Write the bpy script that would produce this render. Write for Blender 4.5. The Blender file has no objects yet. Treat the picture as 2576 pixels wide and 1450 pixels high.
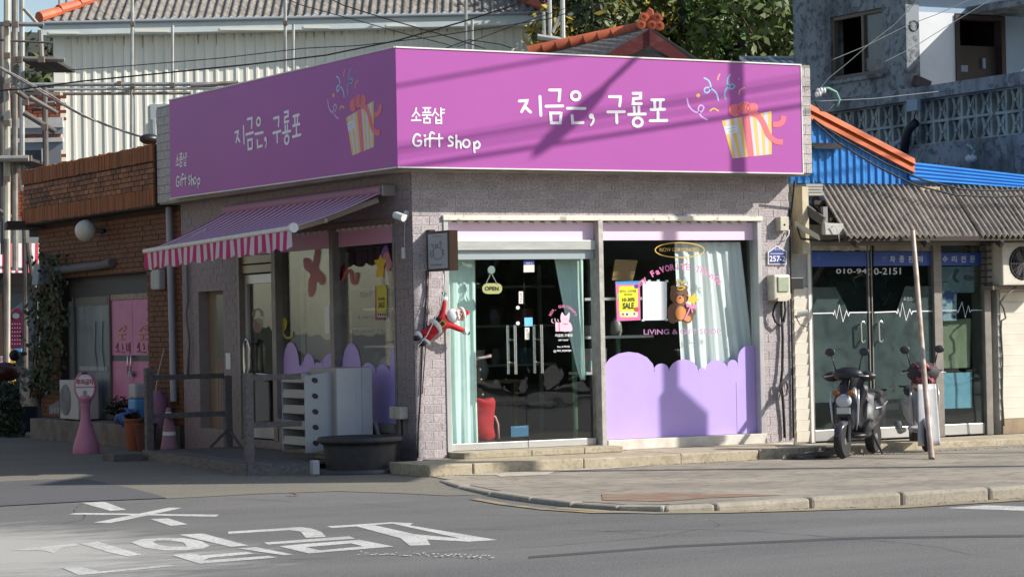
import bpy, bmesh, math, random
from mathutils import Vector, Matrix
from mathutils.geometry import tessellate_polygon
random.seed(7)
R = math.radians
SC = bpy.context.scene
COL = SC.collection

# ------------------------------------------------------------------ camera, sky, sun, exposure
F_PX, IMG_W, IMG_H = 6500.0, 2576.0, 1449.0
YAW, PITCH, ROLL = R(28.4), math.atan(97 / 6500), 0.02
EYE = Vector((-12.113, -24.608, 1.5))
_r0 = Vector((math.cos(YAW), -math.sin(YAW), 0))
_f0 = Vector((math.sin(YAW), math.cos(YAW), 0))
_z = Vector((0, 0, 1))
_fw = _f0 * math.cos(PITCH) + _z * math.sin(PITCH)
_up = -_f0 * math.sin(PITCH) + _z * math.cos(PITCH)
_rt = _r0 * math.cos(ROLL) - _up * math.sin(ROLL)
_u = _up * math.cos(ROLL) + _r0 * math.sin(ROLL)
cam_d = bpy.data.cameras.new('camera')
cam = bpy.data.objects.new('camera', cam_d)
COL.objects.link(cam)
cam_d.sensor_width = 36
cam_d.lens = 36 * F_PX / IMG_W
cam_d.clip_end = 800
m = Matrix((_rt, _u, -_fw)).transposed().to_4x4()
m.translation = EYE
cam.matrix_world = m
SC.camera = cam

SUN = Vector((1.3, -1.0, 1.07)).normalized()
SUN_EL = math.asin(SUN.z)
SUN_AZ = math.atan2(SUN.x, SUN.y)
W = bpy.data.worlds.new('World')
SC.world = W
W.use_nodes = True
wn = W.node_tree.nodes
bg = wn['Background']
sky = wn.new('ShaderNodeTexSky')
sky.sky_type = 'NISHITA'
sky.sun_disc = False
sky.sun_elevation = SUN_EL
sky.sun_rotation = SUN_AZ
W.node_tree.links.new(sky.outputs[0], bg.inputs[0])
bg.inputs[1].default_value = 0.11
sd = bpy.data.lights.new('sun', 'SUN')
sd.energy = 4.6
sd.angle = R(0.5)
sd.color = (1.0, 0.94, 0.86)
so = bpy.data.objects.new('sun', sd)
so.rotation_euler = SUN.to_track_quat('Z', 'Y').to_euler()
so.location = (20, -20, 30)
COL.objects.link(so)
SC.view_settings.view_transform = 'Standard'
SC.view_settings.look = 'None'
SC.view_settings.gamma = 1
SC.view_settings.exposure = 0.46
SC.view_settings.use_curve_mapping = False
SC.cycles.max_bounces = 8
SC.cycles.transparent_max_bounces = 16


# ------------------------------------------------------------------ surveying: sight lines met with real planes of the place
def sight(x, y):
    return _fw + _rt * ((x - 1288) / F_PX) + _u * ((725 - y) / F_PX)


def on_axis(x, y, ax, val):
    d = sight(x, y)
    return EYE + d * ((val - EYE[ax]) / d[ax])


def FR(x, y, v=0.0):            # plane parallel to the shop front
    return on_axis(x, y, 1, v)


def LW(x, y, v=0.0):            # plane parallel to the shop's side wall
    return on_axis(x, y, 0, v)


def GZ(x, y, z=0.0):            # level plane
    return on_axis(x, y, 2, z)


def BK(x, y, d):                # upright plane square to the line of view, d metres away
    s = sight(x, y)
    return EYE + s * (d / s.dot(_f0))


def lerp(a, b, t):
    return a + (b - a) * t


# ------------------------------------------------------------------ objects
WORLD = {}


def link(o, parent=None, world=None):
    COL.objects.link(o)
    WORLD[o.name] = world or Matrix.Identity(4)
    if parent:
        o.parent = parent
        o.matrix_parent_inverse = WORLD[parent.name].inverted()
    return o


def tag(o, label=None, cat=None, group=None, kind=None):
    if label: o['label'] = label
    if cat: o['category'] = cat
    if group: o['group'] = group
    if kind: o['kind'] = kind
    return o


def root(name, label, cat, loc=(0, 0, 0), group=None):
    o = bpy.data.objects.new(name, None)
    o.empty_display_size = 0.2
    o.location = loc
    link(o, None, Matrix.Translation(loc))
    return tag(o, label, cat, group)


class MB:
    def __init__(s):
        s.v, s.f, s.mi = [], [], []
        s.cur = 0

    def add(s, vs, fs):
        n = len(s.v)
        s.v += [tuple(v) for v in vs]
        s.f += [tuple(i + n for i in f) for f in fs]
        s.mi += [s.cur] * len(fs)
        return s

    def box(s, a, b):
        x0, y0, z0 = a
        x1, y1, z1 = b
        if x0 > x1: x0, x1 = x1, x0
        if y0 > y1: y0, y1 = y1, y0
        if z0 > z1: z0, z1 = z1, z0
        return s.add([(x0, y0, z0), (x1, y0, z0), (x1, y1, z0), (x0, y1, z0), (x0, y0, z1), (x1, y0, z1), (x1, y1, z1), (x0, y1, z1)],
                     [(0, 3, 2, 1), (4, 5, 6, 7), (0, 1, 5, 4), (1, 2, 6, 5), (2, 3, 7, 6), (3, 0, 4, 7)])

    def ob(s, c, a, b, d):      # box from centre and three half-axes
        c, a, b, d = Vector(c), Vector(a), Vector(b), Vector(d)
        if a.cross(b).dot(d) < 0: a = -a
        p = [c - a - b - d, c + a - b - d, c + a + b - d, c - a + b - d, c - a - b + d, c + a - b + d, c + a + b + d, c - a + b + d]
        return s.add(p, [(0, 3, 2, 1), (4, 5, 6, 7), (0, 1, 5, 4), (1, 2, 6, 5), (2, 3, 7, 6), (3, 0, 4, 7)])

    def bar(s, p, q, w, h=None, up=(0, 0, 1)):   # square bar between two points
        p, q = Vector(p), Vector(q)
        d = q - p
        n = d.normalized()
        u = Vector(up)
        if abs(n.dot(u)) > .98: u = Vector((0, 1, 0))
        a = n.cross(u).normalized()
        b = a.cross(n)
        return s.ob((p + q) / 2, d / 2, a * (w / 2), b * ((h or w) / 2))

    def tube(s, pts, r, n=8, caps=True):
        pts = [Vector(p) for p in pts]
        rr = r if isinstance(r, (list, tuple)) else [r] * len(pts)
        vs, fs = [], []
        u = None
        for i, p in enumerate(pts):
            t = (pts[min(i + 1, len(pts) - 1)] - pts[max(i - 1, 0)])
            if t.length < 1e-9: t = Vector((0, 0, 1))
            t.normalize()
            if u is None:
                u = t.orthogonal().normalized()
            else:
                u = u - t * u.dot(t)
                u = u.normalized() if u.length > 1e-6 else t.orthogonal().normalized()
            w = t.cross(u)
            for k in range(n):
                a = 2 * math.pi * k / n
                vs.append(p + (u * math.cos(a) + w * math.sin(a)) * rr[i])
        for i in range(len(pts) - 1):
            for k in range(n):
                k2 = (k + 1) % n
                fs.append((i * n + k, i * n + k2, (i + 1) * n + k2, (i + 1) * n + k))
        if caps:
            fs.append(tuple(range(n - 1, -1, -1)))
            fs.append(tuple((len(pts) - 1) * n + k for k in range(n)))
        return s.add(vs, fs)

    def lathe(s, c, prof, n=24, ax=(0, 0, 1), sx=1, sy=1):
        c = Vector(c)
        ax = Vector(ax).normalized()
        u = Vector((1, 0, 0)) if abs(ax.z) > .9 else ax.cross(Vector((0, 0, 1))).normalized()
        w = ax.cross(u)
        vs, fs = [], []
        for r, h in prof:
            for k in range(n):
                a = 2 * math.pi * k / n
                vs.append(c + ax * h + (u * math.cos(a) * sx + w * math.sin(a) * sy) * max(r, 1e-4))
        for i in range(len(prof) - 1):
            for k in range(n):
                k2 = (k + 1) % n
                fs.append((i * n + k, i * n + k2, (i + 1) * n + k2, (i + 1) * n + k))
        fs.append(tuple(range(n - 1, -1, -1)))
        fs.append(tuple((len(prof) - 1) * n + k for k in range(n)))
        return s.add(vs, fs)

    def ball(s, c, r, n=16, m=10, sc=(1, 1, 1), axes=None):
        c = Vector(c)
        ax = axes or (Vector((1, 0, 0)), Vector((0, 1, 0)), Vector((0, 0, 1)))
        vs, fs = [], []
        for i in range(m + 1):
            t = math.pi * i / m
            for k in range(n):
                a = 2 * math.pi * k / n
                l = (math.sin(t) * math.cos(a) * r * sc[0], math.sin(t) * math.sin(a) * r * sc[1], -math.cos(t) * r * sc[2])
                vs.append(c + ax[0] * l[0] + ax[1] * l[1] + ax[2] * l[2])
        for i in range(m):
            for k in range(n):
                k2 = (k + 1) % n
                fs.append((i * n + k, i * n + k2, (i + 1) * n + k2, (i + 1) * n + k))
        return s.add(vs, fs)

    def prism(s, pts, vec):     # closed polygon (any plane, may be concave) pushed along vec
        pts = [Vector(p) for p in pts]
        vec = Vector(vec)
        n = len(pts)
        nrm = Vector((0, 0, 0))
        for i in range(n):
            nrm += pts[i].cross(pts[(i + 1) % n])
        if nrm.dot(vec) > 0: pts = pts[::-1]
        tri = tessellate_polygon([pts])
        want = -vec
        fs = []
        for t in tri:
            a, b, c = t
            if (pts[b] - pts[a]).cross(pts[c] - pts[a]).dot(want) < 0: a, c = c, a
            fs.append((a, b, c))
            fs.append((a + n, c + n, b + n))
        for i in range(n):
            j = (i + 1) % n
            fs.append((i, i + n, j + n, j))
        return s.add(pts + [p + vec for p in pts], fs)

    def quad(s, *p):
        return s.add(p, [tuple(range(len(p)))])

    def grid(s, fn, nu, nv):
        vs = [fn(i / nu, j / nv) for j in range(nv + 1) for i in range(nu + 1)]
        fs = [(j * (nu + 1) + i, j * (nu + 1) + i + 1, (j + 1) * (nu + 1) + i + 1, (j + 1) * (nu + 1) + i) for j in range(nv) for i in range(nu)]
        return s.add(vs, fs)

    def build(s, name, mat, parent=None, smooth=False, bevel=0, label=None, kind=None, solid=0):
        me = bpy.data.meshes.new(name)
        vs = s.v
        loc = None
        if parent is None and kind != 'structure' and vs:
            xs = [v[0] for v in vs]; ys = [v[1] for v in vs]; zs = [v[2] for v in vs]
            loc = Vector(((min(xs) + max(xs)) / 2, (min(ys) + max(ys)) / 2, min(zs)))
            vs = [(v[0] - loc.x, v[1] - loc.y, v[2] - loc.z) for v in vs]
        me.from_pydata(vs, [], s.f)
        mats = mat if isinstance(mat, (list, tuple)) else [mat]
        for mm in mats: me.materials.append(mm)
        if len(mats) > 1: me.polygons.foreach_set('material_index', s.mi)
        if smooth: me.polygons.foreach_set('use_smooth', [True] * len(me.polygons))
        o = bpy.data.objects.new(name, me)
        if loc is not None: o.location = loc
        link(o, parent, Matrix.Translation(loc) if loc is not None else None)
        if smooth == 'auto':
            try: me.set_sharp_from_angle(angle=R(35))
            except Exception: pass
        if solid:
            md = o.modifiers.new('solid', 'SOLIDIFY'); md.thickness = solid; md.offset = 0
        if bevel:
            md = o.modifiers.new('bevel', 'BEVEL'); md.width = bevel; md.segments = 2; md.limit_method = 'ANGLE'; md.angle_limit = R(40)
        if label: o['label'] = label
        if kind: o['kind'] = kind
        return o


def piece(name, mesh, parent, loc, rot=None, scale=None, kind=None):
    o = bpy.data.objects.new(name, mesh)
    o.location = loc
    if rot: o.rotation_euler = rot
    if scale: o.scale = scale
    return link(o, parent)


def copy_tree(src, parent=None, delta=None):
    c = src.copy()
    COL.objects.link(c)
    if parent:
        c.parent = parent
    elif delta is not None:
        c.location = src.location + Vector(delta)
    for ch in src.children: copy_tree(ch, c)
    return c


# ------------------------------------------------------------------ materials
MATS = {}


def _n(nt, t, **kw):
    n = nt.nodes.new(t)
    for k, v in kw.items(): setattr(n, k, v)
    return n


def M(name, c, r=.6, c2=None, s=6., lo=.35, hi=.65, c3=None, s3=40., amt3=.5, bump=0., bs=60., metal=0., spec=.5, stretch=None, rnd=0., emit=None, coat=0., sub=0.):
    """principled surface; colour c mottled with c2 (noise scale s) and specked with c3"""
    if name in MATS: return MATS[name]
    mt = bpy.data.materials.new(name)
    mt.use_nodes = True
    nt = mt.node_tree
    b = nt.nodes['Principled BSDF']
    b.inputs['Base Color'].default_value = (*c, 1)
    b.inputs['Roughness'].default_value = r
    b.inputs['Metallic'].default_value = metal
    b.inputs['Specular IOR Level'].default_value = spec
    if coat: b.inputs['Coat Weight'].default_value = coat
    L = nt.links.new
    geo = _n(nt, 'ShaderNodeNewGeometry')
    pos = geo.outputs['Position']
    if stretch:
        mp = _n(nt, 'ShaderNodeMapping')
        mp.inputs['Scale'].default_value = stretch
        L(pos, mp.inputs[0])
        pos2 = mp.outputs[0]
    else:
        pos2 = pos
    last = None

    def mix(fac, a, bcol):
        x = _n(nt, 'ShaderNodeMix', data_type='RGBA')
        L(fac, x.inputs[0])
        if isinstance(a, tuple): x.inputs[6].default_value = (*a, 1)
        else: L(a, x.inputs[6])
        if isinstance(bcol, tuple): x.inputs[7].default_value = (*bcol, 1)
        else: L(bcol, x.inputs[7])
        return x.outputs[2]

    def noise(p, sc, det, a, z):
        nz = _n(nt, 'ShaderNodeTexNoise')
        nz.inputs['Scale'].default_value = sc
        nz.inputs['Detail'].default_value = det
        nz.inputs['Roughness'].default_value = .62
        L(p, nz.inputs['Vector'])
        mr = _n(nt, 'ShaderNodeMapRange')
        mr.inputs[1].default_value = a
        mr.inputs[2].default_value = z
        L(nz.outputs[0], mr.inputs[0])
        return mr.outputs[0]

    if c2: last = mix(noise(pos2, s, 5, lo, hi), c, c2)
    if c3:
        f = noise(pos, s3, 3, .52, .60)
        mm = _n(nt, 'ShaderNodeMath', operation='MULTIPLY')
        mm.inputs[1].default_value = amt3
        L(f, mm.inputs[0])
        last = mix(mm.outputs[0], last or c, c3)
    if rnd:
        oi = _n(nt, 'ShaderNodeObjectInfo')
        hs = _n(nt, 'ShaderNodeHueSaturation')
        mr = _n(nt, 'ShaderNodeMapRange')
        mr.inputs[3].default_value = 1 - rnd
        mr.inputs[4].default_value = 1 + rnd
        L(oi.outputs['Random'], mr.inputs[0])
        L(mr.outputs[0], hs.inputs['Value'])
        if last is None: hs.inputs['Color'].default_value = (*c, 1)
        else: L(last, hs.inputs['Color'])
        last = hs.outputs[0]
    if last is not None: L(last, b.inputs['Base Color'])
    if bump:
        nz = _n(nt, 'ShaderNodeTexNoise')
        nz.inputs['Scale'].default_value = bs
        nz.inputs['Detail'].default_value = 4
        L(pos, nz.inputs['Vector'])
        bp = _n(nt, 'ShaderNodeBump')
        bp.inputs['Strength'].default_value = bump
        bp.inputs['Distance'].default_value = .01
        L(nz.outputs[0], bp.inputs['Height'])
        L(bp.outputs[0], b.inputs['Normal'])
    if emit:
        b.inputs['Emission Color'].default_value = (*c, 1)
        b.inputs['Emission Strength'].default_value = emit
    MATS[name] = mt
    return mt


def srgb(r, g, b):
    f = lambda c: ((c / 255 + .055) / 1.055) ** 2.4 if c > 10 else c / 255 / 12.92
    return (f(r), f(g), f(b))


def glass_mat(name, tint, refl=1.0, rough=0.0):
    mt = bpy.data.materials.new(name)
    mt.use_nodes = True
    nt = mt.node_tree
    nt.nodes.clear()
    out = _n(nt, 'ShaderNodeOutputMaterial')
    tr = _n(nt, 'ShaderNodeBsdfTransparent')
    tr.inputs[0].default_value = (*tint, 1)
    gl = _n(nt, 'ShaderNodeBsdfGlossy')
    gl.inputs['Roughness'].default_value = rough
    lw = _n(nt, 'ShaderNodeLayerWeight')
    lw.inputs[0].default_value = .5
    fr = _n(nt, 'ShaderNodeMath', operation='POWER')
    fr.inputs[1].default_value = 5
    nt.links.new(lw.outputs['Facing'], fr.inputs[0])
    mu = _n(nt, 'ShaderNodeMath', operation='MULTIPLY_ADD')
    mu.inputs[1].default_value = .9
    mu.inputs[2].default_value = .065 * refl
    mx = _n(nt, 'ShaderNodeMixShader')
    # faint waviness of old float glass
    geo = _n(nt, 'ShaderNodeNewGeometry')
    nz = _n(nt, 'ShaderNodeTexNoise')
    nz.inputs['Scale'].default_value = 1.3
    bp = _n(nt, 'ShaderNodeBump')
    bp.inputs['Strength'].default_value = .05
    bp.inputs['Distance'].default_value = .05
    L = nt.links.new
    L(geo.outputs['Position'], nz.inputs['Vector'])
    L(nz.outputs[0], bp.inputs['Height'])
    L(bp.outputs[0], gl.inputs['Normal'])
    L(fr.outputs[0], mu.inputs[0])
    L(mu.outputs[0], mx.inputs[0])
    L(tr.outputs[0], mx.inputs[1])
    L(gl.outputs[0], mx.inputs[2])
    L(mx.outputs[0], out.inputs[0])
    MATS[name] = mt
    return mt


def film_mat(name, c, alpha=.7):       # printed / translucent vinyl film on glass
    mt = M(name, c, .5)
    mt.node_tree.nodes['Principled BSDF'].inputs['Alpha'].default_value = alpha
    return mt


GLASS = glass_mat('window_glass', (.955, .975, .97))
GLASS_D = glass_mat('dark_door_glass', (.94, .97, .965))
TILE = M('terrazzo_tile', (.48, .43, .43), .6, (.385, .345, .355), 30, .4, .6, (.17, .135, .155), 62, .85, bump=.12, bs=120, rnd=.11)
GROUT = M('cream_grout', (.62, .56, .48), .8, (.46, .40, .36), 3)
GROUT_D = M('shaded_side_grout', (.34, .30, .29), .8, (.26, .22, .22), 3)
PURPLE = M('magenta_sign_vinyl', (.43, .098, .385), .45, (.395, .092, .36), .9, .3, .7, spec=.3)
WHITE_ST = M('white_lettering', (.86, .86, .88), .5)
WHITE_P = M('white_paint', (.78, .77, .74), .5, (.66, .64, .58), 5)
PEEL = M('peeling_white_paint', (.72, .69, .60), .7, (.42, .38, .30), 9, .56, .62, bump=.3, bs=30)
ALU = M('aluminium', (.62, .62, .60), .38, (.54, .54, .52), 3, metal=.55)
ALU_D = M('dark_aluminium', (.20, .18, .165), .5, (.27, .25, .22), 6, metal=.3)
STEEL = M('brushed_steel', (.72, .72, .70), .25, metal=1.0)
PINK = M('pink_film', (.84, .62, .77), .5)
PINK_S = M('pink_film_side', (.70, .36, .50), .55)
LAV = M('lavender_film', (.52, .385, .80), .55, (.47, .345, .76), 1.4, .35, .7)
MINT = M('mint_curtain', (.74, .93, .87), .9, (.68, .89, .83), 6)
WHITE_C = M('pale_curtain', (.86, .92, .90), .9)
CONC = M('step_concrete', (.46, .40, .29), .85, (.34, .29, .20), 4, .35, .7, (.22, .18, .12), 22, .5, bump=.3, bs=40)
CONC_W = M('white_sill', (.68, .66, .60), .7, (.54, .50, .42), 6, bump=.2)
PAVE = M('pavement_concrete', (.34, .30, .235), .9, (.20, .18, .145), .9, .38, .68, (.17, .152, .125), 5, .6, bump=.25, bs=60)
KERB = M('kerb_granite', (.36, .325, .26), .9, (.25, .225, .18), 4, .35, .7, (.20, .18, .15), 30, .5, bump=.3, rnd=.1)
PAINT = M('road_paint', (.56, .56, .52), .9, (.34, .34, .32), 1.6, .46, .74, (.19, .19, .185), 34, .6)
YELLOW_P = M('yellow_road_paint', (.40, .29, .12), .9, (.20, .18, .14), 2.5, .36, .58)
WOOD_G = M('weathered_timber', (.17, .155, .15), .85, (.10, .09, .09), 5, stretch=(6, 1.2, 6), bump=.3, rnd=.15)
BLACK = M('black_plastic', (.018, .018, .02), .4)
RUBBER = M('black_rubber', (.025, .024, .026), .55, (.04, .04, .042), 12)
GREYP = M('grey_plastic', (.10, .105, .115), .5)
BEIGE = M('beige_plastic', (.60, .56, .45), .5, (.5, .46, .36), 10)
WHITE_PL = M('white_plastic', (.70, .71, .70), .4)
ACW = M('outdoor_unit_skylit_paint', (.55, .56, .56), .45, (.48, .49, .49), 2)  # paler copy: sky light on the near face put into the colour
ACT = M('outdoor_unit_shaded_paint', (.36, .335, .30), .6)  # darker copy: shade on the street face put into the colour
RED = M('red_cloth', (.55, .012, .02), .75, (.42, .01, .015), 20)
RED_D = M('crimson_fabric', (.60, .02, .16), .8)
STRIPE_W = M('awning_white_stripe', (.62, .56, .60), .8)
STRIPE_P = M('awning_magenta_stripe', (.42, .03, .20), .8)
BLUE_M = M('blue_steel_sheet', (.03, .25, .66), .4, (.025, .20, .56), 2, spec=.5)
ORANGE = M('orange_ridge_cap', (.50, .085, .004), .55, (.40, .07, .004), 4, spec=.3)
ASB = M('asbestos_sheet', (.235, .20, .165), .92, (.11, .10, .09), 5, .35, .68, (.40, .37, .30), 45, .45, bump=.4, bs=60, stretch=(3, 1, 1))
ASB2 = M('old_roof_sheet', (.24, .22, .19), .92, (.11, .10, .085), 2.2, .35, .68, (.36, .34, .29), 11, .5, stretch=(2, 2, 1))
SIDE = M('cream_siding', (.74, .70, .60), .6, (.66, .62, .52), 3)
MOSSY = M('mossy_concrete', (.25, .275, .295), .9, (.08, .088, .094), 1.3, .45, .66, (.035, .04, .045), 9, .6, bump=.3, bs=20, stretch=(1.5, 1.5, .8))
BLUEW = M('shade_blue_render', (.32, .42, .53), .9, (.27, .36, .46), 1.5, (.4), .7)  # bluish shade on the white recessed wall, put into its colour
DARKW = M('dark_interior', (.03, .032, .035), .8)
BRICK = M('brown_brick', (.26, .098, .036), .75, (.15, .058, .026), 6, .35, .7, (.36, .17, .07), 25, .4, bump=.3, rnd=.5)
SOLDIER = M('rust_brown_brick', (.34, .115, .030), .8, (.21, .07, .02), 9, stretch=(6, 6, .8), bump=.3, rnd=.22)
MORTAR = M('dark_mortar', (.05, .032, .026), .9)
BRICK_R = M('red_brick', (.36, .10, .05), .8, (.22, .06, .035), 3)
MORTAR_L = M('pale_mortar', (.40, .33, .27), .9)
PIPE_G = M('galvanised_tube', (.42, .43, .41), .5, (.30, .30, .28), 5, metal=.35, rnd=.15)
RUST = M('rusty_tube', (.22, .15, .12), .7, (.34, .30, .26), 4)
SHEET = M('cream_profiled_sheet', (.82, .80, .69), .5, (.74, .73, .63), .8, stretch=(3, 3, .4), spec=.35)
FASCIA = M('pale_fascia', (.58, .64, .62), .55, (.50, .56, .55), 2)
TILE_O = M('orange_roof_tile', (.62, .15, .06), .6, (.46, .10, .045), 3, rnd=.12)
TILE_G = M('grey_slate', (.16, .15, .15), .85, (.08, .078, .08), 8, stretch=(3, 3, 1))
MAROON = M('maroon_bargeboard', (.21, .042, .038), .7, (.30, .14, .10), 3, .5, .75, stretch=(1, 1, 3))
PLINK = M('pink_plastic', (.56, .22, .34), .55, (.48, .19, .30), 5)
WIRE = M('black_cable', (.012, .012, .014), .6)
WIRE_W = M('pale_cable', (.6, .6, .58), .5)
NAVY = M('navy_film', (.035, .06, .25), .5)
SKIN = M('peach_face', (.75, .38, .26), .6)
FLUFF = M('white_fleece', (.82, .82, .82), .95, bump=.4, bs=90)
GREEN_G = M('green_glove', (.02, .20, .07), .7)
GOLD = M('gold_print', (.70, .46, .09), .5)
BOARD = M('notice_brown', (.42, .27, .12), .7)
TERRA = M('terracotta', (.30, .09, .04), .8)
BLUE_P = M('blue_plastic', (.10, .30, .55), .5)
LEAF_D = M('dark_leaf', (.030, .052, .014), .65, (.014, .026, .009), 3, rnd=.2)
BARK = M('bark', (.07, .05, .035), .9, (.03, .022, .017), 8)
SOLAR = M('solar_cell', (.015, .02, .05), .15)


# ------------------------------------------------------------------ ground, road, kerb, pavement
def tz(x, y):                   # the carriageway lies 0.1 m below the forecourt
    return -(.03 + .07 * min(1.0, max(0.0, (x + 1.3) / 2.5))) * min(1.0, max(0.0, (-1.6 - y) / 2.6))


def GT(px, py):
    z = 0.0
    for _ in range(12):
        p = GZ(px, py, z)
        z = tz(p.x, p.y)
    return p


def asphalt(name, base, var, grain, dust=False):
    mt = M(name, base, .92, var, .55, .36, .64, grain, 70, .9, bump=.6, bs=110, stretch=(.45, 1.5, 1))
    if dust:
        nt = mt.node_tree
        b = nt.nodes['Principled BSDF']
        L = nt.links.new
        src = b.inputs['Base Color'].links[0].from_socket
        geo = _n(nt, 'ShaderNodeNewGeometry')
        # cement dust spilled on the junction: a patch with its own ragged outline
        sub = _n(nt, 'ShaderNodeVectorMath', operation='SUBTRACT')
        sub.inputs[1].default_value = (-6.75, -6.55, 0)
        L(geo.outputs['Position'], sub.inputs[0])
        mp = _n(nt, 'ShaderNodeMapping')
        mp.inputs['Rotation'].default_value = (0, 0, R(28.4))
        mp.inputs['Scale'].default_value = (1 / 1.9, 1 / 3.2, 0)
        L(sub.outputs[0], mp.inputs[0])
        ln = _n(nt, 'ShaderNodeVectorMath', operation='LENGTH')
        L(mp.outputs[0], ln.inputs[0])
        nz = _n(nt, 'ShaderNodeTexNoise')
        nz.inputs['Scale'].default_value = 2.2
        nz.inputs['Detail'].default_value = 8
        nz.inputs['Roughness'].default_value = .7
        mp2 = _n(nt, 'ShaderNodeMapping')
        mp2.inputs['Rotation'].default_value = (0, 0, R(28.4))
        mp2.inputs['Scale'].default_value = (.6, 1.5, 1)
        L(geo.outputs['Position'], mp2.inputs[0])
        L(mp2.outputs[0], nz.inputs['Vector'])
        ad = _n(nt, 'ShaderNodeMath', operation='MULTIPLY_ADD')
        ad.inputs[1].default_value = 1.5
        L(nz.outputs[0], ad.inputs[0])
        L(ln.outputs['Value'], ad.inputs[2])
        mr = _n(nt, 'ShaderNodeMapRange')
        mr.inputs[1].default_value = 1.75
        mr.inputs[2].default_value = 1.15
        mr.inputs[3].default_value = 0
        mr.inputs[4].default_value = .75
        L(ad.outputs[0], mr.inputs[0])
        mx = _n(nt, 'ShaderNodeMix', data_type='RGBA')
        L(mr.outputs[0], mx.inputs[0])
        L(src, mx.inputs[6])
        mx.inputs[7].default_value = (.46, .45, .41, 1)
        L(mx.outputs[2], b.inputs['Base Color'])
    return mt


ASPH = asphalt('road_asphalt', (.15, .147, .138), (.10, .099, .097), (.205, .20, .185), True)
ASPH_D = asphalt('fresh_asphalt_patch', (.10, .10, .105), (.085, .085, .09), (.13, .13, .13))
ASPH_L = asphalt('rough_old_asphalt', (.18, .165, .13), (.14, .13, .105), (.27, .25, .20))

g = MB()
xs = [-500, -40, -10, -1.3, 1.2, 20, 60, 500]
ys = [-500, -60, -20, -8, -4.2, -1.6, 0, 3, 20, 100, 700]
g.add([(x, y, tz(x, y)) for y in ys for x in xs],
      [(j * 8 + i, j * 8 + i + 1, (j + 1) * 8 + i + 1, (j + 1) * 8 + i) for j in range(len(ys) - 1) for i in range(7)])
g.build('road', ASPH, kind='structure')


def decal(name, polys, mat, lift, parent=None, kind=None, flat=False):
    bm = bmesh.new()
    for k, poly in enumerate(polys):
        vs = [bm.verts.new((p.x, p.y, k * .00025)) for p in poly]
        tri = tessellate_polygon([[v.co for v in vs]])
        for t in tri:
            try: bm.faces.new([vs[i] for i in t])
            except ValueError: pass
    for co, no in (((0, -1.6, 0), (0, 1, 0)), ((0, -4.2, 0), (0, 1, 0)), ((-1.3, 0, 0), (1, 0, 0)), ((1.2, 0, 0), (1, 0, 0))):
        bmesh.ops.bisect_plane(bm, geom=bm.verts[:] + bm.edges[:] + bm.faces[:], plane_co=co, plane_no=no)
    for v in bm.verts: v.co.z += (0 if flat else tz(v.co.x, v.co.y)) + lift
    for f in bm.faces:
        f.normal_update()
        if f.normal.z < 0: f.normal_flip()
    me = bpy.data.meshes.new(name)
    bm.to_mesh(me); bm.free()
    me.materials.append(mat)
    o = link(bpy.data.objects.new(name, me), parent)
    return tag(o, None, None, None, kind)


def px(pts):
    return [GT(x, y) for x, y in pts]


decal('forecourt', [px([(-140, 1180), (-140, 1214), (0, 1212), (120, 1206), (220, 1205), (330, 1228), (420, 1254), (640, 1242), (850, 1235), (1000, 1240), (1120, 1246), (1250, 1246), (1330, 1254), (1500, 1230), (1700, 1180), (1300, 1150), (1000, 1120), (400, 1085), (-140, 1085)])],
      ASPH_L, .004, kind='structure')
decal('asphalt_patch', [px([(-140, 1216), (0, 1211), (120, 1206), (225, 1207), (330, 1228), (420, 1253), (200, 1262), (0, 1273), (-140, 1280)])],
      ASPH_D, .008, kind='structure')

# pavement slab with granite kerb stones
KY = -6.6
edge = [Vector((x, KY, 0)) for x in (30, 12, 6, 3.4, 2.3, 1.2, .3, -.5)] + [Vector(p) for p in ((-.95, -6.52, 0), (-1.22, -6.2, 0), (-1.32, -5.6, 0), (-1.28, -4.8, 0), (-1.15, -3.8, 0), (-.95, -2.8, 0), (-.7, -1.9, 0))]
pv = MB()
inner = [p + Vector((0.0 if p.y < -6.55 else .14, .15 if p.y < -6.5 else .03, 0)) for p in edge]
pv.add([(p.x, p.y, .0) for p in inner] + [(-.42, -1.18, .0), (-.4, .3, 0.0), (30, .3, 0.0)], [])
pts2 = [Vector(v) for v in pv.v]
pv.v, pv.f, pv.mi = [], [], []
pv.prism([p + Vector((0, 0, .012)) for p in pts2], (0, 0, -.3))
pv.build('pavement', PAVE, kind='structure')
kb = bpy.data.objects.new('kerb', None)
link(kb); tag(kb, kind='structure')
segs = []
stops = [-.5 + .95 * i for i in range(13)]
for a, b in zip(stops[:-1], stops[1:]): segs.append((Vector((a, KY, 0)), Vector((b, KY, 0))))
cur = edge[7:]
for a, b in zip(cur[:-1], cur[1:]): segs.append((b, a))
for i, (a, b) in enumerate(segs):
    d = (b - a); n = d.normalized(); w = Vector((-n.y, n.x, 0))
    if w.dot(Vector((1, 1, 0))) < 0: w = -w
    mid = (a + b) / 2
    zz = .014 + random.uniform(-.008, .006)
    k = MB()
    k.ob(mid + w * .075 + Vector((0, 0, zz - .15)), d / 2 - n * .007, w * (.075 + random.uniform(0, .004)), Vector((0, 0, .15)))
    k.build('kerb_stone', KERB, kb, bevel=.028)
k = MB().box((12, KY, -.3), (30, KY + .15, .016)).build('kerb_stone', KERB, kb)
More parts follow.
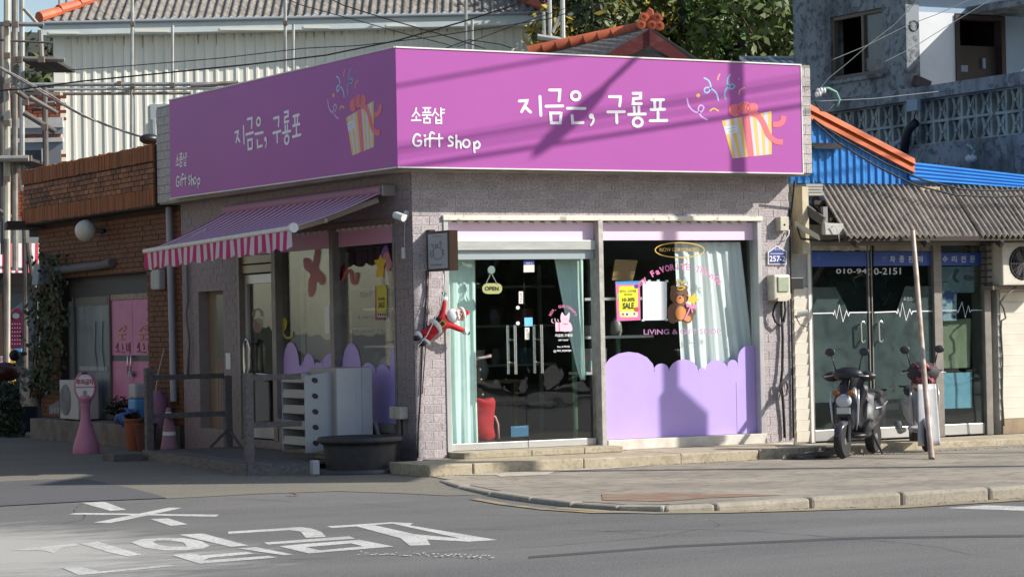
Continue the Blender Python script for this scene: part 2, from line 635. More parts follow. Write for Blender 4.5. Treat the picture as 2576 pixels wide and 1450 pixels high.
# yellow no-parking line along the gutter
yl = [(x, KY - .26) for x in (30, 12, 6, 2, 0, -.6)] + [(-1.15, -6.72), (-1.5, -6.35), (-1.62, -5.7), (-1.58, -4.9), (-1.45, -4.1)]
for i in range(len(yl) - 1):
    a, b = Vector((*yl[i], 0)), Vector((*yl[i + 1], 0))
    if i == 0: yo = []
    yo.append((a, b))
L_, R_ = [], []
for i, p in enumerate(yl):
    p = Vector((*p, 0)); a = Vector((*yl[max(i - 1, 0)], 0)); b = Vector((*yl[min(i + 1, len(yl) - 1)], 0))
    t = (b - a).normalized(); n = Vector((-t.y, t.x, 0))
    L_.append(p + n * .05); R_.append(p - n * .05)
decal('road_line', [L_ + R_[::-1]], YELLOW_P, .007, kind='structure')
gut = [Vector((x, KY - .005, 0)) for x in (30, 5, 1, -.5)] + [Vector((-1.0, -6.56, 0)), Vector((-1.27, -6.2, 0)), Vector((-1.37, -5.6, 0)), Vector((-1.5, -5.6, 0)), Vector((-1.42, -6.3, 0)), Vector((-1.1, -6.68, 0)), Vector((-.5, -6.78, 0)), Vector((1, -6.79, 0)), Vector((5, -6.79, 0)), Vector((30, -6.79, 0))]
decal('gutter', [gut], M('sandy_gutter', (.33, .27, .17), .95, (.22, .19, .13), 5, bump=.3), .0035, kind='structure')

# white lettering painted on the carriageway (read from the other side)
Z1 = lambda *p: [GT(x * .25 * 1.0 if 0 else (x / 2.576) * .644, (1900 + y / 2.576) * .644) for x, y in p]
Z2 = lambda *p: [GT((900 + x / 2.342) * .644, (1900 + y / 2.342) * .644) for x, y in p]
glyphs = [
    [Z1((820, 160), (1050, 150), (1270, 230), (1110, 242)), Z1((690, 278), (760, 262), (2205, 280), (2170, 300), (1400, 285)),
     Z1((940, 360), (1700, 210), (1840, 212), (1100, 366)), Z1((1510, 325), (1690, 318), (1890, 378), (1720, 394))],
    [Z1((1320, 560), (1420, 528), (1620, 512), (1850, 516), (2030, 545), (2110, 590), (2040, 622), (1880, 600), (1850, 560), (1700, 538), (1580, 540), (1530, 552)),
     Z1((1320, 560), (1530, 552), (1600, 585), (1720, 602), (1880, 600), (2040, 622), (1860, 640), (1660, 640), (1460, 615)),
     Z1((1800, 482), (2040, 470), (2500, 590), (2320, 604)),
     Z1((1730, 688), (1920, 668), (2030, 690), (2480, 655), (2560, 672), (2100, 716), (2050, 742), (2700, 695), (2790, 712), (2010, 776)),
     Z1((2390, 622), (2580, 608), (2950, 682), (2860, 690))],
    [Z2((-20, 410), (640, 368), (740, 380), (830, 410), (876, 458), (690, 466), (640, 408), (540, 396), (-20, 430)),
     Z2((305, 510), (1085, 452), (1142, 474), (345, 528)),
     Z2((445, 545), (680, 522), (1180, 486), (1280, 504), (1100, 518), (690, 552), (820, 582), (720, 610)),
     Z2((720, 610), (820, 582), (1215, 545), (1100, 518), (1280, 504), (1495, 547))],
    [Z2((875, 362), (1470, 324), (1670, 332), (1640, 352), (1480, 336), (1150, 362), (935, 376)),
     Z2((1480, 336), (1640, 352), (2440, 486), (2180, 502), (2110, 474)),
     Z2((1150, 362), (1320, 352), (1680, 432), (2110, 474), (2180, 502), (1800, 482), (1830, 534), (1640, 538), (1555, 470))],
    [Z1((120, 640), (260, 620), (760, 570), (810, 590), (620, 610), (540, 665), (430, 640)),
     Z1((800, 572), (985, 552), (1430, 682), (1290, 700), (1100, 660)),
     Z1((620, 815), (820, 808), (1010, 850), (1680, 785), (1800, 795), (900, 880), (790, 888))],
]
for i, gl in enumerate(glyphs):
    decal('road_marking', gl, PAINT, .0022, kind='structure')
# worn traces of an older stop line: a row of short flecks
flk = []
for i in range(46):
    x = 1160 + i * 27 + random.uniform(-8, 8); y = 595 + (x - 1160) * .038 + random.choice((0, 12, 22)) + random.uniform(-4, 4)
    w = random.uniform(18, 46); h = random.uniform(4, 8)
    flk.append(Z2((x, y), (x + w * .6, y - h), (x + w, y - h * .6), (x + w * .5, y + h * .4)))
decal('road_line', flk, PAINT, .0022, kind='structure')
decal('road_line', [px([(2380, 1277), (2480, 1270), (2700, 1277), (2700, 1288)])], PAINT, .0022, kind='structure')

# rust-red worn patch and concrete repair on the pavement
decal('pavement_patch', [[Vector((x, y, 0)) for x, y in ((-1.0, -5.6), (-.6, -4.9), (-.2, -5.2), (.25, -5.75), (.45, -6.2), (-.2, -6.0), (-.7, -6.1))]],
      M('rusty_pavement_stain', (.22, .105, .065), .95, (.26, .21, .15), 4), .016, kind='structure', flat=True)
decal('cement_smear', [[Vector((x, y, 0)) for x, y in ((-.2, -1.25), (.6, -1.22), (1.6, -1.24), (2.2, -1.3), (1.5, -1.5), (.8, -1.55), (.5, -1.95), (0, -1.9), (.1, -1.6))]],
      M('pale_cement', (.52, .47, .38), .9, (.36, .32, .25), 7), .0165, kind='structure', flat=True)

# shop step in cast lengths, stone door sill
st = bpy.data.objects.new('step', None); link(st); tag(st, kind='structure')
xs = [-.45, .05, 1.35, 2.55, 3.55, 4.45]
for a, b in zip(xs[:-1], xs[1:]):
    MB().box((a + .004, -1.2 + random.uniform(-.01, .01), -.1), (b - .004, -.02 if a > 0 else -.25, .12 + random.uniform(-.004, .004))).build('step_block', CONC, st, bevel=.014)
for a, b in ((.38, 1.2), (1.2, 1.85), (1.85, 2.34)):
    MB().box((a + .003, -.36, .118), (b - .003, .12, .182)).build('sill_stone', CONC, st, bevel=.01)
MB().box((4.46, -.8, -.1), (9.5, .1, .085)).build('step_block', CONC, st, bevel=.012)
# broken concrete lumps at the end of the step
for (cx, cy, cz, sx, sy, sz) in ((4.28, -1.42, .05, .36, .12, .05), (4.55, -1.3, .09, .10, .09, .09), (3.95, -1.45, .03, .22, .10, .03), (8.6, -1.0, .07, .3, .15, .06)):
    b = MB().ball((cx, cy, cz), 1, 10, 6, (sx, sy, sz))
    b.v = [(v[0] + random.uniform(-.03, .03), v[1] + random.uniform(-.02, .02), max(0, v[2] + random.uniform(-.02, .02))) for v in b.v]
    b.build('rubble', M('dark_rubble', (.15, .13, .10), .95, (.08, .07, .055), 9), kind='stuff')


# cracks in carriageway and pavement; the pavement ones also paint its shadow streaks
CRACK_SHADOW = M('crack_dirt_shadow', (.045, .042, .036), .95)
rnd = random.Random(17)


def crack_shadow_streak(p, ang, n, step, w, flat):
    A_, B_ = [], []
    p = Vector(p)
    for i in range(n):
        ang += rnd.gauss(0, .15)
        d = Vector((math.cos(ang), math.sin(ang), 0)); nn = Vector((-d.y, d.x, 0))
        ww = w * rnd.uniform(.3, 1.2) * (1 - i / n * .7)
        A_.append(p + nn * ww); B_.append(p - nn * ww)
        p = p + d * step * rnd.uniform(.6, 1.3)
    decal('crack_shadow_streak', [A_ + B_[::-1]], CRACK_SHADOW, .0135 if flat else .0025, kind='structure', flat=flat)


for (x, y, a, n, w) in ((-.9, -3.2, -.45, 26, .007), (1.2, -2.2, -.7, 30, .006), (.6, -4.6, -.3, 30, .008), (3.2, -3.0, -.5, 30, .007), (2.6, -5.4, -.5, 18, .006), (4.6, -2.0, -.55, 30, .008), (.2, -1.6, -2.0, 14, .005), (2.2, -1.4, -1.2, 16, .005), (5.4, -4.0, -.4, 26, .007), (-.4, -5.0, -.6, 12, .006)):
    crack_shadow_streak((x, y, 0), a, n, .13, w, True)
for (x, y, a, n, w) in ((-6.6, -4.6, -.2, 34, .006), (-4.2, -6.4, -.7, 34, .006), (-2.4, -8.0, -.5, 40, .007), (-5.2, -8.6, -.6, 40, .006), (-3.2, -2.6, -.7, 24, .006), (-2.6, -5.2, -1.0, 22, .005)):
    crack_shadow_streak((x, y, 0), a, n, .13, w, False)
# tar-filled repair strip and oil spots on the carriageway
tar = M('tar_strip', (.055, .054, .053), .7, (.075, .074, .07), 3)
decal('tar_repair', [px([(1330, 1398), (1700, 1370), (2100, 1352), (2580, 1344), (2580, 1350), (2100, 1358), (1700, 1376), (1330, 1404)])], tar, .0015, kind='structure')
for i in range(10):
    c = Vector((rnd.uniform(-.8, 5.5), rnd.uniform(-6, -1.5), 0)); r = rnd.uniform(.06, .25)
    decal('pavement_stain', [[c + Vector((1.8 * r * rnd.uniform(.7, 1.25) * math.cos(a), r * rnd.uniform(.7, 1.25) * math.sin(a), 0)) for a in [2 * math.pi * k / 14 for k in range(14)]]], M('pavement_stain', (.19, .165, .125), .95, (.30, .265, .205), 6, .4, .62), .0128, kind='structure', flat=True)


# ------------------------------------------------------------------ flat print: strokes, shapes and type laid on a plane
def smooth_line(p, closed=False, n=5):
    """Catmull-Rom through 2-D points"""
    P = [Vector(q) for q in p]
    out = []
    m = len(P)
    rng = range(m) if closed else range(m - 1)
    for i in rng:
        a = P[(i - 1) % m] if closed or i > 0 else P[0]
        b, c = P[i], P[(i + 1) % m]
        d = P[(i + 2) % m] if closed or i + 2 < m else P[-1]
        for k in range(n):
            t = k / n
            out.append(.5 * ((2 * b) + (c - a) * t + (2 * a - 5 * b + 4 * c - d) * t * t + (3 * b - a - 3 * c + d) * t ** 3))
    if not closed: out.append(P[-1])
    return out


class Print:
    """2-D artwork in design units put on a plane by a mapping fn(u, v, lift) -> world"""
    def __init__(s, fn, step=.00015):
        s.fn, s.mb, s.k, s.step = fn, MB(), 0, step

    def _lift(s):
        s.k += 1
        return s.k * s.step

    def poly(s, pts):
        l = s._lift()
        tri = tessellate_polygon([[Vector((p[0], p[1], 0)) for p in pts]])
        vs = [s.fn(p[0], p[1], l) for p in pts]
        s.mb.add(vs, s._face(vs, tri))
        return s

    def _face(s, vs, tri):
        n0 = s.fn(0, 0, 1) - s.fn(0, 0, 0)
        out = []
        for a, b, c in tri:
            if (Vector(vs[b]) - Vector(vs[a])).cross(Vector(vs[c]) - Vector(vs[a])).dot(n0) < 0: a, c = c, a
            out.append((a, b, c))
        return out

    def blob(s, pts, n=5):
        return s.poly(smooth_line(pts, True, n))

    def disc(s, c, r, r2=None, n=18, rot=0):
        r2 = r2 or r
        return s.poly([(c[0] + r * math.cos(a) * math.cos(rot) - r2 * math.sin(a) * math.sin(rot), c[1] + r * math.cos(a) * math.sin(rot) + r2 * math.sin(a) * math.cos(rot)) for a in [2 * math.pi * i / n for i in range(n)]])

    def line(s, pts, w, closed=False, curve=False, cap=True):
        P = [Vector(p) for p in pts]
        if curve: P = smooth_line(P, closed)
        if closed: P = P + [P[0], P[1]]
        l = s._lift()
        A, B = [], []
        n = len(P)
        for i, p in enumerate(P):
            d1 = (P[i] - P[i - 1]).normalized() if i > 0 else None
            d2 = (P[i + 1] - P[i]).normalized() if i < n - 1 else None
            if d1 is None: d1 = d2
            if d2 is None: d2 = d1
            t = (d1 + d2)
            t = t.normalized() if t.length > 1e-6 else d1
            nn = Vector((-t.y, t.x))
            c = max(.55, nn.dot(Vector((-d1.y, d1.x))))
            A.append(p + nn * (w / 2 / c)); B.append(p - nn * (w / 2 / c))
        vs = A + B
        fs = []
        m = n - 1 if not closed else n - 1
        if closed:
            A, B = A[1:], B[1:]; n -= 1; vs = A + B; m = n - 1
        for i in range(m):
            fs.append((i, i + 1, n + i + 1)); fs.append((i, n + i + 1, n + i))
        if cap and not closed:
            for e, sg in ((0, -1), (n - 1, 1)):
                d = (P[1] - P[0]).normalized() if e == 0 else (P[-1] - P[-2]).normalized()
                base = len(vs)
                nn = Vector((-d.y, d.x))
                arc = [P[e if e == 0 else -1] + (nn * math.cos(a) + d * sg * math.sin(a)) * (w / 2) for a in [math.pi * k / 6 for k in range(1, 6)]]
                vs += arc
                ring = [e] + list(range(base, base + 5)) + [n + e]
                for k in range(1, len(ring) - 1): fs.append((ring[0], ring[k], ring[k + 1]))
        W3 = [s.fn(p.x, p.y, l) for p in vs]
        s.mb.add(W3, s._face(W3, fs))
        return s

    def build(s, name, mat, parent=None, **k):
        return s.mb.build(name, mat, parent, **k)


def type_mesh(body, size=1.0, bold=0.0, shear=0.0):
    c = bpy.data.curves.new('type', 'FONT')
    c.body = body
    c.size = size
    c.resolution_u = 3
    c.offset = bold
    c.shear = shear
    o = bpy.data.objects.new('type', c)
    COL.objects.link(o)
    me = bpy.data.meshes.new_from_object(o.evaluated_get(bpy.context.evaluated_depsgraph_get()))
    vs = [v.co.copy() for v in me.vertices]
    fs = [tuple(p.vertices) for p in me.polygons]
    bpy.data.objects.remove(o); bpy.data.curves.remove(c); bpy.data.meshes.remove(me)
    return vs, fs


def typeset(mb, body, a, b, top, lift, bold=0.0, stretch=1.0):
    """set a line of type from world point a to b along its baseline; 'top' is a world point one cap-height above a"""
    vs, fs = type_mesh(body, 1.0, bold)
    if not vs: return
    x0, x1 = min(v.x for v in vs), max(v.x for v in vs)
    y0, y1 = min(v.y for v in vs), max(v.y for v in vs)
    a, b, top = Vector(a), Vector(b), Vector(top)
    ux, uy = (b - a) / (x1 - x0), (top - a) / (y1 - y0)
    n = ux.cross(uy).normalized()
    mb.add([a + ux * (v.x - x0) + uy * (v.y - y0) + n * lift for v in vs], fs)


def arc_type(mb, body, fn, c, r, a0, a1, h, lift, bold=0.02, wfac=.95):
    """letters set one by one along an arc (design units, y down); fn maps to world"""
    n = len(body)
    for i, ch in enumerate(body):
        if ch == ' ': continue
        t = lerp(a0, a1, (i + .5) / n)
        vs, fs = type_mesh(ch, 1.0, bold)
        if not vs: continue
        x0, x1 = min(v.x for v in vs), max(v.x for v in vs)
        k = h / .73
        wcell = abs(a1 - a0) * r / n * wfac
        kx = min(k, wcell / max(x1 - x0, .12)) if x1 - x0 > .2 else k
        out = []
        for v in vs:
            lx, ly = (v.x - (x0 + x1) / 2) * kx, v.y * k
            rr = r + ly
            out.append(fn(c[0] + rr * math.sin(t) + lx * math.cos(t), c[1] - rr * math.cos(t) + lx * math.sin(t), lift))
        mb.add(out, fs)


# ------------------------------------------------------------------ gift shop
SX1 = 4.84                       # length of the front
SY1 = 6.75                       # length of the side
WT = 3.17                        # underside of the parapet
shop = root('gift_shop', 'purple fronted single storey gift shop clad in speckled terrazzo tiles', 'building', (2.4, 3.3, 0))

fx0, fx1, fz0, fz1 = .37, 4.44, .12, 2.695
w = MB()
w.box((.012, .004, -.1), (fx0, .22, WT)); w.box((fx1, .004, -.1), (SX1 - .012, .22, WT)); w.box((fx0, .004, fz1), (fx1, .22, WT))
front_wall = w.build('wall', GROUT, shop)
w = MB()
ly0, ly1, lz0, lz1 = .43, 4.86, .42, 2.69       # side window and door opening
sy0, sy1, sz0, sz1 = 5.36, 6.18, .30, 2.07      # small recessed door
w.box((.006, .221, -.1), (.22, ly0, WT)); w.box((.006, ly0, lz1), (.22, ly1, WT)); w.box((.006, ly0, -.1), (.22, 3.75, lz0))
w.box((.006, 3.75, -.1), (.22, ly1, .2))
w.box((.006, ly1, -.1), (.22, sy0, WT)); w.box((.006, sy0, sz1), (.22, sy1, WT)); w.box((.006, sy0, -.1), (.22, sy1, sz0)); w.box((.006, sy1, -.1), (.22, SY1, WT))
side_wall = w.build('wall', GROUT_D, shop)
w = MB()
w.box((.22, SY1 - .2, -.1), (SX1, SY1, WT)); w.box((SX1 - .2, .22, -.1), (SX1, SY1 - .2, WT))
w.build('rear_wall', M('inner_plaster', (.20, .19, .175), .9), shop)
MB().box((.0, .0, WT), (SX1, SY1, WT + .16)).build('ceiling_slab', DARKW, shop)
MB().box((.22, .22, -.1), (SX1 - .2, SY1 - .2, .14)).build('floor', M('shop_floor', (.26, .245, .22), .5), shop)


def chamfer_mesh(name, w, h, t, ch, mat, ax):
    """a tile lying in the X-Z plane facing -Y (ax 0) or in the Y-Z plane facing -X (ax 1)"""
    vs = [(-w / 2, t, -h / 2), (w / 2, t, -h / 2), (w / 2, t, h / 2), (-w / 2, t, h / 2),
          (-w / 2, ch, -h / 2), (w / 2, ch, -h / 2), (w / 2, ch, h / 2), (-w / 2, ch, h / 2),
          (-w / 2 + ch, 0, -h / 2 + ch), (w / 2 - ch, 0, -h / 2 + ch), (w / 2 - ch, 0, h / 2 - ch), (-w / 2 + ch, 0, h / 2 - ch)]
    fs = [(8, 9, 10, 11)]
    for i in range(4):
        j = (i + 1) % 4
        fs += [(i, j, j + 4, i + 4), (i + 4, j + 4, j + 8, i + 8)]
    if ax == 1:
        vs = [(y, -x, z) for x, y, z in vs]
    me = bpy.data.meshes.new(name)
    me.from_pydata(vs, [], fs)
    me.materials.append(mat)
    return me


def bond(u0, u1, v0, v1, w, h, holes, jit=0, offset=0.5):
    """running-bond cells clipped to a rectangle with rectangular holes"""
    out = []
    rows = int(round((v1 - v0) / h))
    hh = (v1 - v0) / rows
    for r in range(rows):
        z = v0 + hh * (r + .5)
        spans = [(u0, u1)]
        for (a, b, c, d) in holes:
            if c < z < d:
                ns = []
                for s0, s1 in spans:
                    if b <= s0 or a >= s1: ns.append((s0, s1)); continue
                    if a > s0: ns.append((s0, a))
                    if b < s1: ns.append((b, s1))
                spans = ns
        start = u0 - (w * offset if r % 2 else 0)
        k = 0
        while start + k * w < u1:
            a, b = start + k * w, start + (k + 1) * w
            k += 1
            for s0, s1 in spans:
                p, q = max(a, s0), min(b, s1)
                if q - p > w * .16: out.append((p, q, z, hh))
    return out


TW, TH, J = .205, .0955, .006
cells = bond(0.004, SX1, .12, WT, TW, TH, [(fx0, fx1, -1, fz1 + .03)])
random.shuffle(cells)
cells.sort(key=lambda c: c[2] > 2.9)        # the row hidden under the parapet last
ch = chamfer_mesh('tile', TW - J, TH - J, .008, .002, TILE, 0)
n_ind = 0
tl = MB()
for (a, b, z, hh) in cells:
    if n_ind < 285:
        n_ind += 1
        piece('tile', ch, front_wall, ((a + b) / 2, random.uniform(-.0008, .0008), z), scale=((b - a - J) / (TW - J), 1, (hh - J) / (TH - J)))
    else:
        tl.box((a + J / 2, 0, z - hh / 2 + J / 2), (b - J / 2, .008, z + hh / 2 - J / 2))
if tl.v: tl.build('tiles', TILE, front_wall, kind='stuff')
tl = MB()
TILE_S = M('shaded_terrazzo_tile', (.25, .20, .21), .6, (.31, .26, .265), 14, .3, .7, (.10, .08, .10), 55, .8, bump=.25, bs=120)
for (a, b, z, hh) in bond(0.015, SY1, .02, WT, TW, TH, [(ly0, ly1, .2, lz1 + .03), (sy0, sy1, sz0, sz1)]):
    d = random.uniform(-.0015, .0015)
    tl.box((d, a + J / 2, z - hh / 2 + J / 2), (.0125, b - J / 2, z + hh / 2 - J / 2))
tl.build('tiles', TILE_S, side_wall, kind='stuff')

# parapet: a tiled box that overhangs both faces, with a bare soffit
px0, px1, py0, py1, pz0, pz1 = -.27, 4.955, -.31, 6.86, 3.165, 4.39
par = MB()
par.box((px0 + .02, py0 + .02, pz0), (px1 - .02, .5, pz1)); par.box((px0 + .02, .5, pz0), (.5, py1 - .02, pz1)); par.box((4.3, .5, pz0 + .2), (px1 - .02, py1, pz1 - .05))
parapet = par.build('parapet', M('parapet_grout', (.40, .37, .33), .85, (.26, .24, .22), 3), shop)
pt = MB()
for (a, b, z, hh) in bond(px0 + .02, px1, pz0 + .02, pz1, TW, .105, []):
    pt.box((a + J / 2, py0, z - hh / 2 + J / 2), (b - J / 2, py0 + .021, z + hh / 2 - J / 2))
for (a, b, z, hh) in bond(py0 + .025, py1, pz0 + .02, pz1, TW, .105, []):
    pt.box((px0, a + J / 2, z - hh / 2 + J / 2), (px0 + .021, b - J / 2, z + hh / 2 - J / 2))
pt.build('tiles', M('pale_terrazzo_tile', (.42, .39, .37), .6, (.50, .47, .45), 14, .3, .7, (.20, .17, .18), 55, .8, bump=.2, bs=120), parapet, kind='stuff')
MB().box((px0 + .01, py0 + .01, pz1), (px1, py1, pz1 + .03)).build('roof_edge', ALU_D, parapet)
MB().box((.3, .4, 3.95), (4.9, SY1, 4.0)).build('roof', M('roof_felt', (.12, .12, .115), .9), shop)

# ---- front glazing
for a in (fx0, fx1 - .055): MB().box((a, -.012, fz0 + .06), (a + .055, .16, fz1)).build('window_frame', ALU, shop, bevel=.004)
MB().box((2.272, -.03, .16), (2.332, .17, fz1 - .045)).build('mullion', M('old_aluminium_post', (.36, .34, .31), .5, (.52, .50, .46), 12, metal=.3), shop, bevel=.004)
MB().box((fx0 - .01, -.03, fz1 - .042), (fx1 + .01, .15, fz1 + .012)).build('head_rail', PEEL, shop, bevel=.004)
dent = MB().box((-.035, -.017, -.015), (.035, .017, .015)).build('film_clip', WHITE_P, shop)
dent.location = (fx0 + .1, .072, fz1 - .06)
x = fx0 + .235
while x < fx1 - .1:
    if not 2.2 < x < 2.4: piece('film_clip', dent.data, shop, (x, .072, fz1 - .06))
    x += .135
PY = .10
MB().box((fx0 + .056, PY - .02, 2.44), (2.271, PY + .02, 2.64)).build('pink_band', PINK, shop)
MB().box((2.333, PY - .02, 2.44), (fx1 - .056, PY + .02, 2.64)).build('pink_band', PINK, shop)
MB().box((fx0 + .056, PY - .075, 2.335), (2.271, PY + .06, 2.438)).build('transom', M('scuffed_steel', (.66, .66, .60), .35, (.52, .53, .50), 3, stretch=(1, 1, 6), metal=.5), shop, bevel=.003)
MB().box((fx0 + .07, PY - .035, 2.235), (2.262, PY + .035, 2.334)).build('door_header', M('grey_blue_header', (.40, .46, .47), .4, metal=.4), shop)
gw = MB().box((2.333, PY - .004, .235), (fx1 - .056, PY + .004, 2.439)).build('window_pane', GLASS, shop)
MB().box((2.345, -.03, .118), (fx1 + .01, .2, .232)).build('window_sill', CONC_W, shop, bevel=.006)
for i, (a, b) in enumerate(((fx0 + .075, 1.392), (1.400, 2.255))):
    door = MB().box((a, PY - .006, .262), (b, PY + .006, 2.234)).build('glass_door', GLASS_D, shop)
    MB().box((a, PY - .025, .186), (b, PY + .025, .2615)).build('bottom_rail', ALU, door, bevel=.004)
    hx = 1.228 if i == 0 else 1.555
    for yy in (PY - .085, PY + .085):
        h = MB()
        h.tube([(hx, yy, .99), (hx, yy, 1.52)], .0165, 12)
        for zz in (1.11, 1.36): h.tube([(hx, PY, zz), (hx, yy, zz)], .009, 8)
        h.build('door_handle', STEEL, door, smooth='auto')
# scalloped lavender film along the foot of the shop window
y = PY - .0065


def scallop(cs, x0):
    """row of lobes (centre x, half-width, top z, dip z) as a polyline left to right"""
    out = []
    for (cx, hw, zt, zd) in cs:
        for k in range(9):
            a = math.pi * k / 8
            out.append((cx - hw * math.cos(a), zd + (zt - zd) * math.sin(a)))
    return out


lob = scallop([(2.70, .34, 1.20, .97), (3.045 + .08, .10, 1.06, .98), (3.42, .20, 1.10, .95), (3.66, .05, 1.0, .95), (3.86, .15, 1.08, .97), (4.08, .075, 1.08, 1.0), (4.31, .16, 1.24, 1.08)], 0)
lob = [p for p in lob if 2.335 < p[0] < fx1 - .058]
fl = [(2.335, .236)] + [(2.335, 1.09)] + lob + [(fx1 - .058, 1.24), (fx1 - .058, .236)]
MB().prism([(a, PY - .0045, b) for a, b in fl], (0, -.003, 0)).build('lavender_film', LAV, shop)
MB().box((4.12, PY - .0105, .25), (4.135, PY - .0076, .82)).build('film_seam', M('film_fold', (.50, .38, .72), .6), shop)

# ---- artwork stuck on the glass
YF = PY - .011


def fn_front(u, v, l):
    p = FR(u, v, YF)
    return Vector((p.x, YF - .001 - l, p.z))


def zoomA(x, y): return (1480.3 + x * .2665, 515.2 + y * .2665)    # working sheet for the shop window


def fnA(u, v, l): return fn_front(*zoomA(u, v), l)


BR1, BR2 = M('bear_brown', (.16, .075, .04), .6), M('bear_orange', (.72, .27, .08), .6)
STAR, CROWN = M('star_yellow', (.80, .52, .04), .6), M('crown_yellow', (.85, .56, .05), .6)
PK = film_mat('pink_lettering', (.80, .22, .48), .85)
art = Print(fnA)
art.disc((798, 782), 24); art.disc((914, 782), 24)
art.blob([(770, 850), (785, 790), (850, 765), (920, 785), (945, 850), (930, 910), (860, 935), (790, 910)])
art.blob([(745, 985), (790, 930), (860, 920), (940, 930), (985, 985), (990, 1060), (950, 1110), (870, 1095), (780, 1110), (750, 1060)])
art.disc((795, 1075), 42); art.disc((935, 1075), 42); art.disc((990, 1010), 26)
bear = art.build('sticker', BR1, gw, label='seated brown bear sticker')
a2 = Print(lambda u, v, l: fnA(u, v, l + .006))
a2.disc((862, 893), 38); a2.disc((868, 1020), 52, 66); a2.disc((935, 1072), 30)
a2.build('sticker', BR2, gw)
a3 = Print(lambda u, v, l: fnA(u, v, l + .009))
a3.disc((833, 848), 7); a3.disc((893, 848), 7); a3.disc((862, 876), 9, 7)
a3.build('sticker', BLACK, gw)
a4 = Print(lambda u, v, l: fnA(u, v, l + .011))
a4.poly([(928, 848), (968, 862), (1000, 825), (1008, 870), (1045, 900), (1005, 912), (990, 948), (965, 918), (925, 912), (945, 880)])
a4.line([(825, 752), (830, 715), (848, 742), (860, 705), (878, 742), (893, 712), (900, 752)], 9)
a4.line([(835, 790), (850, 772), (890, 770), (905, 778), (870, 800), (840, 798)], 9, curve=True)
a4.build('sticker', STAR, gw)
a5 = Print(lambda u, v, l: fnA(u, v, l + .014))
a5.blob([(915, 925), (945, 938), (960, 950), (925, 965)]); a5.blob([(965, 948), (1005, 938), (1010, 975), (970, 970)])
a5.line([(955, 960), (930, 1020), (900, 1080)], 13, curve=True); a5.line([(965, 960), (975, 1010)], 12)
a5.build('sticker', M('pink_ribbon', (.72, .25, .45), .6), gw)
t = MB()
arc_type(t, 'my FaVORiTE THinGs', fnA, (868, 1150), 540, R(-45), R(44), 58, .004, .035)
t.build('lettering', PK, gw, label='arched pink words on the glass')
t = MB()
typeset(t, 'LiViNG & GiFT SHOP', fnA(520, 1222, 0), fnA(1250, 1216, 0), fnA(520, 1172, 0), .002, .018)
t.build('lettering', film_mat('mauve_lettering', (.55, .25, .50), .75), gw)
gp = Print(fnA)
gp.line([(862 + 232 * math.cos(a), 425 + 70 * math.sin(a)) for a in [2 * math.pi * i / 40 for i in range(40)]], 9, closed=True)
typeset(gp.mb, 'NOW GURYONGPO', fnA(672, 440, 0), fnA(1042, 440, 0), fnA(672, 404, 0), .001, .0)
gp.build('lettering', GOLD, gw)

# ---- stickers on the glass doors
gd = bpy.data.objects['glass_door.001']
gdl = bpy.data.objects['glass_door']


def fnB(u, v, l):
    p = FR(1030.4 + u * .26655, 515.2 + v * .26655, PY - .0075)
    return Vector((p.x, PY - .0075 - l, p.z))


t = MB()
arc_type(t, 'NOW, GURYONGPO', fnB, (1448, 1085), 118, R(-72), R(72), 26, .001, .03)
t.build('lettering', PK, gd)
dp = Print(fnB)
dp.poly([(1375, 1110), (1450, 1105), (1460, 1190), (1378, 1192)])
dp.blob([(1450, 1190), (1440, 1130), (1465, 1100), (1510, 1105), (1535, 1150), (1530, 1188), (1490, 1192)])
dp.blob([(1430, 1100), (1425, 1050), (1440, 1012), (1462, 1040), (1480, 1042), (1508, 1010), (1510, 1060), (1495, 1105), (1460, 1115)])
dp.line([(1345, 1075), (1342, 1100), (1360, 1112)], 6, curve=True); dp.line([(1372, 1070), (1375, 1095), (1392, 1108)], 6, curve=True); dp.line([(1398, 1078), (1405, 1098)], 6)
dp.build('sticker', M('pale_pink_print', (.82, .55, .66), .6), gd)
dp = Print(lambda u, v, l: fnB(u, v, l + .004))
dp.line([(1412, 1110), (1415, 1190)], 6); dp.line([(1452, 1118), (1490, 1122)], 7); dp.disc((1455, 1075), 3); dp.disc((1482, 1073), 3)
dp.build('sticker', M('rose_print', (.75, .20, .35), .6), gd)
t = MB()
typeset(t, '지금은,구룡포', fnB(1372, 1245, 0), fnB(1540, 1243, 0), fnB(1372, 1216, 0), .001, .02)
typeset(t, 'GIFT SHOP', fnB(1404, 1282, 0), fnB(1498, 1281, 0), fnB(1404, 1266, 0), .001, .02)
typeset(t, 'Day off 화요일', fnB(1394, 1347, 0), fnB(1510, 1345, 0), fnB(1394, 1327, 0), .001, .02)
typeset(t, 'now_guryongpo', fnB(1390, 1388, 0), fnB(1526, 1386, 0), fnB(1390, 1366, 0), .001, .02)
t.build('lettering', WHITE_ST, gd)
dp = Print(fnB)
dp.line([(1362, 1370), (1380, 1370), (1380, 1388), (1362, 1388)], 3, closed=True); dp.disc((1371, 1379), 4)
dp.build('sticker', WHITE_ST, gd)
lb = Print(fnB)
lb.poly([(1076, 522), (1176, 520), (1176, 563), (1076, 565)])
lb.build('sticker', NAVY, gd, label='navy number plate sticker with white field below')
lb = Print(lambda u, v, l: fnB(u, v, l + .002))
lb.poly([(1076, 566), (1176, 564), (1176, 633), (1076, 635)]); lb.poly([(1030, 815), (1070, 815), (1070, 930), (1030, 930)]); lb.poly([(1087, 1155), (1130, 1155), (1130, 1268), (1087, 1268)])
lb.disc((1021, 968), 18); lb.disc((1021, 1115), 18)
lb.build('sticker', WHITE_P, gd)
lb = MB()
typeset(lb, '257-2', fnB(1096, 556, .003), fnB(1156, 555, .003), fnB(1096, 542, .003), .001)
lb.build('lettering', WHITE_ST, gd)
lb = MB()
